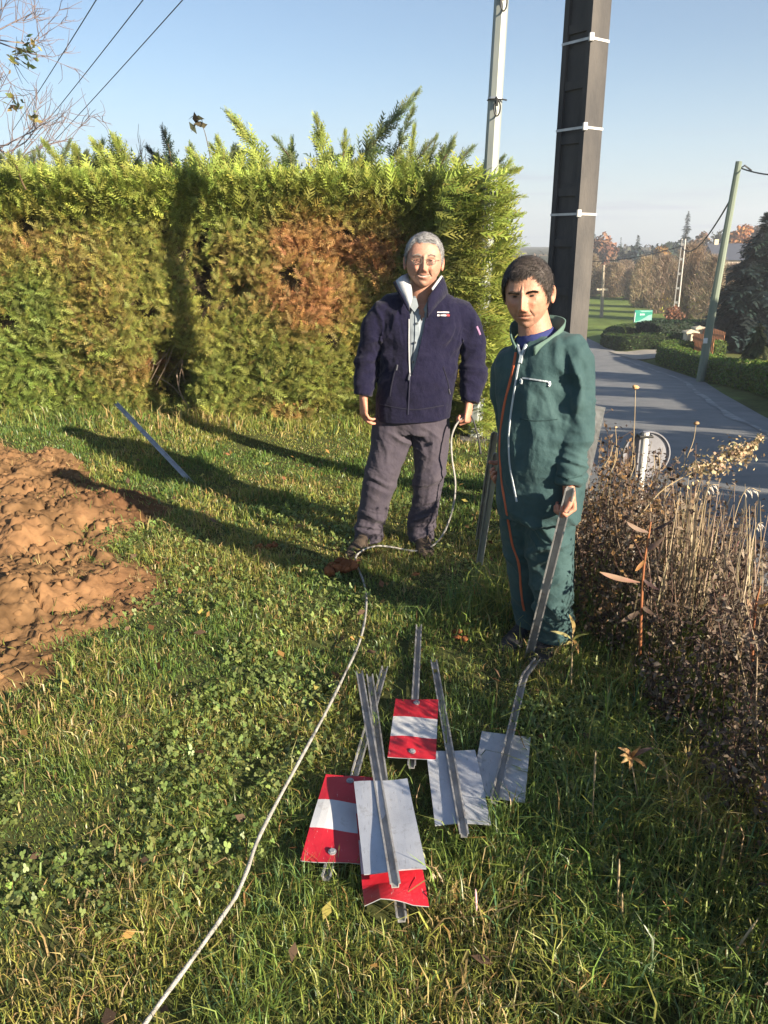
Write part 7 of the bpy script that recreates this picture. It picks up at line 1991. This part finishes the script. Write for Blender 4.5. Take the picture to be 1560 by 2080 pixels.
# dry grass clump and drooping heads
def straw_clump(label, px, py, Y, n, h, top, spread, seed):
    rg = np.random.default_rng(seed); b = P(px, py, Y); tpx = P(*top, Y)
    t = thing('dry_grass_clump', label, 'grass clump', tuple(b)); V, F, C = [], [], []
    x = b.x + rg.normal(0, spread, n); y = Y + rg.normal(0, spread, n); H = (tpx.z - b.z) * rg.uniform(.5, 1.08, n); dx = (tpx.x - b.x) * rg.uniform(.4, 1.5, n) + rg.normal(0, .04, n)
    z = np.full(n, b.z)
    t3 = np.array([0, .4, .75, 1.0]); c = np.stack([x[:, None] + dx[:, None] * t3 ** 1.5, y[:, None] + rg.normal(0, .05, (n, 1)) * t3, z[:, None] + H[:, None] * t3], -1); w = np.array([.0022, .0022, .0018, .0006])
    sd = np.stack([np.ones(n), rg.normal(0, .6, n), np.zeros(n)], 1); sd /= np.linalg.norm(sd, axis=1)[:, None]
    V = np.stack([c - sd[:, None] * w[None, :, None], c + sd[:, None] * w[None, :, None]], 2).reshape(-1, 3); i = np.arange(n)[:, None] * 8
    F = np.concatenate([i + np.array([[2 * k, 2 * k + 1, 2 * k + 3, 2 * k + 2]]) for k in range(3)])
    put('stalks', arr_mesh('st', V, [F], np.repeat(jit_cols((.33, .26, .17), n, rg, .3, .05), 8, 0)), M_DRY, t, kind='stuff'); return t
straw_clump('thick clump of straw coloured grass standing upright in the weeds', 1385, 1240, 3.0, 90, .8, (1412, 985), .055, 90)
straw_clump('thin pale straw stalks at the edge of the view', 1500, 1300, 2.7, 22, .8, (1525, 1010), .06, 91)
straw_clump('sparse straw stalks between the red stem and the thick clump', 1345, 1250, 2.95, 14, .6, (1360, 1080), .06, 92)
for k, (base, mid, top, tipp, lab) in enumerate((((1405, 1200), (1425, 1050), (1440, 990), (1460, 985), 'pale drooping grass head left of its twin'), ((1470, 1180), (1490, 1060), (1515, 995), (1545, 998), 'pale drooping grass head nearer the edge of the view'), ((1505, 1200), (1525, 1110), (1540, 1065), (1550, 1062), 'smallest pale drooping grass head lowest by the edge'))):
    t = stemmed('grass_head', lab, 'grass head', [P(*q, 2.9) for q in (base, mid, top, tipp)], .0022, .001, M_STRAW, 'pale drooping grass heads')
    for j in range(5):
        a = P(top[0] - 3 + j * (tipp[0] - top[0]) / 5 , top[1] + (tipp[1] - top[1]) * j / 5 + (6 if j == 0 else 0), 2.9); big_leaf(t, a, a + Vector((.012 + .012 * (j % 2), 0, -.022 - .006 * (j % 3))), .006, (.52, .48, .42), .002, 'spikelet')
def seed_head(label, base, top, Y, r, col, seed):
    t = stemmed('seed_head', label, 'seed head', [P(*base, Y), P((base[0] + top[0]) / 2 + 4, (base[1] + top[1]) / 2, Y), P(*top, Y)], .0022, .0012, M_STRAW)
    c = P(*top, Y); put('head', clod_mesh([tuple(c)], [r], col, seed), M_TWIG, t, smooth=True)
seed_head('tall thin stalk with a tan seed head rising before the road', (1275, 1010), (1291, 787), 3.5, .013, (.40, .24, .12), 1)
seed_head('short stalk with a tan round seed head before the road', (1395, 930), (1414, 860), 3.6, .014, (.42, .27, .15), 2)
seed_head('little pale seed head beside the coverall man\'s sleeve', (1246, 950), (1250, 868), 3.5, .009, (.42, .30, .18), 3)
for k, (x, y, bx, by) in enumerate(((1246, 902, 1225, 950), (1255, 907, 1240, 960), (1289, 922, 1280, 970), (1328, 919, 1322, 975), (1338, 921, 1334, 980), (1391, 914, 1382, 965), (1360, 953, 1345, 1000), (1366, 974, 1350, 1015), (1383, 985, 1370, 1030), (1381, 1008, 1368, 1040), (1466, 1043, 1440, 1100))):
    seed_head(['dark round seed head nearest the green sleeve', 'dark seed head a finger right of the first', 'dark seed head in front of the round sign\'s left rim', 'dark seed head over the sign post', 'dark seed head just right of the sign post', 'dark seed head above the plume\'s base', 'large dark seed head below the round sign', 'dark seed head under the plume stem', 'dark seed head left of the straw clump', 'lowest dark seed head by the straw clump', 'dark seed head beside the drooping grass heads'][k], (bx, by), (x, y), 3.3, .008 + .004 * (k in (6, 7, 8)), (.05, .035, .03), 10 + k)
# star of dead leaves on a stalk
Yd = 2.02; c = P(1281, 1538, Yd)
t = stemmed('star_leaf_weed', 'star of curled orange brown leaves on a thin stalk', 'weed', [P(1300, 1640, Yd + .05), P(1290, 1590, Yd), c], .002, .0018, M_STRAW)
for (b, w, cc) in (((1255, 1518), .014, (.34, .2, .1)), ((1262, 1550), .016, (.5, .32, .15)), ((1278, 1566), .013, (.42, .24, .1)), ((1316, 1564), .013, (.45, .24, .09)), ((1330, 1518), .016, (.2, .12, .09)), ((1302, 1516), .012, (.42, .22, .08)), ((1258, 1535), .014, (.45, .28, .13))): big_leaf(t, c, P(*b, Yd - .03), w, cc, .012)
# young weed with narrow yellowish leaves by the coverall man's boot
Yw = 2.75; c = P(1165, 1300, Yw)
t = stemmed('yellowing_weed', 'young weed with narrow yellowish leaves beside the black boot', 'weed', [P(1160, 1390, Yw), P(1162, 1330, Yw), P(1163, 1275, Yw)], .003, .002, M_STRAW)
for (a, b, w, cc) in (((1163, 1290), (1156, 1248), .016, (.36, .26, .11)), ((1162, 1300), (1118, 1282), .013, (.30, .27, .12)), ((1164, 1300), (1196, 1288), .013, (.28, .28, .08)), ((1163, 1308), (1145, 1310), .012, (.32, .26, .1)), ((1165, 1300), (1175, 1328), .016, (.45, .26, .10)), ((1161, 1330), (1145, 1352), .012, (.22, .22, .07)), ((1163, 1325), (1178, 1300), .010, (.3, .3, .1))): big_leaf(t, P(*a, Yw), P(*b, Yw - .04), w, cc, .012)
# plantain stalks standing up out of the grass
for k, (a, b, Y, lab) in enumerate((((1203, 1668), (1210, 1525), 1.98, 'tallest tan plantain stalk below the star leaf weed'), ((1252, 1890), (1258, 1745), 1.66, 'tan plantain stalk lower down by the grass tuft'), ((1262, 1940), (1264, 1812), 1.6, 'short plantain stalk right beside the lower one'), ((1385, 2085), (1540, 1866), 1.5, 'leaning tan stalk in the corner of the lawn'), ((970, 1900), (966, 1806), 1.64, 'small stalk with a pinkish flower bud near the signs'))):
    A_, B_ = P(*a, Y), P(*b, Y); t = thing('plantain_stalk', lab, 'plant stalk', tuple(A_)); bm = bmesh.new(); bm_tube(bm, [A_, A_.lerp(B_, .55)], [.0016, .0016], n=5); put('stem', bm_mesh(bm), M_STRAW, t)
    bm = bmesh.new(); bm_tube(bm, [A_.lerp(B_, .55), A_.lerp(B_, .62), A_.lerp(B_, .9), B_], [.0016, .0032, .0030, .001], n=7); put('seed_spike', bm_mesh(bm), M_STRAW if k < 4 else mat('pink_bud', (.6, .35, .38), .7), t)
# trees in the garden across the road, out of view, whose shade lies over the road
for k, (x, y, h, w) in enumerate(((9.2, 1.6, 2.9, 2.6), (10.2, 4.4, 4.6, 2.3), (14.2, 7.9, 6.5, 2.8), (17.5, 12.6, 8.0, 3.2), (21.0, 17.0, 7.5, 3.4), (15.5, 2.2, 5.2, 3.6))):
    g0 = gz(x, y); rg = np.random.default_rng(400 + k); t = thing('garden_tree', ['lowest garden tree across the road, a bush nearest the viewer', 'slim garden tree behind the lowest roadside bush', 'garden tree third along the road verge from the viewer', 'garden tree midway along the road verge', 'tall garden tree last before the dark spruce', 'garden tree set back from the road behind the lowest bush'][k], 'tree', (x, y, g0), 'garden trees beyond the view')
    m = 34; v = rg.normal(0, 1, (m, 3)); v /= np.linalg.norm(v, axis=1)[:, None]; cc = np.array([x, y, g0 + h * .55]) + v * np.array([w * .34, w * .34, h * .33]); n = 2600
    i = rg.integers(0, m, n); ww = rg.normal(0, 1, (n, 3)); ww /= np.linalg.norm(ww, axis=1)[:, None]
    V, F, C = leaf_cloud(cc[i] + ww * (w * .22) * rg.uniform(.4, 1.1, (n, 1)), ww, .26, jit_cols((.05, .085, .025), n, rg, .25, .08), 400 + k, .7, 1.4); put('crown', arr_mesh('c', V, [F], C), M_LEAF, t, kind='stuff')
    bm = bmesh.new(); bm_tube(bm, [Vector((x, y, g0 - .2)), Vector((x, y, g0 + h * .7))], [.16, .06], n=8); put('trunk', bm_mesh(bm), mat('garden_bark', (.10, .08, .06), .9), t)
# ------------------------------------------------------------------ air
bm = bmesh.new(); bm_box(bm, (-420, -40, -12), (440, 920, 40))
m, n, l, b = nodes_of('thin_autumn_haze')
n.remove(b); pv = n.new('ShaderNodeVolumePrincipled'); pv.inputs['Density'].default_value = 0.0012; pv.inputs['Color'].default_value = (.88, .93, 1, 1); pv.inputs['Anisotropy'].default_value = 0.2
l.new(pv.outputs[0], n['Material Output'].inputs['Volume'])
hz = put('haze', bm_mesh(bm), m); tag(hz, 'thin autumn haze over the valley', 'haze', kind='stuff')
